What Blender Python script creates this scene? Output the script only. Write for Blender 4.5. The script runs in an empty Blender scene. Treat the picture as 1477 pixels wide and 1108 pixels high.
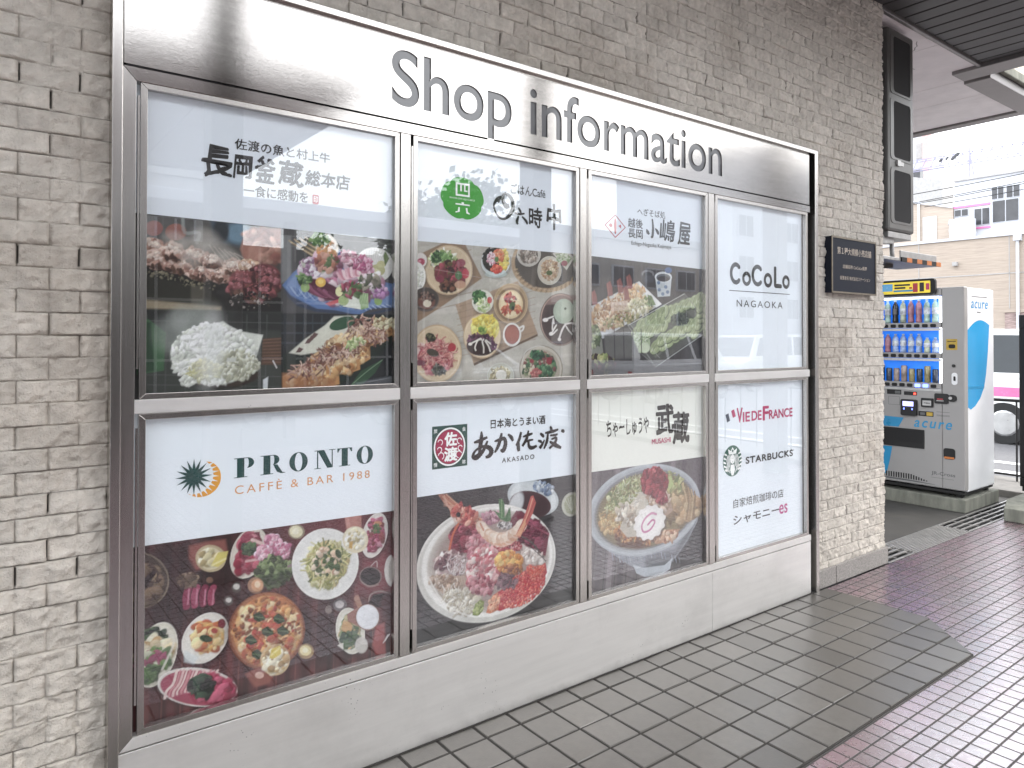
import bpy, bmesh, math, random
import numpy as np
from mathutils import Vector, Matrix
from mathutils.geometry import tessellate_polygon
# ------------------------------------------------------------ camera, sky, sun, exposure
U=.16                       # one paving tile of the raised strip = 0.16 m; everything below is laid out in tiles
sc=bpy.context.scene; COL=sc.collection
cam_d=bpy.data.cameras.new('camera'); cam=bpy.data.objects.new('camera',cam_d); COL.objects.link(cam); sc.camera=cam
F,CX,CY,YAW,PIT,ROL=1035.238,721.84,477.91,.6427213,.0109677,.0009787
fw=Vector((math.sin(YAW)*math.cos(PIT),math.cos(YAW)*math.cos(PIT),math.sin(PIT))); rt=Vector((math.cos(YAW),-math.sin(YAW),0)); up=rt.cross(fw)
rt,up=math.cos(ROL)*rt+math.sin(ROL)*up, -math.sin(ROL)*rt+math.cos(ROL)*up
cam.matrix_world=Matrix(((rt.x,up.x,-fw.x,-12.792286*U),(rt.y,up.y,-fw.y,-14.190848*U),(rt.z,up.z,-fw.z,9.238692*U),(0,0,0,1)))
cam_d.sensor_width=36; cam_d.lens=F/1477*36; cam_d.shift_x=(738.5-CX)/1477; cam_d.shift_y=-(554-CY)/1477; cam_d.clip_start=.05; cam_d.clip_end=2000
w=bpy.data.worlds.new('World'); sc.world=w; w.use_nodes=True; nt=w.node_tree; bg=nt.nodes['Background']
sky=nt.nodes.new('ShaderNodeTexSky'); sky.sky_type='NISHITA'; sky.sun_disc=False; SUN_EL,SUN_AZ=math.radians(52),math.radians(128)
sky.sun_elevation=SUN_EL; sky.sun_rotation=SUN_AZ; sky.air_density=1.6; sky.dust_density=5; sky.ozone_density=1
cl=nt.nodes.new('ShaderNodeMix'); cl.data_type='RGBA'; cl.inputs[0].default_value=.75; cl.inputs[7].default_value=(12.5,12.9,13.5,1)   # thin bright cloud over the clear sky
nt.links.new(sky.outputs[0],cl.inputs[6]); nt.links.new(cl.outputs[2],bg.inputs[0]); bg.inputs[1].default_value=.15
sd=bpy.data.lights.new('sun','SUN'); sd.energy=.6; sd.angle=math.radians(14); sd.color=(1,.96,.9); so=bpy.data.objects.new('sun',sd); COL.objects.link(so)
sv=Vector((math.sin(SUN_AZ)*math.cos(SUN_EL),math.cos(SUN_AZ)*math.cos(SUN_EL),math.sin(SUN_EL))); so.rotation_euler=sv.to_track_quat('Z','Y').to_euler()
sc.view_settings.view_transform='Standard'; sc.view_settings.look='None'; sc.view_settings.exposure=1.32; sc.view_settings.gamma=1
sc.render.engine='CYCLES'; sc.cycles.max_bounces=8; sc.cycles.transparent_max_bounces=12; sc.cycles.use_denoising=True; sc.cycles.sample_clamp_indirect=6
rnd=random.Random(5)
# ------------------------------------------------------------ materials
def L(*c): return tuple((x/12.92 if x<=.04045 else ((x+.055)/1.055)**2.4) for x in c)
def hx(h): return L(*[int(h[i:i+2],16)/255 for i in (0,2,4)])
class NT:
    def __init__(s,m): s.t=m.node_tree
    def n(s,k,**kw):
        x=s.t.nodes.new(k)
        for a,b in kw.items(): setattr(x,a,b)
        return x
    def l(s,a,b): s.t.links.new(a,b)
def mat(name,c,rough=.6,metal=0,var=.12,nscale=6,bump=.0,bscale=60,emit=0,spec=.5,rvar=.1,stretch=None,attr=None,dirt=0,coat=0,specks=0,foot=0):
    m=bpy.data.materials.new(name); m.use_nodes=True; N=NT(m); p=m.node_tree.nodes['Principled BSDF']
    tc=N.n('ShaderNodeTexCoord'); mp=N.n('ShaderNodeMapping'); N.l(tc.outputs['Object'],mp.inputs[0])
    if stretch: mp.inputs['Scale'].default_value=stretch
    nz=N.n('ShaderNodeTexNoise'); nz.inputs['Scale'].default_value=nscale; nz.inputs['Detail'].default_value=6; nz.inputs['Roughness'].default_value=.6; N.l(mp.outputs[0],nz.inputs['Vector'])
    mr=N.n('ShaderNodeMapRange'); mr.inputs[1].default_value=.3; mr.inputs[2].default_value=.7; mr.inputs[3].default_value=1-var; mr.inputs[4].default_value=1+var; N.l(nz.outputs[0],mr.inputs[0])
    mx=N.n('ShaderNodeVectorMath',operation='SCALE'); N.l(mr.outputs[0],mx.inputs['Scale'])
    if attr:
        at=N.n('ShaderNodeAttribute',attribute_name=attr); N.l(at.outputs['Color'],mx.inputs[0])
    else: mx.inputs[0].default_value=c[:3]
    out=mx.outputs[0]
    if dirt:
        n2=N.n('ShaderNodeTexNoise'); n2.inputs['Scale'].default_value=2.2; n2.inputs['Detail'].default_value=9; n2.inputs['Roughness'].default_value=.72; N.l(tc.outputs['Object'],n2.inputs['Vector'])
        r2=N.n('ShaderNodeMapRange'); r2.inputs[1].default_value=.5; r2.inputs[2].default_value=.75; r2.inputs[4].default_value=dirt; N.l(n2.outputs[0],r2.inputs[0])
        d=N.n('ShaderNodeMix',data_type='RGBA'); N.l(r2.outputs[0],d.inputs[0]); N.l(out,d.inputs[6]); d.inputs[7].default_value=(.09,.08,.065,1); out=d.outputs[2]
    if specks:          # small dark nicks and spots, gathered in patches
        n3=N.n('ShaderNodeTexVoronoi'); n3.inputs['Scale'].default_value=70; n3.inputs['Randomness'].default_value=1; N.l(tc.outputs['Object'],n3.inputs['Vector']); n4=N.n('ShaderNodeTexNoise'); n4.inputs['Scale'].default_value=5; n4.inputs['Detail'].default_value=4; N.l(tc.outputs['Object'],n4.inputs['Vector'])
        th=N.n('ShaderNodeMapRange'); th.inputs[1].default_value=.5; th.inputs[2].default_value=.72; th.inputs[4].default_value=.15; N.l(n4.outputs[0],th.inputs[0]); ls=N.n('ShaderNodeMath',operation='LESS_THAN'); N.l(n3.outputs['Distance'],ls.inputs[0]); N.l(th.outputs[0],ls.inputs[1]); k_=N.n('ShaderNodeMath',operation='MULTIPLY'); k_.inputs[1].default_value=specks; N.l(ls.outputs[0],k_.inputs[0])
        d=N.n('ShaderNodeMix',data_type='RGBA'); N.l(k_.outputs[0],d.inputs[0]); N.l(out,d.inputs[6]); d.inputs[7].default_value=(.06,.055,.05,1); out=d.outputs[2]
    if foot:            # splash dirt kicked up from the paving
        sx=N.n('ShaderNodeSeparateXYZ'); N.l(tc.outputs['Object'],sx.inputs[0]); n5=N.n('ShaderNodeTexNoise'); n5.inputs['Scale'].default_value=9; n5.inputs['Detail'].default_value=8; n5.inputs['Roughness'].default_value=.7; N.l(tc.outputs['Object'],n5.inputs['Vector'])
        a_=N.n('ShaderNodeMath',operation='MULTIPLY_ADD'); a_.inputs[1].default_value=foot*1.6; a_.inputs[2].default_value=-foot*.3; N.l(n5.outputs[0],a_.inputs[0]); r5=N.n('ShaderNodeMath',operation='SUBTRACT'); N.l(a_.outputs[0],r5.inputs[0]); N.l(sx.outputs['Z'],r5.inputs[1]); r6=N.n('ShaderNodeMapRange'); r6.inputs[1].default_value=-.02; r6.inputs[2].default_value=.05; r6.inputs[4].default_value=.6; N.l(r5.outputs[0],r6.inputs[0])
        d=N.n('ShaderNodeMix',data_type='RGBA'); N.l(r6.outputs[0],d.inputs[0]); N.l(out,d.inputs[6]); d.inputs[7].default_value=(.13,.12,.105,1); out=d.outputs[2]
    N.l(out,p.inputs['Base Color'])
    rr=N.n('ShaderNodeMapRange'); rr.inputs[3].default_value=max(.02,rough-rvar); rr.inputs[4].default_value=min(1,rough+rvar); N.l(nz.outputs[0],rr.inputs[0]); N.l(rr.outputs[0],p.inputs['Roughness'])
    p.inputs['Metallic'].default_value=metal; p.inputs['Specular IOR Level'].default_value=spec; p.inputs['Coat Weight'].default_value=coat
    if bump:
        nb=N.n('ShaderNodeTexNoise'); nb.inputs['Scale'].default_value=bscale; nb.inputs['Detail'].default_value=5; N.l(mp.outputs[0],nb.inputs['Vector'])
        b=N.n('ShaderNodeBump'); b.inputs['Strength'].default_value=bump; b.inputs['Distance'].default_value=.004; N.l(nb.outputs[0],b.inputs['Height']); N.l(b.outputs[0],p.inputs['Normal'])
    if emit: N.l(out,p.inputs['Emission Color']); p.inputs['Emission Strength'].default_value=emit
    return m
def glass(name,ior=1.5,tint=(.98,.985,.985),boost=1.0,rough=.0):
    m=bpy.data.materials.new(name); m.use_nodes=True; N=NT(m); t=m.node_tree; t.nodes.remove(t.nodes['Principled BSDF'])
    ge=N.n('ShaderNodeNewGeometry'); dt=N.n('ShaderNodeVectorMath',operation='DOT_PRODUCT'); N.l(ge.outputs['Normal'],dt.inputs[0]); N.l(ge.outputs['Incoming'],dt.inputs[1])
    ab=N.n('ShaderNodeMath',operation='ABSOLUTE'); N.l(dt.outputs['Value'],ab.inputs[0]); om=N.n('ShaderNodeMath',operation='SUBTRACT'); om.inputs[0].default_value=1; N.l(ab.outputs[0],om.inputs[1]); pw=N.n('ShaderNodeMath',operation='POWER'); N.l(om.outputs[0],pw.inputs[0]); pw.inputs[1].default_value=5
    k=N.n('ShaderNodeMath',operation='MULTIPLY_ADD',use_clamp=True); N.l(pw.outputs[0],k.inputs[0]); k.inputs[1].default_value=.95*boost; k.inputs[2].default_value=.043*boost   # reflectance from the facing angle
    tr=N.n('ShaderNodeBsdfTransparent'); tr.inputs[0].default_value=(*tint,1); gl=N.n('ShaderNodeBsdfGlossy'); gl.inputs['Roughness'].default_value=rough; gl.inputs[0].default_value=(.97,.98,1,1)
    nz=N.n('ShaderNodeTexNoise'); nz.inputs['Scale'].default_value=1.6; tc=N.n('ShaderNodeTexCoord'); N.l(tc.outputs['Object'],nz.inputs['Vector']); b=N.n('ShaderNodeBump'); b.inputs['Strength'].default_value=.05; b.inputs['Distance'].default_value=.004; N.l(nz.outputs[0],b.inputs['Height']); N.l(b.outputs[0],gl.inputs['Normal'])
    mx=N.n('ShaderNodeMixShader'); N.l(k.outputs[0],mx.inputs[0]); N.l(tr.outputs[0],mx.inputs[1]); N.l(gl.outputs[0],mx.inputs[2]); N.l(mx.outputs[0],t.nodes['Material Output'].inputs[0])
    return m
# ------------------------------------------------------------ mesh helpers (all in tile units)
ROOT={}
def rootloc(p):
    return ROOT.get(p.name,Vector((0,0,0))) if p else Vector((0,0,0))
def link(name,me,parent=None,m=None):
    o=bpy.data.objects.new(name,me); COL.objects.link(o)
    if parent: o.parent=parent; ROOT[o.name]=rootloc(parent)
    if m:
        if isinstance(m,(list,tuple)):
            for q in m: me.materials.append(q)
        else: me.materials.append(m)
    return o
def tag(o,label,cat,group=None):
    o['label']=label; o['category']=cat
    if group: o['group']=group
    return o
def thing(name,label,cat,loc,group=None):
    o=bpy.data.objects.new(name,None); COL.objects.link(o); o.empty_display_size=.1; v=Vector(loc); o.location=v*U; ROOT[o.name]=v
    return tag(o,label,cat,group)
def struct(o,label=None):
    o['kind']='structure'; return o
class MB:
    def __init__(s): s.v=[]; s.f=[]
    def add(s,vs,fs):
        k=len(s.v); s.v+=[tuple(p) for p in vs]; s.f+=[tuple(i+k for i in q) for q in fs]; return s
    def box(s,x0,x1,y0,y1,z0,z1):
        return s.add([(x,y,z) for z in (z0,z1) for y in (y0,y1) for x in (x0,x1)],[(0,2,3,1),(4,5,7,6),(0,1,5,4),(2,6,7,3),(0,4,6,2),(1,3,7,5)])
    def obox(s,c,ax,ay,az): # oriented box: centre and three half vectors
        c,ax,ay,az=map(Vector,(c,ax,ay,az)); return s.add([c+i*ax+j*ay+k*az for k in (-1,1) for j in (-1,1) for i in (-1,1)],[(0,2,3,1),(4,5,7,6),(0,1,5,4),(2,6,7,3),(0,4,6,2),(1,3,7,5)])
    def beam(s,a,b,w,h=None,upv=(0,0,1)):
        a,b=Vector(a),Vector(b); d=(b-a); n=d.normalized(); u=Vector(upv)
        if abs(n.dot(u))>.95: u=Vector((1,0,0))
        r=n.cross(u).normalized(); u=r.cross(n); return s.obox((a+b)/2,d/2,r*(w/2),u*((h or w)/2))
    def tube(s,pts,r,n=10,cap=True):
        pts=[Vector(p) for p in pts]; rr=r if isinstance(r,(list,tuple)) else [r]*len(pts); vs=[]; fs=[]
        for i,p in enumerate(pts):
            d=(pts[min(i+1,len(pts)-1)]-pts[max(i-1,0)]).normalized(); a=d.orthogonal().normalized() if abs(d.z)>.9 else d.cross(Vector((0,0,1))).normalized(); b=d.cross(a)
            vs+=[p+rr[i]*(math.cos(t)*a+math.sin(t)*b) for t in [2*math.pi*k/n for k in range(n)]]
        for i in range(len(pts)-1): fs+=[(i*n+k,i*n+(k+1)%n,(i+1)*n+(k+1)%n,(i+1)*n+k) for k in range(n)]
        if cap: fs+=[tuple(range(n-1,-1,-1)),tuple((len(pts)-1)*n+k for k in range(n))]
        return s.add(vs,fs)
    def lathe(s,c,prof,n=14): # profile (r,z) about the vertical
        return s.tube([(c[0],c[1],c[2]+z) for r,z in prof],[max(r,.001) for r,z in prof],n)
    def prism(s,pts,axis,a,b): # polygon extruded along an axis; pts in the other two
        n=len(pts); g={'x':lambda p,t:(t,p[0],p[1]),'y':lambda p,t:(p[0],t,p[1]),'z':lambda p,t:(p[0],p[1],t)}[axis]
        return s.add([g(p,a) for p in pts]+[g(p,b) for p in pts],[tuple(range(n)),tuple(range(2*n-1,n-1,-1))]+[(i,i+n,(i+1)%n+n,(i+1)%n) for i in range(n)])
    def build(s,name,m,parent=None,smooth=False,bevel=0,fix=True):
        o0=rootloc(parent); me=bpy.data.meshes.new(name); me.from_pydata([((x-o0.x)*U,(y-o0.y)*U,(z-o0.z)*U) for x,y,z in s.v],[],s.f)
        if fix:
            b=bmesh.new(); b.from_mesh(me); bmesh.ops.recalc_face_normals(b,faces=b.faces); b.to_mesh(me); b.free()
        if smooth: me.polygons.foreach_set('use_smooth',[True]*len(me.polygons))
        o=link(name,me,parent,m)
        if bevel:
            q=o.modifiers.new('bevel','BEVEL'); q.width=bevel*U; q.segments=2; q.limit_method='ANGLE'; q.harden_normals=False
        return o
def rrect(x0,x1,z0,z1,r,n=5):
    p=[]
    for cx,cz,a in ((x1-r,z1-r,0),(x0+r,z1-r,90),(x0+r,z0+r,180),(x1-r,z0+r,270)): p+=[(cx+r*math.cos(math.radians(a+90*k/n)),cz+r*math.sin(math.radians(a+90*k/n))) for k in range(n+1)]
    return p
# flat shapes on a plane: A=(origin), the plane is given by a function (u,v)->(x,y,z)
def wallplane(y): return lambda u,v:(u,y,v)
def frontplane(x): return lambda u,v:(x,-u,v)           # faces -x, u = -y
def flat(polys,pl,name,m,parent,step=0):
    b=MB()
    for i,p in enumerate(polys): b.add([(x,y-step*i,z) for x,y,z in (pl(*q) for q in p)],[tuple(range(len(p)))])
    o0=rootloc(parent); F2=[]
    for p,f in zip(polys,b.f):
        if len(f)<5: F2.append(f)
        else: F2+=[tuple(f[i] for i in t) for t in tessellate_polygon([[Vector((q[0],q[1],0)) for q in p]])]
    me=bpy.data.meshes.new(name); me.from_pydata([((x-o0.x)*U,(y-o0.y)*U,(z-o0.z)*U) for x,y,z in b.v],[],F2)
    return link(name,me,parent,m)
def ring(cx,cz,rx,rz,ix,iz,a0=0,a1=360,n=48,dx=0):
    out=[]
    for k in range(n):
        a=math.radians(a0+(a1-a0)*k/n); b=math.radians(a0+(a1-a0)*(k+1)/n)
        out.append([(cx+rx*math.cos(a),cz+rz*math.sin(a)),(cx+rx*math.cos(b),cz+rz*math.sin(b)),(cx+dx+ix*math.cos(b),cz+iz*math.sin(b)),(cx+dx+ix*math.cos(a),cz+iz*math.sin(a))])
    return out
def disc(cx,cz,rx,rz,n=40,a0=0,a1=360): return [(cx+rx*math.cos(math.radians(a0+(a1-a0)*k/n)),cz+rz*math.sin(math.radians(a0+(a1-a0)*k/n))) for k in range(n+(0 if a1-a0==360 else 1))]
def rect(x0,x1,z0,z1): return [(x0,z0),(x1,z0),(x1,z1),(x0,z1)]
def text(body,r,pl,m,parent,name='lettering',weight=0,brush=0,shear=0,slope=0,spacing=1,seed=0):
    c=bpy.data.curves.new('t','FONT'); c.body=body; c.size=1; c.offset=weight if weight<.014 else 0; c.space_character=spacing; c.resolution_u=5; c.fill_mode='FRONT'
    o=bpy.data.objects.new('t',c); COL.objects.link(o); dg=bpy.context.evaluated_depsgraph_get(); me=bpy.data.meshes.new_from_object(o.evaluated_get(dg)); bpy.data.objects.remove(o); bpy.data.curves.remove(c)
    n=len(me.vertices); co=np.zeros(n*3); me.vertices.foreach_get('co',co); co=co.reshape(-1,3); x,y=co[:,0].copy(),co[:,1].copy()
    if brush:
        s=seed; d1=np.sin(x*9+y*7+s)*np.sin(y*11-x*4+s*2); d2=np.sin(x*23-y*19+s)*np.cos(y*27+x*15); x+=brush*(.7*d1+.5*d2); y+=brush*(.7*np.cos(x*8-y*9+s)*np.sin(x*5+s)+.5*d2)
    x+=shear*y; wx=x.copy(); wy=y.copy(); u=(x-x.min())/(x.max()-x.min()); v=(y-y.min())/(y.max()-y.min()); X=r[0]+u*(r[1]-r[0]); Z=r[2]+v*(r[3]-r[2])+slope*u
    o0=rootloc(parent); fs=[tuple(p.vertices) for p in me.polygons]; bpy.data.meshes.remove(me); V=[]; Fs=[]; sx=(r[1]-r[0])/max(1e-6,x.max()-x.min()); sz=(r[3]-r[2])/max(1e-6,y.max()-y.min())
    K=[(0,0)] if weight<.014 else [(weight*.8*math.cos(a),weight*.8*math.sin(a)) for a in [k*math.pi/4+.3 for k in range(8)]]      # bold: stacked, slightly shifted impressions
    for j,(ox,oy) in enumerate(K):
        k0=len(V); A=np.array([pl(a+ox*sx,b+oy*sz) for a,b in zip(X,Z)]); Q=np.array(pl(0,0))
        nrm=Vector(pl(0,1))-Vector(pl(0,0)); nrm=(Vector(pl(1,0))-Vector(pl(0,0))).cross(nrm); A=A+np.array(nrm)*(.00025*j)-np.array(o0); V+=[tuple(q) for q in A*U]; Fs+=[tuple(i+k0 for i in f) for f in fs]
    me=bpy.data.meshes.new(name); me.from_pydata(V,[],Fs)
    return link(name,me,parent,m)
def copy_tree(o,parent=None):
    c=o.copy(); COL.objects.link(c)
    if parent: c.parent=parent
    for ch in list(o.children): copy_tree(ch,c)
    return c
# ------------------------------------------------------------ material set
M={}
M['steel']=mat('brushed_steel',(.44,.418,.395),.10,1,.05,60,.03,900,stretch=(.04,.04,1),rvar=.03,dirt=.08,specks=.35)
M['steelv']=mat('brushed_steel_upright',(.50,.475,.45),.24,1,.05,70,.05,900,stretch=(1,1,.03),rvar=.05,dirt=.05)
M['kick']=mat('scuffed_steel',(.72,.705,.685),.40,.6,.06,26,.10,500,stretch=(.08,.08,1),rvar=.12,dirt=.14,specks=.7,foot=.035)
M['black']=mat('black_gap',(.012,.011,.010),.7)
M['acryl']=mat('grey_acrylic',(.13,.13,.135),.12,0,.04,spec=.7,rvar=.03)
M['pane']=glass('window_glass',1.52,boost=1.4)
M['white']=mat('poster_white',hx('e4eaf0'),.5,0,.02,3,emit=.05,rvar=.05)
M['cream']=mat('poster_cream',hx('e6e7e0'),.5,0,.02,3,emit=.04,rvar=.05)
M['bluew']=mat('poster_pale_blue',hx('dde3ea'),.5,0,.02,3,emit=.04,rvar=.05)
M['photo']=mat('poster_photo',(1,1,1),.5,0,.0,attr='Col',emit=.04,rvar=.03)
for k,h in dict(ink='1d1a1a',brown='2c2420',green='1f4744',orange='dd9c3a',oran2='d49a66',leaf='3f9a36',red='a8323c',logored='a02148',logogreen='27493f',maroon='b02a5e',navy='1c2440',paper='f3f4f2',sbux='21594a',sbink='2c2a28',magenta='b33a7d',pink='d8588a').items(): M[k]=mat('print_'+k,hx(h),.5,0,.03,emit=.05)
M['stone']=mat('split_stone',(1,1,1),.9,0,.10,22,.9,190,attr='Col',spec=.25)
M['granite']=mat('granite',(.25,.235,.22),.6,0,.45,110,.1,200,dirt=.25)
M['conc']=mat('concrete',(.20,.19,.175),.85,0,.22,9,.3,80,dirt=.3)
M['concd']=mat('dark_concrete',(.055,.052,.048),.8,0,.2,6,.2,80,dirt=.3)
M['mossy']=mat('mossy_concrete',(.20,.20,.165),.9,0,.35,14,.5,60,dirt=.5,stretch=(1,1,.25))
M['asph']=mat('asphalt',(.13,.128,.13),.85,0,.2,30,.4,150)
M['paint']=mat('road_paint',(.75,.75,.73),.7)
M['galv']=mat('galvanised',(.42,.41,.40),.45,.9,.15,20,.1,100,dirt=.15)
M['cab']=mat('cabinet_paint',(.13,.125,.117),.4,.3,.1,12,.05,80,dirt=.12)
M['mesh']=mat('dark_mesh',(.016,.015,.015),.85,0,.2,30)
M['soffit']=mat('slat_soffit',(.05,.046,.045),.5,.2,.12,5,.05,40)
M['panel']=mat('soffit_panel',(.74,.69,.69),.7,0,.07,4,.1,60,dirt=.12)
M['beam']=mat('beam_steel',(.22,.205,.20),.45,.6,.12,8,dirt=.15)
M['rough']=mat('roughcast',(.62,.56,.46),.9,0,.15,40,.8,120)
M['vshade']=mat('vending_front_shade',(.31,.297,.285),.32,0,.03,4,.02,40,coat=.2)  # white front, with the shade on it put into this grey
M['vside']=mat('vending_side',(.80,.80,.80),.22,0,.03,4,.03,12,coat=.4)
M['vblue']=mat('vending_blue',hx('2f9bd0'),.25,0,.12,1.2,coat=.4)
M['vteal']=mat('vending_teal',hx('1c86b4'),.3)
M['vlit']=mat('lit_blue_back',hx('1a6fd8'),.4,0,.25,3,emit=.35)
M['vlamp']=mat('lamp_tube',(.9,.95,1),.4,emit=1.6)
M['vtext']=mat('print_blue',hx('2a86b8'),.4)
M['vgrey']=mat('print_grey',hx('5a5a5a'),.4)
M['yel']=mat('sticker_yellow',hx('b99a3a'),.5,0,.15,30)
M['yelsign']=mat('sign_yellow',hx('c9b22e'),.4,0,.1,20,emit=.3)
M['org']=mat('hazard_orange',hx('c2743c'),.6,0,.2,40)
M['led']=mat('led_red',(1,.05,.03),.4,emit=2); M['ledb']=mat('led_blue',(.1,.15,1),.4,emit=2.5); M['lcd']=mat('lcd_screen',hx('a8a8e8'),.3,emit=.8)
M['tan']=mat('tan_siding',(.42,.35,.29),.8,0,.16,9,.8,14,stretch=(1,.25,6),dirt=.12)
M['brownst']=mat('brown_stone',(.33,.25,.23),.85,0,.5,14,.6,20,stretch=(1,.5,3))
M['bwhite']=mat('white_wall',(.55,.56,.59),.7,0,.06,3)
M['bgrey']=mat('grey_wall',(.42,.41,.40),.8,0,.12,5)
M['bbeige']=mat('beige_wall',(.50,.45,.40),.8,0,.12,5)
M['bpink']=mat('pink_wall',(.62,.40,.38),.8,0,.1,5)
M['wdark']=mat('window_dark',(.05,.05,.055),.12,0,.3,3)
M['iron']=mat('black_iron',(.02,.019,.019),.4,.5)
M['truss']=mat('truss_steel',(.33,.32,.42),.5,.5)
M['carw']=mat('car_white',(.80,.80,.80),.2,0,.02,coat=.8); M['card']=mat('car_dark',(.05,.05,.06),.2,0,.05,coat=.8); M['cars']=mat('car_silver',(.45,.46,.48),.25,.6,.04,coat=.8)
M['carpink']=mat('car_pink',hx('d070a0'),.25,coat=.6); M['tyre']=mat('tyre',(.02,.02,.02),.8); M['rim']=mat('rim',(.5,.5,.5),.3,.9); M['cglass']=mat('car_glass',(.02,.025,.03),.05,0,.1)
M['lampr']=mat('tail_lamp',(.5,.02,.02),.2); M['lampw']=mat('head_lamp',(.8,.8,.8),.1)
M['bark']=mat('bark',(.12,.085,.06),.9,0,.3,20,.8,40); M['leaf2']=mat('foliage',(.05,.085,.03),.6,0,.45,5)
M['plaq']=mat('plaque_navy',(.012,.015,.026),.6,0,.15,30,spec=.2); M['brass']=mat('plaque_edge',(.22,.19,.15),.4,.8,.2,30); M['plqtxt']=mat('plaque_letters',(.42,.36,.30),.5,.4)
def tile_floor():
    m=bpy.data.materials.new('purple_tile_floor'); m.use_nodes=True; N=NT(m); p=m.node_tree.nodes['Principled BSDF']; tc=N.n('ShaderNodeTexCoord'); mp=N.n('ShaderNodeMapping'); N.l(tc.outputs['Object'],mp.inputs[0]); mp.inputs['Location'].default_value=(-5.84*U,6.035*U,0)
    br=N.n('ShaderNodeTexBrick',offset=0,squash=1); br.inputs['Scale'].default_value=1; br.inputs['Brick Width'].default_value=.4668*U; br.inputs['Row Height'].default_value=.4425*U; br.inputs['Mortar Size'].default_value=.027*U; br.inputs['Mortar Smooth'].default_value=.25
    br.inputs['Color1'].default_value=(*hx('6b3f50'),1); br.inputs['Color2'].default_value=(*hx('4f2f3c'),1); br.inputs['Mortar'].default_value=(.022,.019,.018,1); N.l(mp.outputs[0],br.inputs['Vector'])
    nz=N.n('ShaderNodeTexNoise'); nz.inputs['Scale'].default_value=1.1; nz.inputs['Detail'].default_value=8; nz.inputs['Roughness'].default_value=.65; N.l(tc.outputs['Object'],nz.inputs['Vector'])
    r=N.n('ShaderNodeMapRange'); r.inputs[1].default_value=.46; r.inputs[2].default_value=.68; r.inputs[4].default_value=.35; N.l(nz.outputs[0],r.inputs[0]); mx=N.n('ShaderNodeMix',data_type='RGBA'); N.l(r.outputs[0],mx.inputs[0]); N.l(br.outputs[0],mx.inputs[6]); mx.inputs[7].default_value=(*hx('6a605c'),1)
    n2=N.n('ShaderNodeTexNoise'); n2.inputs['Scale'].default_value=45; n2.inputs['Detail'].default_value=4; N.l(tc.outputs['Object'],n2.inputs['Vector']); r2=N.n('ShaderNodeMapRange'); r2.inputs[3].default_value=.8; r2.inputs[4].default_value=1.2; N.l(n2.outputs[0],r2.inputs[0]); sc_=N.n('ShaderNodeVectorMath',operation='SCALE'); N.l(mx.outputs[2],sc_.inputs[0]); N.l(r2.outputs[0],sc_.inputs['Scale']); N.l(sc_.outputs[0],p.inputs['Base Color'])
    rg=N.n('ShaderNodeMapRange'); rg.inputs[3].default_value=.2; rg.inputs[4].default_value=.36; N.l(n2.outputs[0],rg.inputs[0]); ra=N.n('ShaderNodeMath',operation='MULTIPLY_ADD'); ra.inputs[1].default_value=.45; N.l(br.outputs[1],ra.inputs[0]); N.l(rg.outputs[0],ra.inputs[2]); N.l(ra.outputs[0],p.inputs['Roughness'])
    iv=N.n('ShaderNodeMath',operation='SUBTRACT'); iv.inputs[0].default_value=1; N.l(br.outputs[1],iv.inputs[1]); b=N.n('ShaderNodeBump'); b.inputs['Strength'].default_value=.7; b.inputs['Distance'].default_value=.002; N.l(iv.outputs[0],b.inputs['Height']); N.l(b.outputs[0],p.inputs['Normal']); p.inputs['Specular IOR Level'].default_value=1.0; p.inputs['Coat IOR'].default_value=2.9; N.l(iv.outputs[0],p.inputs['Coat Weight']); N.l(ra.outputs[0],p.inputs['Coat Roughness']); N.l(b.outputs[0],p.inputs['Coat Normal'])
    return m
M['purple']=tile_floor()
M['gtile']=mat('grey_tile',(1,1,1),.34,0,.16,28,.15,160,attr='Col',spec=1.0,rvar=.1,dirt=.25,specks=.6)
M['grout']=mat('grout',(.035,.032,.029),.9)
M['roofw']=mat('roof_white',(.85,.86,.87),.6,0,.05,3)
# ------------------------------------------------------------ painter for the printed food photographs
def hexlin(h):
    c=[int(h[i:i+2],16)/255 for i in (0,2,4)]
    return np.array([x/12.92 if x<=.04045 else ((x+.055)/1.055)**2.4 for x in c],np.float32)
def fbm2(h,w,rng,base=4,octv=6,per=.55):
    out=np.zeros((h,w),np.float32); a=1.; tot=0
    for o in range(octv):
        n=base*2**o; nh=min(h,n)+2; nw=min(w,int(n*w/h)+1)+2
        g=rng.random((nh,nw)).astype(np.float32)
        y=np.linspace(0,nh-1.001,h); x=np.linspace(0,nw-1.001,w)
        y0=y.astype(int); x0=x.astype(int); fy=(y-y0)[:,None]; fx=(x-x0)[None]
        fy=fy*fy*(3-2*fy); fx=fx*fx*(3-2*fx)
        A=g[y0][:,x0]*(1-fx)+g[y0][:,np.minimum(x0+1,nw-1)]*fx; B=g[np.minimum(y0+1,nh-1)][:,x0]*(1-fx)+g[np.minimum(y0+1,nh-1)][:,np.minimum(x0+1,nw-1)]*fx
        out+=a*(A*(1-fy)+B*fy); tot+=a; a*=per
    return out/tot
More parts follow.
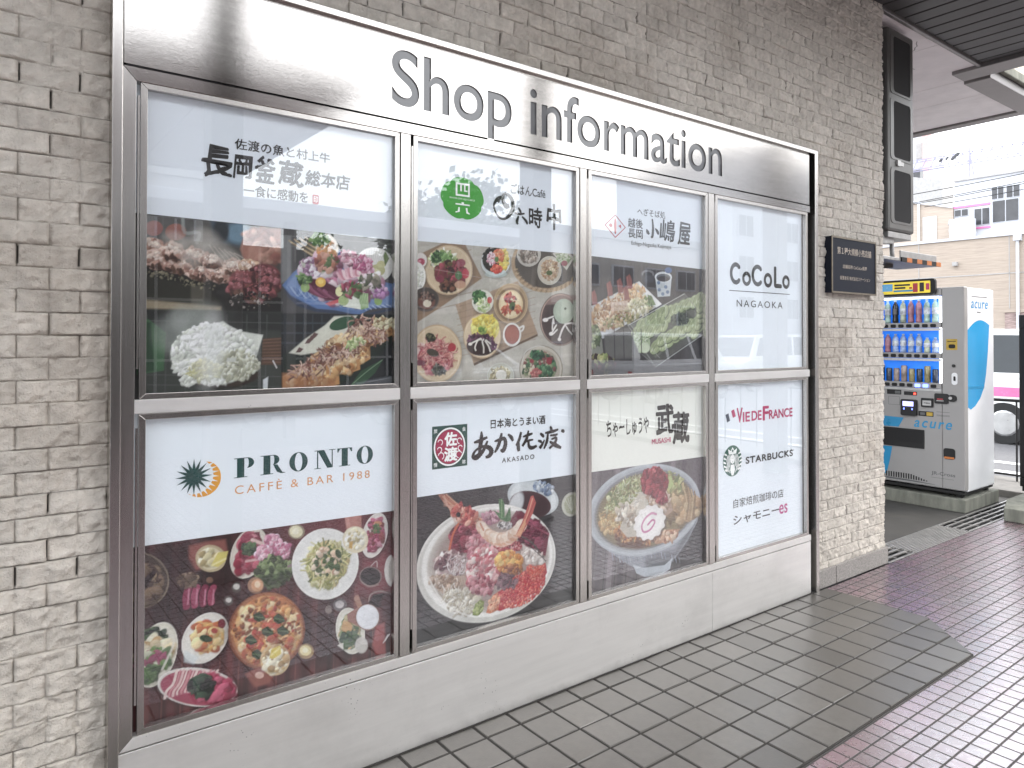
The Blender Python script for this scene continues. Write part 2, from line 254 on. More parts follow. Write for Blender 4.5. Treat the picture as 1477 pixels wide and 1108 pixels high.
class Painter:
    def __init__(s,x0,x1,z0,z1,ppu,seed):
        s.x0,s.z1=x0,z1; s.k=ppu; s.w=int(round((x1-x0)*ppu))+1; s.h=int(round((z1-z0)*ppu))+1
        s.im=np.zeros((s.h,s.w,3),np.float32)+.05; s.rng=np.random.default_rng(seed)
    def P(s,p): return ((p[0]-s.x0)*s.k,(s.z1-p[1])*s.k)
    def win(s,xa,xb,ya,yb):
        xa=max(0,int(xa)-2); ya=max(0,int(ya)-2); xb=min(s.w,int(xb)+3); yb=min(s.h,int(yb)+3)
        if xa>=xb or ya>=yb: return None
        Y,X=np.mgrid[ya:yb,xa:xb].astype(np.float32); return (slice(ya,yb),slice(xa,xb)),X,Y
    def mix(s,sl,m,c): 
        m=m[...,None]; s.im[sl]=s.im[sl]*(1-m)+c*m
    def ell(s,cx,cy,ax,ay,bx,by,c,soft,al=1,shade=0):
        # pixel-space conjugate axes
        ex=math.hypot(ax,bx)*(1+soft); ey=math.hypot(ay,by)*(1+soft); w=s.win(cx-ex,cx+ex,cy-ey,cy+ey)
        if not w: return
        sl,X,Y=w; D=ax*by-ay*bx
        if abs(D)<1e-6: return
        X=X-cx;Y=Y-cy; u=(X*by-Y*bx)/D; v=(Y*ax-X*ay)/D; r=np.sqrt(u*u+v*v)
        R=math.sqrt(abs(D)); f=max(soft,.9/max(R,.5))
        m=np.clip((1+f*.5-r)/f,0,1); m=m*m*(3-2*m)*al
        if shade: c=c*(1-shade*(X*.5+Y*.8)/max(R,1))[...,None]
        s.mix(sl,m,np.clip(c,0,1))
    def poly(s,pts,c,soft,al=1):
        q=[s.P(p) for p in pts]; xs=[a for a,b in q]; ys=[b for a,b in q]; size=math.sqrt(max(1,(max(xs)-min(xs))*(max(ys)-min(ys))))
        f=max(1.0,soft*size*.35); w=s.win(min(xs)-f,max(xs)+f,min(ys)-f,max(ys)+f)
        if not w: return
        sl,X,Y=w; ins=np.zeros(X.shape,bool); dm=np.full(X.shape,1e9,np.float32)
        n=len(q)
        for i in range(n):
            (xa,ya),(xb,yb)=q[i],q[(i+1)%n]; dx,dy=xb-xa,yb-ya; L=dx*dx+dy*dy+1e-9
            t=np.clip(((X-xa)*dx+(Y-ya)*dy)/L,0,1); dm=np.minimum(dm,(X-xa-t*dx)**2+(Y-ya-t*dy)**2)
            if abs(dy)>1e-9:
                cr=((ya>Y)!=(yb>Y))&(X<dx*(Y-ya)/dy+xa); ins^=cr
        d=np.sqrt(dm); d=np.where(ins,d,-d); m=np.clip(d/f+.5,0,1)*al; s.mix(sl,m,c)
    def line(s,pts,wd,c,soft,al=1,px=False):
        q=pts if px else [s.P(p) for p in pts]; 
        if len(q)>2: # smooth
            r=[]; n=len(q)
            for i in range(n-1):
                p0,p1,p2,p3=q[max(i-1,0)],q[i],q[i+1],q[min(i+2,n-1)]
                for t in (0,.25,.5,.75):
                    r.append(tuple(.5*((2*p1[k])+(-p0[k]+p2[k])*t+(2*p0[k]-5*p1[k]+4*p2[k]-p3[k])*t*t+(-p0[k]+3*p1[k]-3*p2[k]+p3[k])*t**3) for k in (0,1)))
            q=r+[q[-1]]
        h=max(.45,wd*s.k*.5); xs=[a for a,b in q]; ys=[b for a,b in q]; f=max(1.,soft*h*2)
        w=s.win(min(xs)-h-f,max(xs)+h+f,min(ys)-h-f,max(ys)+h+f)
        if not w: return
        sl,X,Y=w; dm=np.full(X.shape,1e9,np.float32)
        for (xa,ya),(xb,yb) in zip(q,q[1:]):
            dx,dy=xb-xa,yb-ya; L=dx*dx+dy*dy+1e-9; t=np.clip(((X-xa)*dx+(Y-ya)*dy)/L,0,1)
            dm=np.minimum(dm,(X-xa-t*dx)**2+(Y-ya-t*dy)**2)
        s.mix(sl,np.clip((h-np.sqrt(dm))/f+.5,0,1)*al*min(1,wd*s.k+.25),c)
    def run(s,ops):
        rng=s.rng
        for o in ops:
            t=o[0]
            if t=='e':
                _,x,z,ax,az,bx,bz,c,so,al=o; cx,cy=s.P((x,z)); s.ell(cx,cy,ax*s.k,-az*s.k,bx*s.k,-bz*s.k,hexlin(c),so,al)
            elif t=='p': s.poly(o[1],hexlin(o[2]),o[3],o[4])
            elif t=='l': s.line(o[1],o[2],hexlin(o[3]),o[4],o[5])
            else:
                _,x,z,ax,az,bx,bz,n=o[:8]; cx,cy=s.P((x,z)); ax,az,bx,bz=ax*s.k,-az*s.k,bx*s.k,-bz*s.k
                if t=='b':
                    s0,s1,cols,el,so=o[8:]; cl=[hexlin(q) for q in cols.split()]
                    for i in range(n*2):
                        r=math.sqrt(rng.random())*.93; a=rng.random()*6.283; u,v=r*math.cos(a),r*math.sin(a)
                        px,py=cx+u*ax+v*bx,cy+u*az+v*bz; R=(s0+(s1-s0)*rng.random()**1.8)*s.k*.7; th=rng.random()*3.14; e=1+(el-1)*rng.random()
                        c=cl[rng.integers(len(cl))]*(.82+.36*rng.random())
                        ca,sa=math.cos(th),math.sin(th)
                        s.ell(px+R*.18,py+R*.3,R*e*ca,R*e*sa,-R*sa/e**.5,R*ca/e**.5,c*.45,.5,.32)
                        s.ell(px,py,R*e*ca,R*e*sa,-R*sa/e**.5,R*ca/e**.5,c,so,.95,.35)
                else:
                    L,wd,cols=o[8:]; cl=[hexlin(q) for q in cols.split()]
                    for i in range(n):
                        r=math.sqrt(rng.random())*.85; a=rng.random()*6.283; u,v=r*math.cos(a),r*math.sin(a)
                        px,py=cx+u*ax+v*bx,cy+u*az+v*bz; th=rng.random()*6.283; k=(rng.random()-.5)*3; l=L*s.k*(.5+rng.random()*.5); pts=[]
                        for j in range(4): pts.append((px,py)); px+=l/3*math.cos(th); py+=l/3*math.sin(th); th+=k/3
                        c=cl[rng.integers(len(cl))]*(.75+.4*rng.random()); 
                        s.line([(p+.5,q+.8) for p,q in pts],wd,c*.4,.4,.6,True); s.line(pts,wd,c,.3,1,True)
        lum=s.im@np.array([.25,.6,.15],np.float32); s.im=lum[...,None]+(s.im-lum[...,None])*.80; s.im*=.82
        n=fbm2(s.h,s.w,rng,6,6,.8); s.im=np.clip(s.im*(1+.5*(n-.5))[...,None],0,1)
        g=rng.normal(1,.035,(s.h,s.w,1)); s.im=np.clip(s.im*g,0,1).astype(np.float32)
        return s.im
# ------------------------------------------------------------ setting: ground, pavement, road
def sheet(name,x0,x1,y0,y1,z,m): 
    return struct(MB().add([(x0,y0,z),(x1,y0,z),(x1,y1,z),(x0,y1,z)],[(0,1,2,3)]).build(name,m,fix=False))
sheet('ground',-4000,4000,-4000,4000,-.9,M['asph'])
struct(MB().box(-60,36.6,-46,.03,-.88,-.06).build('pavement',M['purple']))
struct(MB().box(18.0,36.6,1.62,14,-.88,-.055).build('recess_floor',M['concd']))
struct(MB().box(18.0,36.6,.03,1.62,-.88,-.34).build('drain_channel',M['black']))
struct(MB().box(36.6,41.6,-46,40,-.88,.34).build('kerb',M['conc'],bevel=.06))
for i,x in enumerate((50.6,55.4)): sheet('road_marking',x,x+1.1,-200,200,-.87,M['paint'])
# raised strip of grey tiles: every tile cut to the strip's outline
rt_=np.random.default_rng(2)
def clip(poly,a,b,c):           # keep a*x+b*y<=c
    out=[]
    for i in range(len(poly)):
        p,q=poly[i],poly[(i+1)%len(poly)]; dp=a*p[0]+b*p[1]-c; dq=a*q[0]+b*q[1]-c
        if dp<=0: out.append(p)
        if dp*dq<0: t=dp/(dp-dq); out.append((p[0]+t*(q[0]-p[0]),p[1]+t*(q[1]-p[1])))
    return out
ch=(1.0,-.955,13.02+.955*3.47)   # the cut corner
V=[];Fc=[];Cc=[]
for i in range(-22,14):
    for j in range(-1,6):
        x0,x1=i-1+.028,i-.028; y1=-(.609+j-1)-.028 if j>0 else (-.03 if j==0 else 9); y0=-(.609+j)+.028
        if j<0: continue
        x1=min(x1,12.98); y0=max(y0,-5.53)
        if x1-x0<.1: continue
        P=[(x0,y0),(x1,y0),(x1,y1),(x0,y1)]; P=clip(P,*ch)
        if len(P)<3: continue
        cx=sum(p[0] for p in P)/len(P); cy=sum(p[1] for p in P)/len(P); dz=rt_.normal(0,.003); tx,ty=rt_.normal(0,.007,2)
        g=.094*(1+rt_.normal(0,.11)); c=(g*1.05,g*.98,g*.885,1)
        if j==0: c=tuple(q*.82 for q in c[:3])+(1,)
        k=len(V); n=len(P); I=[(p[0]+(cx-p[0])*.035,p[1]+(cy-p[1])*.035) for p in P]
        V+=[(p[0],p[1],-.03) for p in P]+[(p[0],p[1],dz+tx*(p[0]-cx)+ty*(p[1]-cy)) for p in I]; Cc+=[c]*(2*n)
        Fc.append(tuple(k+n+q for q in range(n))); Fc+=[(k+q,k+(q+1)%n,k+n+(q+1)%n,k+n+q) for q in range(n)]
def colmesh(name,V,Fc,Cc,m,parent=None,smooth=False):
    o0=rootloc(parent); me=bpy.data.meshes.new(name); me.from_pydata([((a-o0.x)*U,(b-o0.y)*U,(c-o0.z)*U) for a,b,c in V],[],Fc)
    at=me.color_attributes.new('Col','FLOAT_COLOR','POINT'); at.data.foreach_set('color',np.array(Cc,np.float32).ravel())
    if smooth: me.polygons.foreach_set('use_smooth',[True]*len(me.polygons))
    return link(name,me,parent,m)
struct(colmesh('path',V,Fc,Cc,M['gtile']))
base=clip([(-23,-5.57),(13.02,-5.57),(13.02,.02),(-23,.02)],*(ch[0],ch[1],ch[2]+.03))
struct(MB().prism(base,'z',-.058,-.022).build('path_bed',M['grout']))
# ------------------------------------------------------------ the stone-faced wall
def uniq(a): return np.array(sorted(set(np.round(a,4))))
def fbmgrid(w,h,seed,base,octv,per): return fbm2(h,w,np.random.default_rng(seed),base,octv,per)
def stone_wall():
    fx_=[0,.025,.06,.12,.21,.31,.41,.51,.61,.71,.81,.9,.95,.98]; xs=np.array([-11.62+.457*k+.457*f for k in range(-11,66) for f in fx_]); xs=uniq(np.concatenate([xs[(xs>-16.5)&(xs<17.98)],[-10.72,12.37,18.0]]))
    fz_=[0,.022,.05,.09,.17,.26,.35,.44,.53,.62,.71,.8,.88,.94,.975]; zs=np.array([14.29+.384*k+.384*f for k in range(-37,25) for f in fz_]); zs=uniq(np.concatenate([zs[(zs>.6)&(zs<23.3)],[.6,16.15]]))
    X,Z=np.meshgrid(xs,zs); hh,LL=.384,.914
    r=np.floor((Z-14.29)/hh).astype(int); off=np.where(r%2==0,-12.08,-11.62); rg=np.random.default_rng(7)
    bi=np.floor((X-off)/LL).astype(int); fx=(X-off)/LL-bi; fz=(Z-14.29)/hh-r
    H=rg.random((128,256)); a=r%128; b=bi%256; h1=H[a,b]; h2=rg.random((128,256))[a,b]; h3=rg.random((128,256))[a,b]; h4=rg.random((128,256))[a,b]
    n1=fbmgrid(1400,900,3,60,4,.75); iy=((Z-zs[0])/(zs[-1]-zs[0])*899).astype(int); ix=((X+16.5)/34.5*1399).astype(int); nn=n1[iy,ix]-.5
    n2=fbmgrid(1400,900,4,150,3,.8)[iy,ix]-.5
    dx=np.minimum(fx,1-fx)*LL; dz=np.minimum(fz,1-fz)*hh; d=np.minimum(dx,dz)+n2*.012
    ed=np.clip(d/.026,0,1); ed=ed*ed*(3-2*ed)
    ridge=np.abs(n1[(iy*2+31)%900,(ix*2+77)%1400]-.5)
    rel=.02+.05*h1+(h2-.5)*.07*(fx-.5)+(h3-.5)*.06*(fz-.5)+.17*nn+.075*n2-.17*ridge
    rel=rel*ed*.85-(.006+.024*h2*h3)*(1-ed)
    lip=np.where((fx<.03)|(fx>.97),-.03*h4,0); Y=.235-rel-lip
    t=.535*(.9+.17*h4)*(1+.35*n2)*(1+.12*nn); jn=fbmgrid(1400,900,12,14,4,.6)[iy,ix]; mort=np.maximum((1-np.clip(dz/.013,0,1))*np.clip((jn-.36)*4,0.15,1),(1-np.clip(dx/.012,0,1))*np.clip(.12+1.2*h2*h4,0,1))
    holes=(rg.random((128,256))[a,b]>.82)&(np.minimum(fx,1-fx)<.022)&(fz>.1)&(fz<.9)
    c=np.stack([t*1.04,t*.962,t*.855],-1)*(1-.72*mort[...,None]); c=np.where(holes[...,None],c*.22,c); Y=np.where(holes,Y+.05,Y)
    stain=np.clip((fbmgrid(1400,900,9,5,6,.6)[iy,ix]-.52)*2.2,0,.35)[...,None]; c=c*(1-stain*np.array([.5,.55,.6]))
    keep=~((X[:-1,:-1]>=-10.72)&(X[1:,1:]<=12.37)&(Z[1:,1:]<=16.15))
    nz,nx=X.shape; idx=np.arange(nz*nx).reshape(nz,nx); q=np.stack([idx[:-1,:-1],idx[:-1,1:],idx[1:,1:],idx[1:,:-1]],-1)[keep]
    used=np.unique(q); remap=-np.ones(nz*nx,int); remap[used]=np.arange(len(used)); q=remap[q]
    P=np.stack([X,Y,Z],-1).reshape(-1,3)[used]*U; cc=np.concatenate([c.reshape(-1,3)[used],np.ones((len(used),1))],1).astype(np.float32)
    me=bpy.data.meshes.new('stone_facing'); me.vertices.add(len(P)); me.vertices.foreach_set('co',P.astype(np.float32).ravel()); me.loops.add(q.size); me.loops.foreach_set('vertex_index',q.ravel().astype(np.int32)); me.polygons.add(len(q)); me.polygons.foreach_set('loop_start',np.arange(0,q.size,4,dtype=np.int32)); me.polygons.foreach_set('loop_total',np.full(len(q),4,np.int32)); me.update(calc_edges=True)
    at=me.color_attributes.new('Col','FLOAT_COLOR','POINT'); at.data.foreach_set('color',cc.ravel()); me.polygons.foreach_set('use_smooth',[True]*len(me.polygons))
    return me
wall=thing('stone_wall','cream split-face stone wall with a granite base round the steel display board','wall',(0,1,0))
o=link('stone_facing',stone_wall(),wall,M['stone'])
for v in o.data.vertices: v.co.y-=1*U
MB().box(-60,18.02,.34,3.2,-.1,25).build('wall_core',M['concd'],wall)
MB().box(-60,-16.4,.2,.339,-.1,23.3).build('plain_facing',M['bbeige'],wall)
g=MB().box(12.42,13.9,.10,.335,-.05,.62); g.box(13.93,18.06,.10,.335,-.05,.625); g.box(-60,-10.76,.10,.335,-.05,.62); g.build('granite_base',M['granite'],wall,bevel=.02)
# ------------------------------------------------------------ canopy over the pavement
can=thing('slatted_canopy','dark slatted ceiling over the tiled pavement along the stone wall','canopy',(0,-8,23.3))
b=MB(); x=-60.
while x<28.5: b.box(x,min(x+.93,28.5),-11,.22,23.26,23.45); x+=1.0
b.build('ceiling_slats',M['soffit'],can,bevel=.04)
MB().box(-60,28.5,-11,.22,23.47,24.6).build('ceiling_deck',M['black'],can)
b=MB(); b.box(-60,28.62,.225,.42,23.12,23.6); b.box(28.5,30.0,-11,1.6,23.05,24.7); b.box(-60,28.5,-11.5,-11.02,23.05,24.7); [b.box(x-.35,x+.35,-14.9,-11.52,23.06,23.8) for x in (-24.,-4.7,11.1)]; b.build('edge_beam',M['beam'],can,bevel=.03)
for x in (-24.,-4.7,11.1,33.,46.):
    p=thing('canopy_post','','post',(x,-14.5,0),'steel posts holding the canopy')
    b=MB(); b.box(x-.6,x+.6,-15.1,-13.9,-.055,23.04); b.box(x-.7,x+.7,-15.2,-13.8,-.05,.12); b.build('post_shaft',M['beam'],p,bevel=.05)
    if x>40: b=0
    tag(p,{-24.:'steel canopy post far along the pavement behind the viewer',11.1:'steel canopy post mirrored in the steel header of the board',-4.7:'steel canopy post on the square directly across from the sashimi poster',33.:'steel canopy post at the kerb beside the black notice case',46.:'steel canopy post out by the road past the kerb'}[x],'post','steel posts holding the canopy')
so_=thing('panel_soffit','pale panelled soffit with hairline cracks over the vending machine recess','soffit',(27,8,23.3))
b=MB(); y=.43
xs=[18.0,24.2,30.35]
for x0,x1 in zip(xs,xs[1:]): b.box(x0+.02,x1-.02,.43,16,23.24,23.5)
b.box(30.37,33.6,1.75,16,23.24,23.5); b.box(33.64,38.6,1.75,16,23.24,23.5); b.build('soffit_panel',M['panel'],so_)
b=MB(); b.box(30.36,39.4,.46,1.73,23.0,23.9); b.build('cross_beam',M['beam'],so_,bevel=.04)
MB().box(38.62,39.5,1.75,16,23.1,24.3).build('front_beam',M['beam'],so_,bevel=.04)
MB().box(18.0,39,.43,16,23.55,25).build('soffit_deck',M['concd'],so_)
# hairline cracks, real grooves filled dark
b=MB(); cr=random.Random(8)
for (x,y) in ((25.4,3.2),(26.6,2.6),(27.6,3.6),(26.,4.6),(24.9,2.2)):
    a=cr.uniform(0,6.28); pts=[(x,y)]
    for k in range(9): a+=cr.uniform(-.7,.7); x+=.28*math.cos(a)*1.5; y+=.28*math.sin(a)*.6; pts.append((x,y))
    for p,q in zip(pts,pts[1:]):
        d=Vector((q[0]-p[0],q[1]-p[1],0)).normalized().cross(Vector((0,0,1)))*.022; b.add([(p[0]-d.x,p[1]-d.y,23.235),(p[0]+d.x,p[1]+d.y,23.235),(q[0]+d.x,q[1]+d.y,23.235),(q[0]-d.x,q[1]-d.y,23.235)],[(0,1,2,3)])
b.build('crack',M['beam'],so_)['kind']='stuff'
up_=thing('upper_wall','sunlit roughcast upper wall seen through the gap beside the canopy beam','wall',(36,-6,30))
MB().box(30.03,60,.42,.62,24.02,34).build('roughcast_face',M['rough'],up_)
MB().box(30.03,60,.2,.44,23.5,24.0).build('wall_ledge',M['mossy'],up_,bevel=.05)
# platform roof of the next block, only mirrored in the glass
c2=thing('plaza_canopy','white panelled plaza roof over the square opposite the board','canopy',(-20,-31,23.3))
b=MB(); 
for i in range(9): b.box(-60+i*7.3,-60+i*7.3+7.2,-47,-24,23.3,23.6)
b.build('roof_panel',M['roofw'],c2); b=MB(); b.box(5.55,6.1,-47.6,-24,23.0,24.6); b.box(-60,5.5,-47.6,-47.05,23.0,24.6); b.build('fascia',M['bwhite'],c2)
MB().box(-60,5.5,-47,-24,23.62,24.4).build('roof_deck',M['bgrey'],c2)
for x,lab in ((3.6,'square concrete pillar under the corner of the plaza roof'),(-22.,'square concrete pillar under the far end of the plaza roof')):
    p=tag(MB().box(x-.75,x+.75,-46.2,-44.7,-.055,23.29).build('roof_pillar',M['bgrey'],bevel=.08),lab,'pillar','pillars under the plaza roof')
# recess behind the wall corner
rw=thing('recess_wall','dark side wall at the back of the vending machine recess','wall',(27,13,0))
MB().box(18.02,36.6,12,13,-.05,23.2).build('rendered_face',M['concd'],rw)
# ------------------------------------------------------------ drain covers
def grate(x0,x1,n,wd,label):
    b=MB(); 
    for k in range(n):
        y=.08+(1.5-wd)*k/(n-1); b.box(x0,x1,y,y+wd,-.12,-.045)
    m=max(2,int((x1-x0)/ (1.5 if n<8 else .35)))
    for k in range(m+1): xx=x0+(x1-x0-.08)*k/m; b.box(xx,xx+.08,.08,1.58,-.16,-.124)
    return tag(b.build('drain_grate',M['galv'],bevel=.01),label,'drain grate','steel grates over the drain channel')
grate(18.1,20.5,5,.11,'short slotted steel drain grate beside the granite corner of the wall')
grate(20.56,26.4,13,.065,'fine-barred steel drain grate in the middle, between the two slotted ones')
grate(26.46,36.4,5,.11,'long slotted steel drain grate running past the vending machine plinth')
# ------------------------------------------------------------ the stainless display board
bd=thing('display_board','large brushed steel display board headed Shop information, eight glazed cells','display board',(.8,0,0))
def plate_with_letters():
    c=bpy.data.curves.new('t','FONT'); c.body='Shop information'; o=bpy.data.objects.new('t',c); COL.objects.link(o); bpy.context.view_layer.objects.active=o; o.select_set(True); bpy.ops.object.convert(target='CURVE'); c=o.data
    sx=11.903/6.906; x0=-5.175-.04*sx; sz=1.218/.6914
    T=lambda p:(x0+p[0]*sx, 14.51+p[1]*(sz if p[1]>=0 else 1.62)); loops=[]
    for s in c.splines:                     # sample every outline, scale it onto the plate
        bp=s.bezier_points; pts=[]
        for i in range(len(bp)):
            A,B=bp[i],bp[(i+1)%len(bp)]; P0,P1,P2,P3=A.co,A.handle_right,B.handle_left,B.co; st=(A.handle_right-A.co).length+(B.handle_left-B.co).length; n=1 if (P1-P0).cross(P3-P0).length+(P2-P0).cross(P3-P0).length<1e-5 else 9
            pts+=[T(((1-t)**3*P0+3*(1-t)**2*t*P1+3*(1-t)*t*t*P2+t**3*P3)) for t in [k/n for k in range(n)]]
        loops.append(pts)
    c.splines.clear()
    for pts in loops:
        s=c.splines.new('POLY'); s.points.add(len(pts)-1); s.use_cyclic_u=True
        for p,q in zip(s.points,pts): p.co=(*q,0,1)
    s=c.splines.new('POLY'); s.points.add(3)
    for p,q in zip(s.points,[(-10.555,14.135),(11.95,14.135),(11.95,15.985),(-10.555,15.985)]): p.co=(*q,0,1)
    s.use_cyclic_u=True; c.dimensions='2D'; c.fill_mode='BOTH'; c.extrude=.014; c.offset=-.021; c.resolution_u=10
    dg=bpy.context.evaluated_depsgraph_get(); me=bpy.data.meshes.new_from_object(o.evaluated_get(dg)); bpy.data.objects.remove(o)
    o0=rootloc(bd)
    for v in me.vertices: x,z,y=v.co; v.co=((x-o0.x)*U,(.014-y-o0.y)*U,(z-o0.z)*U)
    me.materials.clear(); return me
link('header_plate',plate_with_letters(),bd,M['steel'])
MB().box(-10.5,11.9,.034,.06,14.14,15.97).build('letter_backing',M['acryl'],bd)
MB().box(-10.7,12.37,.32,.335,0,16.1).build('case_back',M['black'],bd)
b=MB(); b.box(-10.73,-10.56,-.07,.33,0,16.19); b.box(12.21,12.41,-.07,.33,0,16.19); b.box(-10.56,12.21,-.07,.33,16.045,16.19); b.build('outer_flange',M['steelv'],bd,bevel=.012)
MB().box(-10.55,11.94,.035,.3,15.99,16.044).build('groove_liner',M['steelv'],bd)
b=MB(); b.prism([(-10.555,14.115),(11.95,14.115),(11.95,13.87),(-10.335,13.87)],'y',-.012,.3); b.build('top_rail',M['steel'],bd,bevel=.008)
b=MB(); b.prism([(-10.555,1.935),(-10.335,2.145),(11.95,2.145),(11.95,1.935)],'y',-.012,.3); b.build('bottom_rail',M['kick'],bd,bevel=.008)
b=MB(); b.prism([(-10.555,1.93),(-10.335,2.142),(-10.335,13.873),(-10.555,14.118)],'y',-.013,.3); b.build('side_stile',M['steelv'],bd,bevel=.008)
for a,c in ((-10.555,6.19),(6.2,11.95)): MB().box(a,c,.0,.3,.02,1.905).build('kick_plate',M['kick'],bd,bevel=.012)
MB().box(-10.72,12.38,-.035,.0,-.02,.035).build('contact_line',M['grout'],bd,bevel=.01)  # dark strip added to draw the contact line under the kick plate
MULL=[(-4.965,-4.712),(.512,.758),(6.05,6.335)]
for a,c in MULL: MB().box(a,c,-.01,.3,2.147,13.868).build('mullion',M['steelv'],bd,bevel=.01)
cells=[(-10.335,-4.967),(-4.71,.51),(.76,6.048),(6.337,11.9)]
for a,c in cells: MB().box(a+.002,c-.002,-.014,.3,7.892,8.14).build('mid_rail',M['kick'],bd,bevel=.008)
ROW=[(8.145,13.865),(2.15,7.885)]
for r,(z0,z1) in enumerate(ROW):
    for i,(a,c) in enumerate(cells):
        a0=a+.075; wl=.115; c0=c-.02 if i<3 else 11.82
        s=MB(); o_=[(a0,z0),(c0,z0),(c0,z1),(a0,z1)]; q_=[(a0+wl,z0+wl*.9),(c0-wl,z0+wl*.9),(c0-wl,z1-wl*.9),(a0+wl,z1-wl*.9)]
        for k in range(4):
            k2=(k+1)%4; s.prism([o_[k],o_[k2],q_[k2],q_[k]],'y',.004,.13)
        sh=s.build('sash',M['steelv'],bd,bevel=.006)
        MB().box(a0+wl-.01,c0-wl+.01,.085,.098,z0+.09,z1-.09).build('glass_pane',M['pane'],sh)
        if i<3 or r<2: MB().box(a0-.05,a0-.012,.0,.05,z0+.55,z1-.25).build('hinge',M['steelv'],sh)
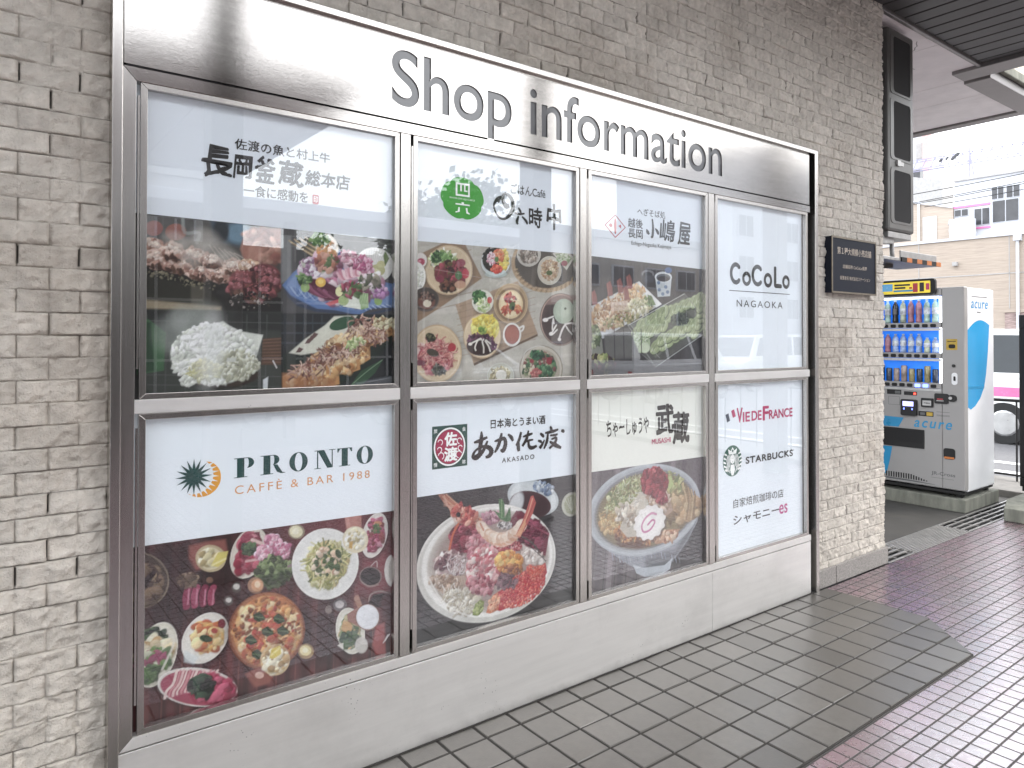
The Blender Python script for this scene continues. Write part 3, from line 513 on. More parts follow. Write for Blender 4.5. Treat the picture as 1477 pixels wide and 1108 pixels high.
# ------------------------------------------------------------ shapes printed on the posters
ART={}
ART['p1']=[('p',[[-10.28,11.579],[-7.532,11.878],[-7.565,9.743],[-10.268,9.685]],'4a4641',0,1),
('l',[[-9.842,11.552],[-9.832,9.843]],.022,'5d5a56',.4,.6),
('l',[[-9.494,11.589],[-9.484,9.853]],.022,'5d5a56',.4,.6),
('l',[[-9.116,11.628],[-9.107,9.863]],.022,'5d5a56',.4,.6),
('l',[[-8.725,11.67],[-8.716,9.874]],.022,'5d5a56',.4,.6),
('l',[[-8.341,11.71],[-8.332,9.885]],.022,'5d5a56',.4,.6),
('l',[[-7.983,11.748],[-7.975,9.895]],.022,'5d5a56',.4,.6),
('l',[[-10.179,11.297],[-7.571,11.176]],.022,'5d5a56',.4,.5),
('l',[[-10.176,10.784],[-7.568,10.603]],.022,'5d5a56',.4,.5),
('p',[[-8.987,11.526],[-8.261,11.519],[-8.377,11.072],[-8.91,11.146]],'3d5a6e',.5,.9),
('e',-8.456,11.342,.235,.021,.001,-.197,'6e93aa',.6,.8),
('e',-8.799,11.35,.151,.014,.001,-.233,'232a33',.5,1),
('e',-9.994,11.277,.153,.015,.001,-.14,'8f5046',.15,1),
('e',-9.615,11.245,.183,.017,.001,-.158,'94523f',.15,1),
('l',[[-9.493,11.513],[-9.456,11.252],[-9.205,11.275],[-9.24,11.08]],.062,'9aa19c',.4,.6),
('p',[[-8.435,11.028],[-8.377,11.25],[-8.182,11.467],[-7.614,11.521],[-7.569,10.808],[-7.939,10.824],[-8.179,10.748],[-8.297,10.72],[-8.376,10.874]],'a8705f',.15,1),
('b',-7.981,11.143,.386,-.109,-.115,-.329,40,.062,.178,'b98270 a06454 8c5448 c4917c',1.8,.6),
('p',[[-8.259,11.121],[-7.94,11.106],[-8.178,10.728],[-8.316,10.739]],'c08a76',.4,.8),
('p',[[-10.241,10.597],[-9.452,10.496],[-8.643,10.346],[-7.524,10.072],[-7.523,9.744],[-10.235,9.686]],'1c1a16',0,1),
('p',[[-10.207,10.416],[-9.017,10.212],[-8.716,9.816],[-10.203,9.832]],'2e2c22',.2,1),
('p',[[-9.344,10.274],[-9.09,10.248],[-9.106,9.806],[-9.342,9.857]],'5a5548',.3,.8),
('p',[[-10.204,9.96],[-9.799,9.937],[-8.792,9.872],[-8.791,9.795],[-10.203,9.789]],'9c8d70',.3,1),
('b',-9.487,10.343,.715,-.126,-.018,-.093,40,.013,.04,'6e6750 8d8468',1.5,.4),
('e',-10.026,10.942,.202,-.023,-.024,-.158,'cfa896',.15,1),
('b',-10.026,10.942,.191,-.021,-.023,-.149,46,.027,.098,'cfa896 b98a78 e2c3b2 a87868 8d6054',1.6,.5),
('b',-10.026,10.998,.14,-.016,-.01,-.066,14,.018,.053,'f0dccd e8cdbd',1.8,.5),
('b',-10.025,10.832,.14,-.017,-.007,-.044,8,.027,.071,'4a2e22 6b4634',1.8,.5),
('e',-9.94,10.709,.237,-.03,-.028,-.186,'cfa896',.15,1),
('b',-9.94,10.709,.225,-.028,-.027,-.175,46,.027,.098,'cfa896 b98a78 e2c3b2 a87868 8d6054',1.6,.5),
('b',-9.94,10.773,.165,-.02,-.012,-.077,14,.018,.053,'f0dccd e8cdbd',1.8,.5),
('b',-9.939,10.579,.165,-.021,-.008,-.051,8,.027,.071,'4a2e22 6b4634',1.8,.5),
('e',-9.594,10.657,.244,-.031,-.03,-.188,'cfa896',.15,1),
('b',-9.594,10.657,.232,-.029,-.028,-.178,46,.027,.098,'cfa896 b98a78 e2c3b2 a87868 8d6054',1.6,.5),
('b',-9.595,10.723,.171,-.021,-.012,-.079,14,.018,.053,'f0dccd e8cdbd',1.8,.5),
('b',-9.594,10.525,.171,-.022,-.008,-.052,8,.027,.071,'4a2e22 6b4634',1.8,.5),
('e',-9.665,10.858,.208,-.024,-.025,-.161,'cfa896',.15,1),
('b',-9.665,10.858,.197,-.023,-.024,-.152,46,.027,.098,'cfa896 b98a78 e2c3b2 a87868 8d6054',1.6,.5),
('b',-9.666,10.914,.146,-.016,-.01,-.067,14,.018,.053,'f0dccd e8cdbd',1.8,.5),
('b',-9.665,10.746,.145,-.018,-.007,-.045,8,.027,.071,'4a2e22 6b4634',1.8,.5),
('e',-9.201,10.567,.271,-.034,-.033,-.204,'cfa896',.15,1),
('b',-9.201,10.567,.257,-.032,-.032,-.193,46,.027,.098,'cfa896 b98a78 e2c3b2 a87868 8d6054',1.6,.5),
('b',-9.202,10.639,.189,-.023,-.014,-.085,14,.018,.053,'f0dccd e8cdbd',1.8,.5),
('b',-9.201,10.424,.19,-.025,-.009,-.057,8,.027,.071,'4a2e22 6b4634',1.8,.5),
('e',-9.275,10.811,.215,-.025,-.026,-.164,'cfa896',.15,1),
('b',-9.275,10.811,.204,-.024,-.025,-.155,46,.027,.098,'cfa896 b98a78 e2c3b2 a87868 8d6054',1.6,.5),
('b',-9.275,10.868,.15,-.017,-.011,-.068,14,.018,.053,'f0dccd e8cdbd',1.8,.5),
('b',-9.274,10.696,.15,-.018,-.008,-.045,8,.027,.071,'4a2e22 6b4634',1.8,.5),
('e',-8.833,10.531,.262,-.033,-.031,-.194,'cfa896',.15,1),
('b',-8.833,10.531,.249,-.031,-.03,-.183,46,.027,.098,'cfa896 b98a78 e2c3b2 a87868 8d6054',1.6,.5),
('b',-8.833,10.599,.182,-.022,-.013,-.081,14,.018,.053,'f0dccd e8cdbd',1.8,.5),
('b',-8.832,10.395,.183,-.024,-.009,-.054,8,.027,.071,'4a2e22 6b4634',1.8,.5),
('e',-8.549,10.645,.23,-.027,-.028,-.168,'cfa896',.15,1),
('b',-8.549,10.645,.218,-.026,-.026,-.159,46,.027,.098,'cfa896 b98a78 e2c3b2 a87868 8d6054',1.6,.5),
('b',-8.549,10.704,.16,-.018,-.012,-.07,14,.018,.053,'f0dccd e8cdbd',1.8,.5),
('b',-8.548,10.528,.16,-.02,-.008,-.047,8,.027,.071,'4a2e22 6b4634',1.8,.5),
('e',-8.983,10.754,.184,-.021,-.022,-.138,'cfa896',.15,1),
('b',-8.983,10.754,.175,-.02,-.021,-.13,46,.027,.098,'cfa896 b98a78 e2c3b2 a87868 8d6054',1.6,.5),
('b',-8.983,10.802,.128,-.014,-.009,-.057,14,.018,.053,'f0dccd e8cdbd',1.8,.5),
('b',-8.982,10.658,.128,-.016,-.006,-.039,8,.027,.071,'4a2e22 6b4634',1.8,.5),
('e',-8.257,10.683,.215,-.025,-.027,-.157,'c9a080',.15,1),
('b',-8.257,10.683,.204,-.024,-.025,-.148,46,.027,.098,'c9a080 b07e60 dcb896',1.6,.5),
('b',-8.258,10.738,.151,-.017,-.01,-.066,14,.018,.053,'f0dccd e8cdbd',1.8,.5),
('b',-8.257,10.574,.151,-.019,-.007,-.044,8,.027,.071,'4a2e22 6b4634',1.8,.5),
('e',-8.334,10.401,.292,-.038,-.036,-.213,'7a3a3c',.15,1),
('b',-8.334,10.401,.277,-.036,-.034,-.201,46,.027,.098,'7a3a3c 5e2a2e 93494a 41201f b0646a',1.6,.5),
('b',-8.335,10.475,.204,-.026,-.015,-.089,14,.018,.053,'b06a70 8c4a4c',1.8,.5),
('b',-8.334,10.252,.204,-.028,-.01,-.059,8,.027,.071,'4a2e22 6b4634',1.8,.5),
('e',-7.938,10.541,.323,-.039,-.039,-.23,'7a3a3c',.15,1),
('b',-7.938,10.541,.307,-.037,-.037,-.217,46,.027,.098,'7a3a3c 5e2a2e 93494a 41201f b0646a',1.6,.5),
('b',-7.938,10.622,.225,-.026,-.016,-.096,14,.018,.053,'b06a70 8c4a4c',1.8,.5),
('b',-7.937,10.38,.225,-.028,-.011,-.064,8,.027,.071,'4a2e22 6b4634',1.8,.5),
('e',-8.176,10.129,.217,-.03,-.026,-.156,'7a3a3c',.15,1),
('b',-8.176,10.129,.206,-.029,-.025,-.148,46,.027,.098,'7a3a3c 5e2a2e 93494a 41201f b0646a',1.6,.5),
('b',-8.176,10.184,.151,-.021,-.011,-.065,14,.018,.053,'b06a70 8c4a4c',1.8,.5),
('b',-8.175,10.019,.151,-.021,-.007,-.043,8,.027,.071,'4a2e22 6b4634',1.8,.5),
('e',-7.795,10.387,.245,-.031,-.029,-.174,'7a3a3c',.15,1),
('b',-7.795,10.387,.232,-.029,-.028,-.164,46,.027,.098,'7a3a3c 5e2a2e 93494a 41201f b0646a',1.6,.5),
('b',-7.795,10.448,.171,-.021,-.012,-.073,14,.018,.053,'b06a70 8c4a4c',1.8,.5),
('b',-7.794,10.265,.17,-.022,-.008,-.048,8,.027,.071,'4a2e22 6b4634',1.8,.5),
('e',-8.489,10.255,.172,-.023,-.021,-.127,'7a3a3c',.15,1),
('b',-8.489,10.255,.164,-.022,-.02,-.12,46,.027,.098,'7a3a3c 5e2a2e 93494a 41201f b0646a',1.6,.5),
('b',-8.489,10.299,.12,-.016,-.009,-.052,14,.018,.053,'b06a70 8c4a4c',1.8,.5),
('b',-8.489,10.166,.121,-.016,-.005,-.035,8,.027,.071,'4a2e22 6b4634',1.8,.5),
('e',-7.976,10.217,.24,-.032,-.03,-.172,'7a3a3c',.15,1),
('b',-7.976,10.217,.228,-.03,-.028,-.162,46,.027,.098,'7a3a3c 5e2a2e 93494a 41201f b0646a',1.6,.5),
('b',-7.977,10.278,.168,-.023,-.012,-.072,14,.018,.053,'b06a70 8c4a4c',1.8,.5),
('b',-7.976,10.097,.168,-.024,-.008,-.048,8,.027,.071,'4a2e22 6b4634',1.8,.5),
('b',-8.254,10.007,.523,.017,.001,-.199,60,.013,.053,'1a1410 32281f 9a9088 0f0c0a',1.4,.4),
('e',-9.348,10.958,.245,-.051,-.044,-.183,'d9d2c8',1,.35),
('e',-8.909,10.953,.291,-.06,-.053,-.213,'d9d2c8',1,.35),
('e',-9.632,11.086,.205,-.042,-.037,-.155,'d9d2c8',1,.35),
('e',-9.095,11.169,.251,-.049,-.046,-.185,'d9d2c8',1,.35),
('e',-8.645,10.816,.223,-.046,-.041,-.162,'d9d2c8',1,.35),
('e',-9.347,10.73,.175,-.038,-.031,-.131,'d9d2c8',1,.35),
('l',[[-9.021,11.06],[-8.834,10.803],[-8.72,10.576]],.013,'e8dccb',.3,.5),
('l',[[-8.928,11.036],[-8.74,10.809],[-8.629,10.582]],.013,'e8dccb',.3,.5),
('l',[[-8.835,11.013],[-8.645,10.816],[-8.537,10.587]],.013,'e8dccb',.3,.5),
('l',[[-8.741,10.989],[-8.549,10.822],[-8.444,10.593]],.013,'e8dccb',.3,.5),
('l',[[-8.646,10.965],[-8.453,10.829],[-8.351,10.598]],.013,'e8dccb',.3,.5),
('l',[[-8.55,10.94],[-8.356,10.836],[-8.257,10.603]],.013,'e8dccb',.3,.5),
('p',[[-7.615,11.705],[-4.941,11.66],[-4.987,9.799],[-7.606,9.742]],'4b4a4b',0,1),
('l',[[-7.32,11.652],[-7.317,10.865]],.018,'6e6d6c',.3,.8),
('l',[[-6.887,11.695],[-6.884,10.894]],.018,'6e6d6c',.3,.8),
('l',[[-6.575,11.726],[-6.572,10.915]],.018,'6e6d6c',.3,.8),
('l',[[-6.278,11.755],[-6.276,10.935]],.018,'6e6d6c',.3,.8),
('l',[[-5.975,11.785],[-5.972,10.955]],.018,'6e6d6c',.3,.8),
('l',[[-5.663,11.815],[-5.661,10.976]],.018,'6e6d6c',.3,.8),
('l',[[-5.345,11.847],[-5.342,10.997]],.018,'6e6d6c',.3,.8),
('l',[[-7.573,11.586],[-4.992,11.655]],.018,'6e6d6c',.3,.8),
('l',[[-7.572,11.381],[-4.992,11.429]],.018,'6e6d6c',.3,.8),
('l',[[-7.571,11.176],[-4.991,11.202]],.018,'6e6d6c',.3,.8),
('p',[[-7.613,11.377],[-7.404,11.396],[-7.4,10.489],[-7.609,10.396]],'8d8f90',.3,.7),
('l',[[-7.446,11.289],[-6.885,10.979]],.027,'b59a70',0,1),
('l',[[-7.408,11.259],[-6.872,11.005]],.027,'d6c196',0,1),
('l',[[-7.369,11.23],[-6.858,11.031]],.027,'8d7350',0,1),
('l',[[-7.332,11.324],[-6.845,11.057]],.027,'b59a70',0,1),
('l',[[-7.293,11.294],[-6.832,11.084]],.027,'d6c196',0,1),
('l',[[-7.255,11.264],[-6.819,11.11]],.027,'8d7350',0,1),
('l',[[-7.217,11.359],[-6.806,11.136]],.027,'b59a70',0,1),
('l',[[-7.178,11.329],[-6.793,11.163]],.027,'d6c196',0,1),
('l',[[-7.139,11.298],[-6.779,11.189]],.027,'8d7350',0,1),
('l',[[-7.1,11.394],[-6.766,11.215]],.027,'b59a70',0,1),
('l',[[-7.061,11.364],[-6.753,11.242]],.027,'d6c196',0,1),
('l',[[-7.022,11.333],[-6.74,11.268]],.027,'8d7350',0,1),
('e',-5.514,10.919,.473,.031,.001,-.399,'e9e8e2',.06,1),
('l',[[-5.587,10.582],[-5.953,11.131]],.018,'c9cac8',.3,.8),
('l',[[-5.587,10.582],[-5.892,11.153]],.018,'c9cac8',.3,.8),
('l',[[-5.587,10.582],[-5.83,11.175]],.018,'c9cac8',.3,.8),
('l',[[-5.587,10.582],[-5.768,11.198]],.018,'c9cac8',.3,.8),
('l',[[-5.587,10.582],[-5.705,11.22]],.018,'c9cac8',.3,.8),
('l',[[-5.587,10.582],[-5.642,11.243]],.018,'c9cac8',.3,.8),
('l',[[-5.587,10.582],[-5.579,11.265]],.018,'c9cac8',.3,.8),
('l',[[-5.587,10.582],[-5.516,11.288]],.018,'c9cac8',.3,.8),
('l',[[-5.587,10.582],[-5.452,11.275]],.018,'c9cac8',.3,.8),
('l',[[-5.587,10.582],[-5.388,11.262]],.018,'c9cac8',.3,.8),
('l',[[-5.587,10.582],[-5.323,11.249]],.018,'c9cac8',.3,.8),
('l',[[-5.587,10.582],[-5.258,11.236]],.018,'c9cac8',.3,.8),
('l',[[-5.587,10.582],[-5.193,11.223]],.018,'c9cac8',.3,.8),
('l',[[-5.587,10.582],[-5.128,11.21]],.018,'c9cac8',.3,.8),
('l',[[-5.587,10.582],[-5.062,11.197]],.018,'c9cac8',.3,.8),
('e',-5.431,10.813,.189,.012,.001,-.133,'b9b77e',.1,1),
('e',-5.489,10.743,.128,.007,0,-.098,'d6d3a4',.1,1),
('e',-5.342,10.953,.11,.007,0,-.081,'c7c48c',0,1),
('p',[[-5.293,11.135],[-5.243,11.273],[-5.143,11.101],[-5.242,10.914]],'6b7f45',.2,1),
('p',[[-7.588,10.356],[-7.358,10.635],[-7.016,10.927],[-6.663,11.164],[-6.392,11.219],[-6.16,11.073],[-5.489,10.588],[-5.03,10.521],[-5.064,9.978],[-5.536,9.964],[-5.897,9.779],[-6.432,9.875],[-6.836,9.894],[-7.228,9.979],[-7.42,10.158]],'5578b0',0,1),
('p',[[-7.525,10.318],[-7.188,10.791],[-6.841,11.024],[-5.732,10.575],[-5.115,10.449],[-5.149,10.043],[-5.897,9.889],[-6.837,10.012],[-7.314,10.162]],'7d9ccc',.1,.7),
('l',[[-7.463,10.341],[-7.314,10.162],[-7.229,10.29]],.013,'3e5f9c',.2,.8),
('l',[[-7.404,10.328],[-7.254,10.15],[-7.165,10.272]],.013,'aec3e2',.2,.8),
('l',[[-7.344,10.314],[-7.194,10.138],[-7.1,10.254]],.013,'2f4f90',.2,.8),
('l',[[-7.285,10.3],[-7.134,10.127],[-7.035,10.236]],.013,'3e5f9c',.2,.8),
('l',[[-7.225,10.286],[-7.073,10.115],[-6.969,10.217]],.013,'aec3e2',.2,.8),
('l',[[-7.165,10.272],[-7.013,10.103],[-6.904,10.199]],.013,'2f4f90',.2,.8),
('l',[[-7.104,10.258],[-6.951,10.09],[-6.837,10.18]],.013,'3e5f9c',.2,.8),
('l',[[-7.044,10.244],[-6.89,10.078],[-6.771,10.162]],.013,'aec3e2',.2,.8),
('l',[[-6.982,10.229],[-6.828,10.066],[-6.704,10.143]],.013,'2f4f90',.2,.8),
('l',[[-6.921,10.215],[-6.766,10.054],[-6.637,10.124]],.013,'3e5f9c',.2,.8),
('l',[[-6.859,10.201],[-6.704,10.041],[-6.569,10.106]],.013,'aec3e2',.2,.8),
('l',[[-6.798,10.186],[-6.641,10.029],[-6.501,10.087]],.013,'2f4f90',.2,.8),
('l',[[-6.735,10.172],[-6.578,10.017],[-6.433,10.067]],.013,'3e5f9c',.2,.8),
('l',[[-6.673,10.157],[-6.515,10.004],[-6.364,10.048]],.013,'aec3e2',.2,.8),
('l',[[-6.61,10.142],[-6.451,9.992],[-6.295,10.029]],.013,'2f4f90',.2,.8),
('l',[[-6.547,10.128],[-6.387,9.979],[-6.226,10.01]],.013,'3e5f9c',.2,.8),
('l',[[-6.483,10.113],[-6.323,9.966],[-6.156,9.99]],.013,'aec3e2',.2,.8),
('l',[[-6.419,10.098],[-6.258,9.953],[-6.086,9.971]],.013,'2f4f90',.2,.8),
('l',[[-5.85,9.977],[-5.754,9.892]],.018,'3e5f9c',.2,.8),
('l',[[-5.792,9.983],[-5.696,9.903]],.018,'b9cbe6',.2,.8),
('l',[[-5.735,9.99],[-5.638,9.913]],.018,'3e5f9c',.2,.8),
('l',[[-5.677,9.996],[-5.58,9.923]],.018,'b9cbe6',.2,.8),
('l',[[-5.619,10.002],[-5.521,9.934]],.018,'3e5f9c',.2,.8),
('l',[[-5.56,10.008],[-5.462,9.944]],.018,'b9cbe6',.2,.8),
('l',[[-5.502,10.014],[-5.403,9.955]],.018,'3e5f9c',.2,.8),
('l',[[-5.443,10.02],[-5.344,9.965]],.018,'b9cbe6',.2,.8),
('l',[[-5.384,10.027],[-5.284,9.976]],.018,'3e5f9c',.2,.8),
('l',[[-5.324,10.033],[-5.225,9.987]],.018,'b9cbe6',.2,.8),
('l',[[-5.265,10.039],[-5.164,9.997]],.018,'3e5f9c',.2,.8),
('l',[[-5.205,10.046],[-5.104,10.008]],.018,'b9cbe6',.2,.8),
('p',[[-7.588,10.356],[-7.42,10.158],[-6.836,9.894],[-6.432,9.875],[-5.897,9.779],[-5.064,9.978],[-5.063,9.924],[-5.896,9.727],[-6.478,9.81],[-6.88,9.834],[-7.271,9.948],[-7.462,10.115]],'34405c',.1,1),
('b',-6.297,10.546,.99,-.112,-.094,-.512,120,.071,.204,'d9b6c6 c58ca4 8f5570 f1e6ea b8708e e6cfd6 7d4560 cfd6bf',1.7,.25),
('b',-7.015,10.76,.264,.016,.001,-.21,30,.036,.107,'d8b8d0 efe6ee 93658a b58aaa',2,.2),
('e',-6.727,10.312,.513,-.155,-.063,-.17,'5a2038',.2,1),
('l',[[-7.144,10.419],[-6.948,10.26],[-6.726,10.164]],.071,'84405c',.2,1),
('l',[[-7.031,10.386],[-6.833,10.235],[-6.628,10.167]],.071,'9a5474',.2,1),
('l',[[-6.917,10.354],[-6.718,10.21],[-6.529,10.171]],.071,'6c2c48',.2,1),
('l',[[-6.803,10.321],[-6.601,10.185],[-6.429,10.175]],.071,'84405c',.2,1),
('l',[[-6.687,10.288],[-6.483,10.16],[-6.328,10.178]],.071,'9a5474',.2,1),
('l',[[-6.57,10.255],[-6.365,10.134],[-6.227,10.182]],.071,'6c2c48',.2,1),
('l',[[-6.39,10.691],[-6.274,10.547],[-6.112,10.664]],.058,'e6b3bf',.15,1),
('l',[[-6.325,10.716],[-6.228,10.567],[-6.07,10.666]],.058,'d58a9c',.15,1),
('l',[[-6.261,10.742],[-6.182,10.586],[-6.027,10.668]],.058,'f2d2d8',.15,1),
('l',[[-6.196,10.767],[-6.135,10.606],[-5.985,10.671]],.058,'e6b3bf',.15,1),
('l',[[-6.131,10.793],[-6.088,10.626],[-5.942,10.673]],.058,'d58a9c',.15,1),
('l',[[-6.066,10.819],[-6.041,10.646],[-5.9,10.676]],.058,'f2d2d8',.15,1),
('l',[[-6,10.844],[-5.994,10.666],[-5.857,10.678]],.058,'e6b3bf',.15,1),
('l',[[-5.934,10.87],[-5.947,10.686],[-5.814,10.68]],.058,'d58a9c',.15,1),
('l',[[-5.867,10.897],[-5.9,10.706],[-5.771,10.683]],.058,'f2d2d8',.15,1),
('b',-6.113,11.033,.236,.016,0,-.131,30,.022,.089,'e0a2b4 cf7d9a f0ccd6',2,.2),
('b',-5.781,10.924,.242,.016,0,-.154,40,.022,.08,'c96a92 a94a78 e4aec4',2.5,.2),
('e',-6.618,11.21,.241,.08,.082,-.282,'e9ddc6',.15,1),
('b',-6.641,11.208,.21,.07,.073,-.249,40,.036,.107,'e3a563 f0d9b4 c9743e f6ece0 d98c4a',1.7,.2),
('b',-6.776,11.388,.169,-.044,-.042,-.115,30,.036,.098,'5f8a3d 86ab5a 3f6b2e',2,.2),
('p',[[-6.732,11.54],[-6.665,11.504],[-6.619,11.338],[-6.709,11.373]],'3c6a34',0,1),
('b',-6.617,10.912,.272,.018,0,-.213,30,.044,.116,'b3715a 8a4a48 d6a08a 5e7a4a',1.7,.25),
('e',-6.759,10.467,.112,.005,.001,-.102,'f0bc2c',.12,1),
('e',-6.759,10.48,.063,.003,0,-.051,'f9d860',.3,1),
('e',-7.1,10.337,.095,.005,0,-.1,'94b264',.12,1),
('p',[[-7.209,10.499],[-7.101,10.588],[-6.971,10.574],[-7.036,10.424]],'456b35',.1,1),
('b',-7.123,10.503,.152,.008,.001,-.092,16,.027,.089,'4f7a3c 7ca05a 35572b',2.5,.2),
('p',[[-6.659,10.017],[-6.387,10.112],[-6.203,10.14],[-6.272,10.073],[-6.569,9.969]],'d85a64',.1,1),
('p',[[-6.227,10.204],[-5.922,10.303],[-5.802,9.913],[-6.249,9.966]],'eef2e4',.1,1),
('p',[[-5.922,10.303],[-5.658,10.27],[-5.657,9.961],[-5.826,9.904]],'7da862',.1,1),
('l',[[-5.898,10.26],[-5.826,9.956]],.013,'c9dcae',.1,1),
('l',[[-5.855,10.262],[-5.792,9.957]],.013,'c9dcae',.1,1),
('l',[[-5.812,10.264],[-5.759,9.958]],.013,'c9dcae',.1,1),
('l',[[-5.769,10.265],[-5.725,9.959]],.013,'c9dcae',.1,1),
('l',[[-5.726,10.267],[-5.691,9.96]],.013,'c9dcae',.1,1),
('l',[[-5.683,10.269],[-5.657,9.961]],.013,'c9dcae',.1,1),
('e',-6.24,10.095,.121,.005,0,-.112,'a9c07c',.1,1),
('e',-5.414,10.124,.099,.003,.001,-.107,'8fb45e',.1,1),
('b',-5.365,10.326,.18,.008,.001,-.152,30,.027,.089,'c58ac0 dcb4d6 9a5a9a',1.6,.2),
('b',-5.635,10.536,.067,-.163,-.27,-.104,40,.022,.098,'7b7566 4f5a42 a39c88 d8cbd0',2.5,.2),
('e',-6.342,10.285,.083,.004,0,-.103,'e9e7a8',.1,1),
('b',-6.064,10.34,.237,.011,.001,-.173,26,.027,.098,'b14a66 6d8a52 8c2c48 4a6a3a',2.2,.2),
('p',[[-10.269,9.776],[-7.586,9.804],[-7.578,8.069],[-10.26,8.195]],'3e413c',0,1),
('p',[[-10.269,9.776],[-7.586,9.804],[-7.584,9.416],[-10.267,9.503]],'2c2d2b',.2,1),
('l',[[-10.102,9.688],[-10.127,8.225]],.022,'565a55',.4,.6),
('l',[[-9.763,9.696],[-9.789,8.21]],.022,'565a55',.4,.6),
('l',[[-9.412,9.703],[-9.44,8.194]],.022,'565a55',.4,.6),
('l',[[-9.051,9.711],[-9.08,8.177]],.022,'565a55',.4,.6),
('l',[[-8.678,9.719],[-8.708,8.161]],.022,'565a55',.4,.6),
('l',[[-8.292,9.728],[-8.323,8.143]],.022,'565a55',.4,.6),
('l',[[-7.893,9.736],[-7.926,8.125]],.022,'565a55',.4,.6),
('l',[[-10.168,9.577],[-7.585,9.579]],.018,'5e625e',.4,.6),
('l',[[-10.166,9.176],[-7.583,9.13]],.018,'5e625e',.4,.6),
('l',[[-10.165,9.029],[-7.582,8.967]],.018,'5e625e',.4,.6),
('l',[[-10.163,8.591],[-7.58,8.477]],.018,'5e625e',.4,.6),
('l',[[-10.162,8.409],[-7.579,8.273]],.018,'5e625e',.4,.6),
('p',[[-10.268,9.649],[-10.068,9.597],[-9.778,9.361],[-9.808,8.655],[-10.262,8.594]],'3f6b44',.08,1),
('p',[[-10.102,9.542],[-10.034,9.543],[-9.962,8.659],[-10.13,8.627]],'2b4b33',.3,1),
('e',-9.657,9.324,.318,.002,.002,-.336,'aab0aa',1,.4),
('e',-9.34,9.553,.29,.005,.001,-.303,'aab0aa',1,.4),
('e',-9.087,9.672,.259,.005,.001,-.268,'aab0aa',1,.4),
('e',-9.518,9.626,.213,.004,.001,-.226,'aab0aa',1,.4),
('p',[[-7.972,9.252],[-7.583,9.285],[-7.581,8.722],[-8.01,8.73]],'5a3f30',.1,1),
('l',[[-7.972,9.232],[-7.583,9.261]],.018,'7d5c45',.2,1),
('l',[[-7.972,9.168],[-7.583,9.191]],.018,'7d5c45',.2,1),
('l',[[-7.971,9.103],[-7.583,9.122]],.018,'7d5c45',.2,1),
('l',[[-7.971,9.039],[-7.582,9.052]],.018,'7d5c45',.2,1),
('l',[[-7.971,8.975],[-7.582,8.983]],.018,'7d5c45',.2,1),
('l',[[-7.97,8.91],[-7.582,8.914]],.018,'7d5c45',.2,1),
('l',[[-7.97,8.846],[-7.582,8.844]],.018,'7d5c45',.2,1),
('l',[[-7.97,8.782],[-7.581,8.775]],.018,'7d5c45',.2,1),
('e',-8.822,8.456,.575,-.019,.001,-.186,'241c16',.2,1),
('e',-8.785,8.552,.736,-.021,.001,-.233,'3a2a20',.2,1),
('e',-8.899,8.941,.789,-.009,.003,-.579,'d9ddd2',.1,1),
('p',[[-9.671,8.764],[-9.338,9.212],[-8.976,9.52],[-8.753,9.593],[-8.485,9.409],[-7.972,9.332],[-8.091,8.932],[-8.325,8.539],[-8.821,8.359],[-9.154,8.448],[-9.369,8.342],[-9.512,8.422],[-9.442,8.571],[-9.688,8.69]],'dfe3d8',.05,1),
('b',-8.899,8.941,.828,-.009,.003,-.598,420,.031,.089,'e9ece4 f4f6f0 d5dad0 c3c9bd fbfcf8 dfe3d6',2.2,.25),
('b',-9.012,9.25,.451,.001,.002,-.307,120,.031,.08,'f6f8f3 ffffff e6eadf',2.2,.25),
('b',-8.482,8.74,.432,-.009,.002,-.315,120,.031,.08,'b9b9a0 cfd0ba a5a58c dddfce',2.2,.3),
('b',-9.082,8.637,.334,-.008,.001,-.192,60,.031,.08,'c9c58a d7d6b0 bdbb98',2.2,.3),
('b',-9.406,8.438,.144,-.005,.001,-.084,14,.036,.08,'eceee6 cfd3c8',1.8,.2),
('e',-8.974,9.019,.222,-.034,-.088,-.682,'ffffff',1,.35),
('p',[[-9.087,9.519],[-8.752,9.562],[-8.747,8.395],[-9.044,8.406]],'d8e0dc',.3,.3),
('p',[[-7.968,8.428],[-7.867,8.485],[-7.878,8.224],[-7.967,8.227]],'d9dde0',.2,1),
('l',[[-7.767,8.806],[-7.692,8.663]],.022,'e6e6e6',.2,1),
('p',[[-8.673,8.88],[-8.501,8.878],[-8.501,8.799],[-8.673,8.802]],'cfd2cc',.2,.8),
('p',[[-7.606,9.783],[-4.936,9.823],[-4.931,7.99],[-7.599,8.11]],'26282b',0,1),
('l',[[-7.523,9.744],[-7.52,9.089]],.022,'3b4048',.3,1),
('l',[[-7.329,9.748],[-7.326,9.088]],.022,'3b4048',.3,1),
('l',[[-7.132,9.753],[-7.13,9.087]],.022,'3b4048',.3,1),
('l',[[-6.932,9.757],[-6.93,9.086]],.022,'3b4048',.3,1),
('l',[[-6.729,9.761],[-6.727,9.085]],.022,'3b4048',.3,1),
('l',[[-6.523,9.766],[-6.52,9.084]],.022,'3b4048',.3,1),
('l',[[-6.313,9.77],[-6.31,9.083]],.022,'3b4048',.3,1),
('l',[[-6.099,9.775],[-6.097,9.081]],.022,'3b4048',.3,1),
('l',[[-5.882,9.78],[-5.88,9.08]],.022,'3b4048',.3,1),
('l',[[-5.662,9.784],[-5.659,9.079]],.022,'3b4048',.3,1),
('l',[[-5.437,9.789],[-5.435,9.078]],.022,'3b4048',.3,1),
('l',[[-5.209,9.794],[-5.207,9.077]],.022,'3b4048',.3,1),
('l',[[-7.585,9.579],[-6.201,9.6]],.036,'3d434c',.3,1),
('l',[[-7.584,9.375],[-6.2,9.384]],.036,'3d434c',.3,1),
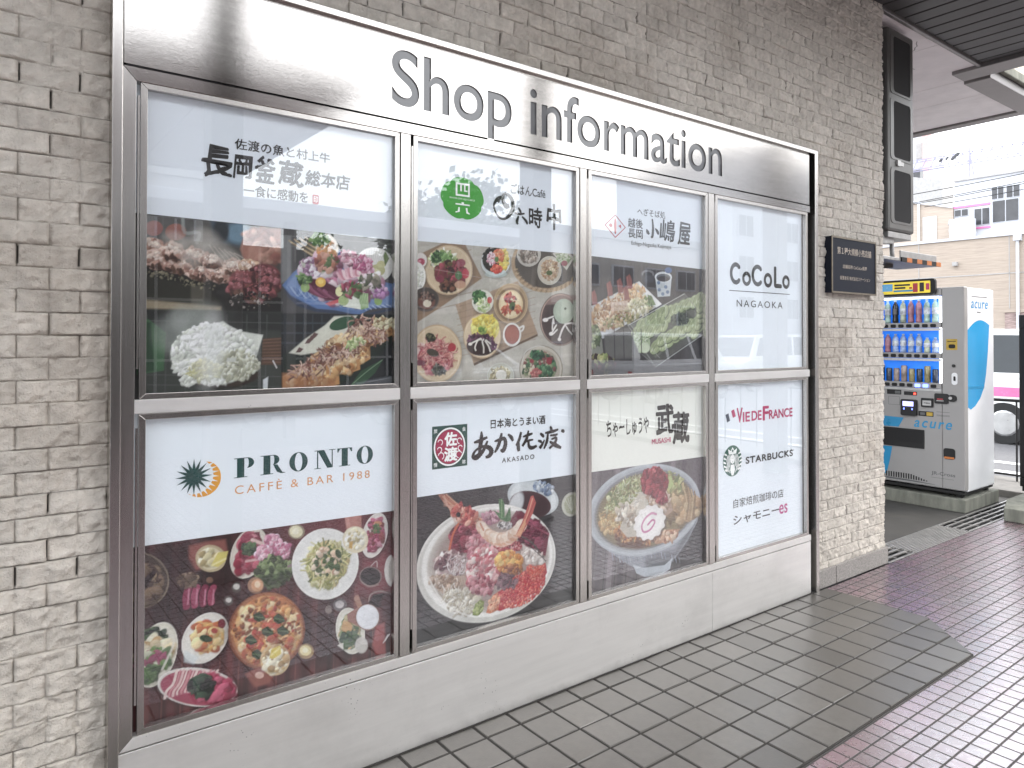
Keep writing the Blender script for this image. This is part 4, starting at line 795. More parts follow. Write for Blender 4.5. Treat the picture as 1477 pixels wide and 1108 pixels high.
('l',[[-7.583,9.171],[-6.2,9.168]],.036,'3d434c',.3,1),
('p',[[-7.561,8.926],[-7.096,9.212],[-6.746,9.507],[-6.294,9.771],[-5.012,9.798],[-5.011,9.256],[-5.821,8.467],[-6.651,8.131],[-7.599,8.172]],'1d2a22',.1,1),
('p',[[-7.436,8.965],[-7.096,9.253],[-6.657,9.551],[-6.455,9.746],[-5.92,9.779],[-6.2,9.384],[-6.61,8.999],[-7.181,8.921]],'dcdccb',.08,1),
('e',-6.271,9.599,.285,.101,.048,-.121,'2f5a3c',.1,1),
('p',[[-7.108,9.153],[-7.031,9.27],[-6.935,9.237],[-7.004,9.161]],'6a4a48',.2,1),
('p',[[-6.979,9.279],[-6.9,9.396],[-6.803,9.363],[-6.873,9.287]],'6a4a48',.2,1),
('p',[[-7.3,8.968],[-7.224,9.083],[-7.13,9.049],[-7.198,8.975]],'6a4a48',.2,1),
('p',[[-7.044,9.216],[-6.966,9.333],[-6.869,9.3],[-6.939,9.224]],'6a4a48',.2,1),
('p',[[-7.57,8.483],[-7.158,8.7],[-6.359,8.628],[-6.323,8.281],[-6.829,8.157],[-7.568,8.188]],'c68d4c',.08,1),
('b',-6.962,8.429,.56,.077,.039,-.212,60,.036,.116,'d9a561 b87a3c e8c58a 8f5a2c f0d9a8',1.7,.4),
('p',[[-7.57,8.483],[-7.158,8.7],[-6.359,8.628],[-6.83,8.425]],'ecd0a0',.2,.5),
('p',[[-6.981,8.885],[-6.637,9.101],[-5.975,9.046],[-5.945,8.715],[-6.363,8.586],[-6.98,8.601]],'c68d4c',.08,1),
('b',-6.474,8.844,.464,.071,.039,-.202,60,.036,.116,'d9a561 b87a3c e8c58a 8f5a2c f0d9a8',1.7,.4),
('p',[[-6.981,8.885],[-6.637,9.101],[-5.975,9.046],[-6.364,8.843]],'ecd0a0',.2,.5),
('p',[[-6.319,9.001],[-6.079,9.253],[-5.621,9.194],[-5.6,8.816],[-5.888,8.663],[-6.318,8.673]],'c68d4c',.08,1),
('b',-5.965,8.959,.32,.049,.045,-.232,60,.036,.116,'d9a561 b87a3c e8c58a 8f5a2c f0d9a8',1.7,.4),
('p',[[-6.319,9.001],[-6.079,9.253],[-5.621,9.194],[-5.889,8.958]],'ecd0a0',.2,.5),
('p',[[-6.634,8.719],[-6.369,8.881],[-5.865,8.836],[-5.843,8.586],[-6.16,8.49],[-6.633,8.503]],'c68d4c',.08,1),
('b',-6.244,8.686,.353,.051,.029,-.153,60,.036,.116,'d9a561 b87a3c e8c58a 8f5a2c f0d9a8',1.7,.4),
('p',[[-6.634,8.719],[-6.369,8.881],[-5.865,8.836],[-6.161,8.684]],'ecd0a0',.2,.5),
('p',[[-6.221,9.354],[-5.886,9.554],[-5.243,9.516],[-5.215,9.218],[-5.621,9.094],[-6.22,9.097]],'c68d4c',.08,1),
('b',-5.728,9.326,.451,.074,.036,-.182,60,.036,.116,'d9a561 b87a3c e8c58a 8f5a2c f0d9a8',1.7,.4),
('p',[[-6.221,9.354],[-5.886,9.554],[-5.243,9.516],[-5.621,9.326]],'ecd0a0',.2,.5),
('p',[[-5.663,9.493],[-5.442,9.669],[-5.022,9.636],[-5.003,9.378],[-5.267,9.269],[-5.662,9.269]],'c68d4c',.08,1),
('b',-5.337,9.47,.293,.05,.031,-.158,60,.036,.116,'d9a561 b87a3c e8c58a 8f5a2c f0d9a8',1.7,.4),
('p',[[-5.663,9.493],[-5.442,9.669],[-5.022,9.636],[-5.268,9.471]],'ecd0a0',.2,.5),
('p',[[-6.638,9.186],[-6.403,9.353],[-5.957,9.316],[-5.937,9.068],[-6.217,8.966],[-6.637,8.97]],'c68d4c',.08,1),
('b',-6.292,9.16,.312,.051,.029,-.153,60,.036,.116,'d9a561 b87a3c e8c58a 8f5a2c f0d9a8',1.7,.4),
('p',[[-6.638,9.186],[-6.403,9.353],[-5.957,9.316],[-6.218,9.16]],'ecd0a0',.2,.5),
('p',[[-7.58,8.558],[-7.222,8.549],[-6.427,8.399],[-6.426,8.164],[-7.579,8.191]],'a86a3a',.2,.7),
('s',-6.963,8.625,.459,.15,.091,-.238,70,.196,.022,'c79a86 a06a5a e6c8b4 8a5448 d9b09c 6e3e38'),
('s',-5.824,9.518,.41,.142,.099,-.247,70,.196,.022,'c79a86 a06a5a e6c8b4 8a5448 d9b09c 6e3e38'),
('s',-6.61,8.914,.342,.114,.07,-.181,70,.196,.022,'c79a86 a06a5a e6c8b4 8a5448 d9b09c 6e3e38'),
('s',-6.106,9.038,.311,.103,.048,-.122,70,.196,.022,'c79a86 a06a5a e6c8b4 8a5448 d9b09c 6e3e38'),
('s',-5.485,9.389,.279,.094,.085,-.209,70,.196,.022,'c79a86 a06a5a e6c8b4 8a5448 d9b09c 6e3e38'),
('b',-5.966,9.168,.224,.075,.036,-.09,30,.027,.071,'b9c98a 8aa85a dbe0b0',2,.2),
('p',[[-6.08,8.236],[-5.821,8.555],[-5.286,8.809],[-5.482,8.502],[-5.772,8.269]],'2f5236',.08,1),
('l',[[-6.033,8.265],[-5.725,8.508],[-5.311,8.787]],.013,'7fa07a',.1,1),
('b',-5.288,9.614,.251,.003,0,-.134,30,.027,.089,'cfc79a 9a7a54 e3dcb4',2,.2)]
ART['p2']=[('p',[[-4.652,11.564],[.772,12.029],[.77,7.959],[-4.642,8.167]],'c3beb2',0,1),
('l',[[-4.569,11.427],[.597,12.185]],.09,'b6b0a4',.5,.7),
('l',[[-4.568,11.032],[.597,11.63]],.09,'cfcac0',.5,.7),
('l',[[-4.567,10.637],[.597,11.075]],.09,'bdb6a8',.5,.7),
('l',[[-4.566,10.242],[.597,10.777]],.09,'b6b0a4',.5,.7),
('l',[[-4.565,9.848],[.597,10.222]],.09,'cfcac0',.5,.7),
('l',[[-4.564,9.453],[.597,9.668]],.09,'bdb6a8',.5,.7),
('l',[[-4.563,9.059],[.596,9.37]],.09,'b6b0a4',.5,.7),
('l',[[-4.562,8.665],[.596,8.817]],.09,'cfcac0',.5,.7),
('l',[[-4.561,8.271],[.596,8.264]],.09,'bdb6a8',.5,.7),
('l',[[-4.56,7.877],[.596,7.966]],.09,'b6b0a4',.5,.7),
('p',[[-4.569,11.14],[-3.68,11.573],[-3.1,11.583],[-2.589,10.759],[-3.807,9.994],[-4.441,9.634],[-4.565,9.632]],'9a7c60',.03,1),
('l',[[-4.527,10.999],[-2.917,11.446]],.017,'866a52',.3,.7),
('l',[[-4.527,10.801],[-2.916,11.237]],.017,'866a52',.3,.7),
('l',[[-4.526,10.603],[-2.916,11.027]],.017,'866a52',.3,.7),
('l',[[-4.526,10.406],[-2.916,10.818]],.017,'866a52',.3,.7),
('l',[[-4.525,10.208],[-2.915,10.608]],.017,'866a52',.3,.7),
('l',[[-4.525,10.01],[-2.915,10.399]],.017,'866a52',.3,.7),
('l',[[-4.524,9.813],[-2.914,10.19]],.017,'866a52',.3,.7),
('p',[[-3.368,10.081],[-1.464,10.738],[-.814,9.384],[-2.843,8.649]],'b09478',.03,1),
('l',[[-3.323,10.026],[-.894,10.705]],.014,'98795e',.3,.6),
('l',[[-3.323,9.876],[-.894,10.522]],.014,'98795e',.3,.6),
('l',[[-3.322,9.726],[-.894,10.339]],.014,'98795e',.3,.6),
('l',[[-3.322,9.576],[-.894,10.156]],.014,'98795e',.3,.6),
('l',[[-3.322,9.427],[-.894,9.973]],.014,'98795e',.3,.6),
('l',[[-3.322,9.277],[-.894,9.79]],.014,'98795e',.3,.6),
('l',[[-3.321,9.127],[-.894,9.607]],.014,'98795e',.3,.6),
('l',[[-3.321,8.977],[-.894,9.424]],.014,'98795e',.3,.6),
('l',[[-3.321,8.827],[-.894,9.241]],.014,'98795e',.3,.6),
('p',[[-2.843,8.649],[-.814,9.384],[-.809,9.323],[-2.819,8.592]],'6e553f',0,1),
('e',-3.52,10.863,.713,.041,.001,-.634,'4a4038',.25,.5),
('e',-3.547,10.913,.677,.041,.001,-.603,'c9ab84',0,1),
('e',-3.547,10.913,.643,.039,.001,-.573,'e2cda8',.05,1),
('e',-3.547,10.913,.608,.037,.001,-.542,'c9ab84',.08,.45),
('b',-3.701,11.145,.376,.026,0,-.241,160,.028,.083,'d9e2b0 b9cc86 eef0d0 8aa858 5e8040 f2f4e2',2.4,.2),
('b',-3.875,11.207,.174,.012,0,-.147,30,.035,.083,'3f6638 5f8a48 2c4a2a',1.7,.2),
('b',-3.636,11.187,.046,-.102,-.123,-.047,20,.028,.062,'6e9a4c 8ab868',2.4,.2),
('b',-3.503,10.841,.473,.027,.001,-.298,120,.042,.118,'5e2c30 8a3a44 3f2024 b0485a 6e5a30 7d3038',1.5,.3),
('e',-3.076,10.847,.101,.006,0,-.121,'c8384e',.1,1),
('e',-3.213,11.103,.136,.009,.001,-.098,'a05060',.2,1),
('e',-3.28,10.798,.1,.005,.001,-.105,'4f7a48',.2,1),
('b',-3.59,10.502,.266,.012,0,-.097,20,.042,.104,'4f2c24 7a4a34 302018',1.5,.3),
('e',-3.234,10.574,.163,.008,0,-.097,'c79878',.2,1),
('e',-3.809,10.695,.122,.006,0,-.089,'8a2c46',.2,1),
('e',-4.303,11.053,.176,.012,0,-.183,'4a4038',.25,.5),
('e',-4.329,11.102,.168,.012,.001,-.174,'ded6cf',0,1),
('e',-4.329,11.102,.16,.011,.001,-.165,'efe9e4',.05,1),
('e',-4.329,11.102,.152,.011,.001,-.156,'ded6cf',.08,.45),
('e',-4.32,11.067,.105,.007,0,-.087,'b83c5c',.15,1),
('e',-4.353,11.082,.041,.003,0,-.028,'e08a9c',.2,1),
('e',-4.419,10.666,.264,.014,.001,-.36,'4a4038',.25,.5),
('e',-4.444,10.716,.251,.013,.001,-.343,'e6e6de',0,1),
('e',-4.444,10.716,.238,.013,.001,-.326,'f2f2ec',.05,1),
('e',-4.444,10.716,.225,.012,.001,-.309,'e6e6de',.08,.45),
('b',-4.423,10.699,.175,.009,.001,-.271,60,.021,.056,'e2e4d8 f4f4ee c8ccb8',2,.2),
('e',-4.192,10.184,.363,.012,.001,-.291,'6a5d54',.1,1),
('e',-4.192,10.202,.341,.012,.001,-.262,'4c423c',.1,1),
('e',-4.171,10.13,.234,.007,.001,-.175,'7a4a3c',.15,1),
('e',-4.15,10.094,.111,.003,.001,-.087,'e0d6bc',.2,1),
('b',-4.15,10.258,.256,.009,0,-.109,16,.028,.069,'3c2e2a 8a6a5a',1.5,.3),
('e',-2.14,11.138,.477,.031,.001,-.377,'4a4038',.25,.5),
('e',-2.169,11.191,.453,.03,0,-.359,'dfe6e6',0,1),
('e',-2.169,11.191,.43,.028,0,-.341,'cfd8d8',.05,1),
('e',-2.169,11.191,.407,.027,0,-.323,'dfe6e6',.08,.45),
('e',-2.159,10.879,.344,.019,0,-.086,'c6dcdc',.2,.6),
('e',-2.174,11.23,.403,.027,0,-.313,'2c2622',.05,1),
('b',-2.352,11.256,.222,.016,0,-.271,60,.021,.062,'1f1c1a 3c342e 141210',1.6,.2),
('b',-1.915,11.267,.149,.01,.001,-.276,60,.028,.069,'f0d23c e8c428 f6e46a',1.7,.2),
('b',-2.087,11.333,.177,.013,.001,-.18,60,.028,.062,'f08a5a f4a878 e46a44',1.5,.2),
('b',-2.304,11.26,.135,.009,0,-.179,60,.021,.049,'e8c4cc d890a4 f4e2e6',1.5,.2),
('b',-2.135,11.017,.196,.012,0,-.101,40,.028,.062,'e8553c f0785a d63c2c',1.3,.2),
('e',-2.145,11.251,.068,.005,0,-.07,'5f8a48',.2,1),
('e',-.467,11.262,1.209,.079,0,-.784,'b89a72',.03,1),
('e',-.467,11.283,1.099,.072,0,-.693,'5a5148',.04,1),
('l',[[.585,11.101],[.655,11.016]],.021,'8f7350',0,1),
('l',[[.551,11.047],[.614,10.957]],.021,'d0b48a',0,1),
('l',[[.512,10.994],[.566,10.9]],.021,'8f7350',0,1),
('l',[[.466,10.944],[.513,10.845]],.021,'d0b48a',0,1),
('l',[[.415,10.895],[.453,10.793]],.021,'8f7350',0,1),
('l',[[.359,10.85],[.389,10.744]],.021,'d0b48a',0,1),
('l',[[.298,10.806],[.319,10.698]],.021,'8f7350',0,1),
('l',[[.233,10.766],[.245,10.656]],.021,'d0b48a',0,1),
('l',[[.164,10.73],[.167,10.617]],.021,'8f7350',0,1),
('l',[[.091,10.696],[.086,10.583]],.021,'d0b48a',0,1),
('l',[[.015,10.667],[.002,10.553]],.021,'8f7350',0,1),
('l',[[-.063,10.641],[-.085,10.528]],.021,'d0b48a',0,1),
('l',[[-.143,10.619],[-.173,10.507]],.021,'8f7350',0,1),
('l',[[-.225,10.601],[-.263,10.49]],.021,'d0b48a',0,1),
('l',[[-.308,10.588],[-.353,10.478]],.021,'8f7350',0,1),
('l',[[-.391,10.578],[-.444,10.471]],.021,'d0b48a',0,1),
('l',[[-.475,10.573],[-.534,10.469]],.021,'8f7350',0,1),
('l',[[-.557,10.572],[-.623,10.471]],.021,'d0b48a',0,1),
('l',[[-.639,10.575],[-.711,10.478]],.021,'8f7350',0,1),
('l',[[-.72,10.582],[-.797,10.489]],.021,'d0b48a',0,1),
('l',[[-.798,10.593],[-.88,10.505]],.021,'8f7350',0,1),
('l',[[-.874,10.608],[-.961,10.525]],.021,'d0b48a',0,1),
('l',[[-.948,10.627],[-1.038,10.549]],.021,'8f7350',0,1),
('l',[[-1.018,10.65],[-1.112,10.577]],.021,'d0b48a',0,1),
('l',[[-1.085,10.676],[-1.182,10.61]],.021,'8f7350',0,1),
('l',[[-1.148,10.706],[-1.247,10.645]],.021,'d0b48a',0,1),
('l',[[-1.207,10.739],[-1.307,10.684]],.021,'8f7350',0,1),
('l',[[-1.262,10.775],[-1.363,10.727]],.021,'d0b48a',0,1),
('l',[[-1.311,10.814],[-1.413,10.772]],.021,'8f7350',0,1),
('l',[[-1.356,10.855],[-1.458,10.82]],.021,'d0b48a',0,1),
('l',[[-1.396,10.899],[-1.497,10.87]],.021,'8f7350',0,1),
('l',[[-1.43,10.944],[-1.53,10.922]],.021,'d0b48a',0,1),
('l',[[-1.458,10.992],[-1.556,10.976]],.021,'8f7350',0,1),
('l',[[-1.481,11.041],[-1.577,11.032]],.021,'d0b48a',0,1),
('p',[[-.948,11.516],[-.789,11.527],[-.894,10.583],[-1.052,10.657]],'6e645a',.3,1),
('p',[[.197,11.6],[.367,11.613],[.367,10.808],[.197,10.8]],'463e38',.3,1),
('e',-1.073,11.389,.416,.029,0,-.332,'4a4038',.25,.5),
('e',-1.104,11.443,.395,.029,0,-.315,'d8d2c6',0,1),
('e',-1.104,11.443,.375,.027,0,-.299,'bfb8ac',.05,1),
('e',-1.104,11.443,.355,.026,0,-.284,'d8d2c6',.08,.45),
('b',-1.115,11.443,.305,.022,0,-.243,120,.021,.069,'8a7a6c a89888 6a5c50 c9bcae',2,.3),
('e',-.369,11.004,.441,.025,0,-.4,'4a4038',.25,.5),
('e',-.402,11.06,.419,.024,0,-.381,'dcd8cc',0,1),
('e',-.402,11.06,.398,.023,0,-.362,'c8bda6',.05,1),
('e',-.402,11.06,.377,.022,0,-.343,'dcd8cc',.08,.45),
('b',-.402,11.08,.319,.019,0,-.297,140,.021,.062,'d6b48a c49a6c e8d4b0 b0855c c8a890',2,.3),
('e',-.413,10.997,.109,.006,0,-.066,'5a6e3a',.3,1),
('p',[[-.304,11.522],[.197,11.643],[.482,11.451],[.197,11.095]],'c9c4b8',.05,1),
('p',[[-.222,11.507],[.168,11.577],[.396,11.424],[.168,11.177]],'8a9a72',.1,1),
('b',.084,11.403,.255,.017,0,-.147,40,.021,.069,'b9c8a0 7a9a5a d8dcc8',2,.2),
('e',.118,11.279,.113,.007,0,-.075,'9a3648',.2,1),
('e',-2.536,10.129,.341,.011,0,-.303,'4a4038',.25,.5),
('e',-2.565,10.182,.325,.011,.001,-.288,'e2e0d0',0,1),
('e',-2.565,10.182,.308,.011,.001,-.274,'f0efe2',.05,1),
('e',-2.565,10.182,.292,.01,.001,-.259,'e2e0d0',.08,.45),
('b',-2.682,10.294,.199,-.052,-.061,-.139,40,.035,.09,'3f7a3c 5e9a50 2c5c30',1.6,.2),
('b',-2.541,10.087,.219,.006,0,-.154,110,.021,.069,'dfe8b8 c6d890 eef2d8 a8c878',2.4,.2),
('e',-2.36,10.22,.072,.003,0,-.085,'d64848',.1,1),
('e',-1.66,10.097,.579,.017,.001,-.541,'4a4038',.25,.5),
('e',-1.69,10.152,.55,.017,.001,-.515,'cdb084',0,1),
('e',-1.69,10.152,.522,.016,0,-.49,'b2946a',.05,1),
('e',-1.69,10.152,.494,.015,0,-.464,'cdb084',.08,.45),
('e',-1.69,10.132,.467,.014,0,-.428,'8e7050',.06,1),
('e',-1.69,10.132,.385,.012,0,-.365,'e9cf9c',.04,1),
('e',-1.69,10.132,.334,.01,0,-.317,'f2dfb0',.1,1),
('b',-1.715,10.27,.181,.006,0,-.159,40,.021,.062,'b8323c d65a4a 8c2c2c',1.6,.2),
('b',-1.839,9.989,.129,-.056,-.074,-.104,24,.021,.069,'d66a3c b8442c',2,.2),
('b',-1.488,10.018,.132,.004,0,-.119,24,.021,.062,'c84a34 e89a5a',1.8,.2),
('e',-1.65,10.093,.085,-.022,-.048,-.105,'4f6a34',.15,1),
('e',-1.625,10.035,.051,.001,0,-.056,'1e2618',.1,1),
('e',-2.544,9.271,.597,.001,0,-.586,'4a4038',.25,.5),
('e',-2.573,9.324,.567,.002,.001,-.557,'c9ab84',0,1),
('e',-2.573,9.324,.538,.002,.001,-.529,'e6d2ae',.05,1),
('e',-2.573,9.324,.509,.002,.001,-.501,'c9ab84',.08,.45),
('e',-2.493,9.51,.423,.004,.001,-.355,'f0e03c',.1,1),
('b',-2.493,9.548,.414,.005,.001,-.308,120,.035,.104,'f4e84a e8d02c f8f07a e2c428',1.8,.3),
('e',-2.61,9.086,.439,-.002,0,-.253,'4a2c34',.08,1),
('b',-2.634,9.259,.429,.001,0,-.13,70,.028,.069,'6a3a56 4c2440 8a5070 38203a',1.5,.2),
('e',-2.61,9.048,.4,-.002,0,-.207,'3a2422',.1,1),
('l',[[-2.968,9.118],[-2.774,9.201],[-2.634,9.259],[-2.61,9.232]],.038,'f2ece2',.1,1),
('l',[[-2.774,8.972],[-2.797,9.049],[-2.727,9.201],[-2.657,9.24]],.038,'f2ece2',.1,1),
('l',[[-2.539,8.913],[-2.539,9.047],[-2.577,9.182],[-2.54,9.24]],.038,'f2ece2',.1,1),
('l',[[-2.339,8.949],[-2.397,9.085],[-2.492,9.201]],.038,'f2ece2',.1,1),
('l',[[-2.205,9.065],[-2.349,9.143],[-2.469,9.221]],.038,'f2ece2',.1,1),
('e',-2.936,9.126,.056,-.001,0,-.038,'f2ece2',0,1),
('b',-2.578,9.47,.123,.002,0,-.092,20,.021,.056,'8ab048 b8c850 6e9a3c',2,.2),
('b',-2.229,9.085,.097,-.001,0,-.102,14,.028,.056,'7a4a6a 5c3050',1.5,.2),
('l',[[-1.437,9.52],[-1.284,9.582],[-1.31,9.481],[-1.437,9.42]],.049,'f2f0ea',.05,1),
('e',-1.654,9.36,.293,.001,0,-.302,'f4f2ec',0,1),
('e',-1.654,9.367,.237,.002,0,-.249,'9a4030',.05,1),
('e',-1.654,9.352,.202,0,0,-.214,'ac4e38',.3,1),
('e',0,9.765,.742,.012,0,-.703,'5a4a44',.05,1),
('e',0,9.765,.719,.012,0,-.686,'c8a898',.03,1),
('e',0,9.752,.684,.012,0,-.661,'5c4a48',.03,1),
('e',-.083,9.701,.507,.007,0,-.542,'4e3e3c',.3,1),
('p',[[-.602,10.144],[-.304,10.402],[.481,10.452],[.539,10.221]],'a88a80',.2,.7),
('e',.101,9.989,.375,.009,0,-.336,'b6c4ae',.05,1),
('e',.073,10.038,.254,.007,0,-.23,'c9d4c0',.5,.7),
('e',.152,10.061,.045,.002,0,-.033,'5a6a58',0,1),
('l',[[-.601,9.742],[-.467,9.785],[-.276,9.843]],.042,'e9e4e0',.1,1),
('l',[[-.358,9.366],[-.166,9.616],[-.303,9.49],[-.276,9.781],[-.249,9.657]],.042,'e9e4e0',.1,1),
('l',[[-.066,9.234],[.028,9.451],[.14,9.62],[.028,9.493],[-.083,9.242]],.042,'e9e4e0',.1,1),
('l',[[.395,9.369],[.253,9.495],[.14,9.641]],.042,'e9e4e0',.1,1),
('l',[[-.138,9.492],[-.303,9.366]],.042,'e9e4e0',.1,1),
('l',[[.14,9.641],[.424,9.666],[.424,9.454]],.042,'e9e4e0',.1,1),
('e',-.548,9.747,.098,.002,0,-.049,'efeae6',0,1),
('e',-.358,9.382,.066,.001,0,-.049,'efeae6',0,1),
('e',-.061,9.234,.061,0,0,-.046,'efeae6',0,1),
('e',-3.844,8.856,.72,-.009,.002,-.725,'4a4038',.25,.5),
('e',-3.87,8.908,.684,-.007,.002,-.69,'c9ab84',0,1),
('e',-3.87,8.908,.649,-.007,.002,-.656,'e2cca6',.05,1),
('e',-3.87,8.908,.614,-.007,.002,-.621,'c9ab84',.08,.45),
('e',-4.315,8.949,.21,-.002,.001,-.217,'e0c4bc',.3,1),
('b',-3.912,8.835,.48,-.006,0,-.403,60,.056,.139,'c86a72 b8505c d98a8a a03c4c',1.6,.3),
('s',-3.87,8.908,.474,-.152,-.153,-.359,230,.208,.021,'c9656c e29a94 a8444e d88a7c f0b8ac'),
('e',-3.464,9.053,.116,-.001,.001,-.105,'b8283c',.15,1),
('e',-4.063,9.293,.111,-.079,-.071,-.072,'4a4a30',.2,1),
('b',-4.063,9.293,.118,-.084,-.071,-.072,16,.021,.069,'3a3c28 6a6a44 2c2a20',1.8,.2),
('e',-3.998,8.928,.161,-.052,-.035,-.082,'4c4438',.2,1),
('b',-3.847,8.504,.191,-.005,0,-.125,40,.021,.069,'3c3a30 5a5a48 24221e 8a8a80',2.6,.2),
('e',-4.356,8.697,.151,-.003,0,-.065,'7a3a4c',.2,1),
('e',-1.98,8.264,.444,-.014,0,-.337,'4a4038',.25,.5),
('e',-2.01,8.32,.422,-.012,.001,-.321,'d8dcd6',0,1),
('e',-2.01,8.32,.401,-.012,.001,-.305,'b8b49a',.05,1),
('e',-2.01,8.32,.379,-.011,.001,-.289,'d8dcd6',.08,.45),
('b',-2.01,8.32,.327,-.01,.001,-.235,70,.028,.09,'a89a6a c8bc8c 8a7c52 ded6b0',1.8,.3),
('e',-2,8.339,.168,-.004,0,-.133,'e6e2d6',.2,1),
('e',-.681,8.464,.737,-.017,0,-.612,'8c8274',.05,1),
('e',-.681,8.464,.709,-.017,0,-.592,'cfc6b4',.04,1),
('e',-.681,8.444,.642,-.016,0,-.539,'b8ae9a',.08,1),
('b',-.734,8.507,.568,-.013,0,-.408,180,.035,.118,'3f6a44 5a8a54 8a9a6a c8bca0 8a4a4c 2c5238 d6ccb4',1.8,.25),
('e',-.423,8.664,.098,-.001,0,-.099,'9a2838',.1,1),
('e',-1.009,8.675,.074,-.002,0,-.057,'a03044',.1,1),
('b',-.867,8.835,.2,-.059,-.054,-.114,30,.028,.076,'2f6a48 4a8a58 1f4a34',1.8,.2),
('b',-.628,8.381,.325,-.008,0,-.204,60,.028,.09,'3c7a50 2c5a3c 6a9a6a',1.8,.2),
('b',-.867,8.367,.044,-.093,-.167,-.042,20,.028,.069,'b85a5c d68a80',2,.2),
('l',[[-1.334,8.64],[-1.206,8.919],[-.841,9.058],[-.574,9.036]],.017,'e8e8e4',.1,1),
('l',[[-4.568,10.978],[.539,10.433]],.014,'d8d5cc',.4,.3)]
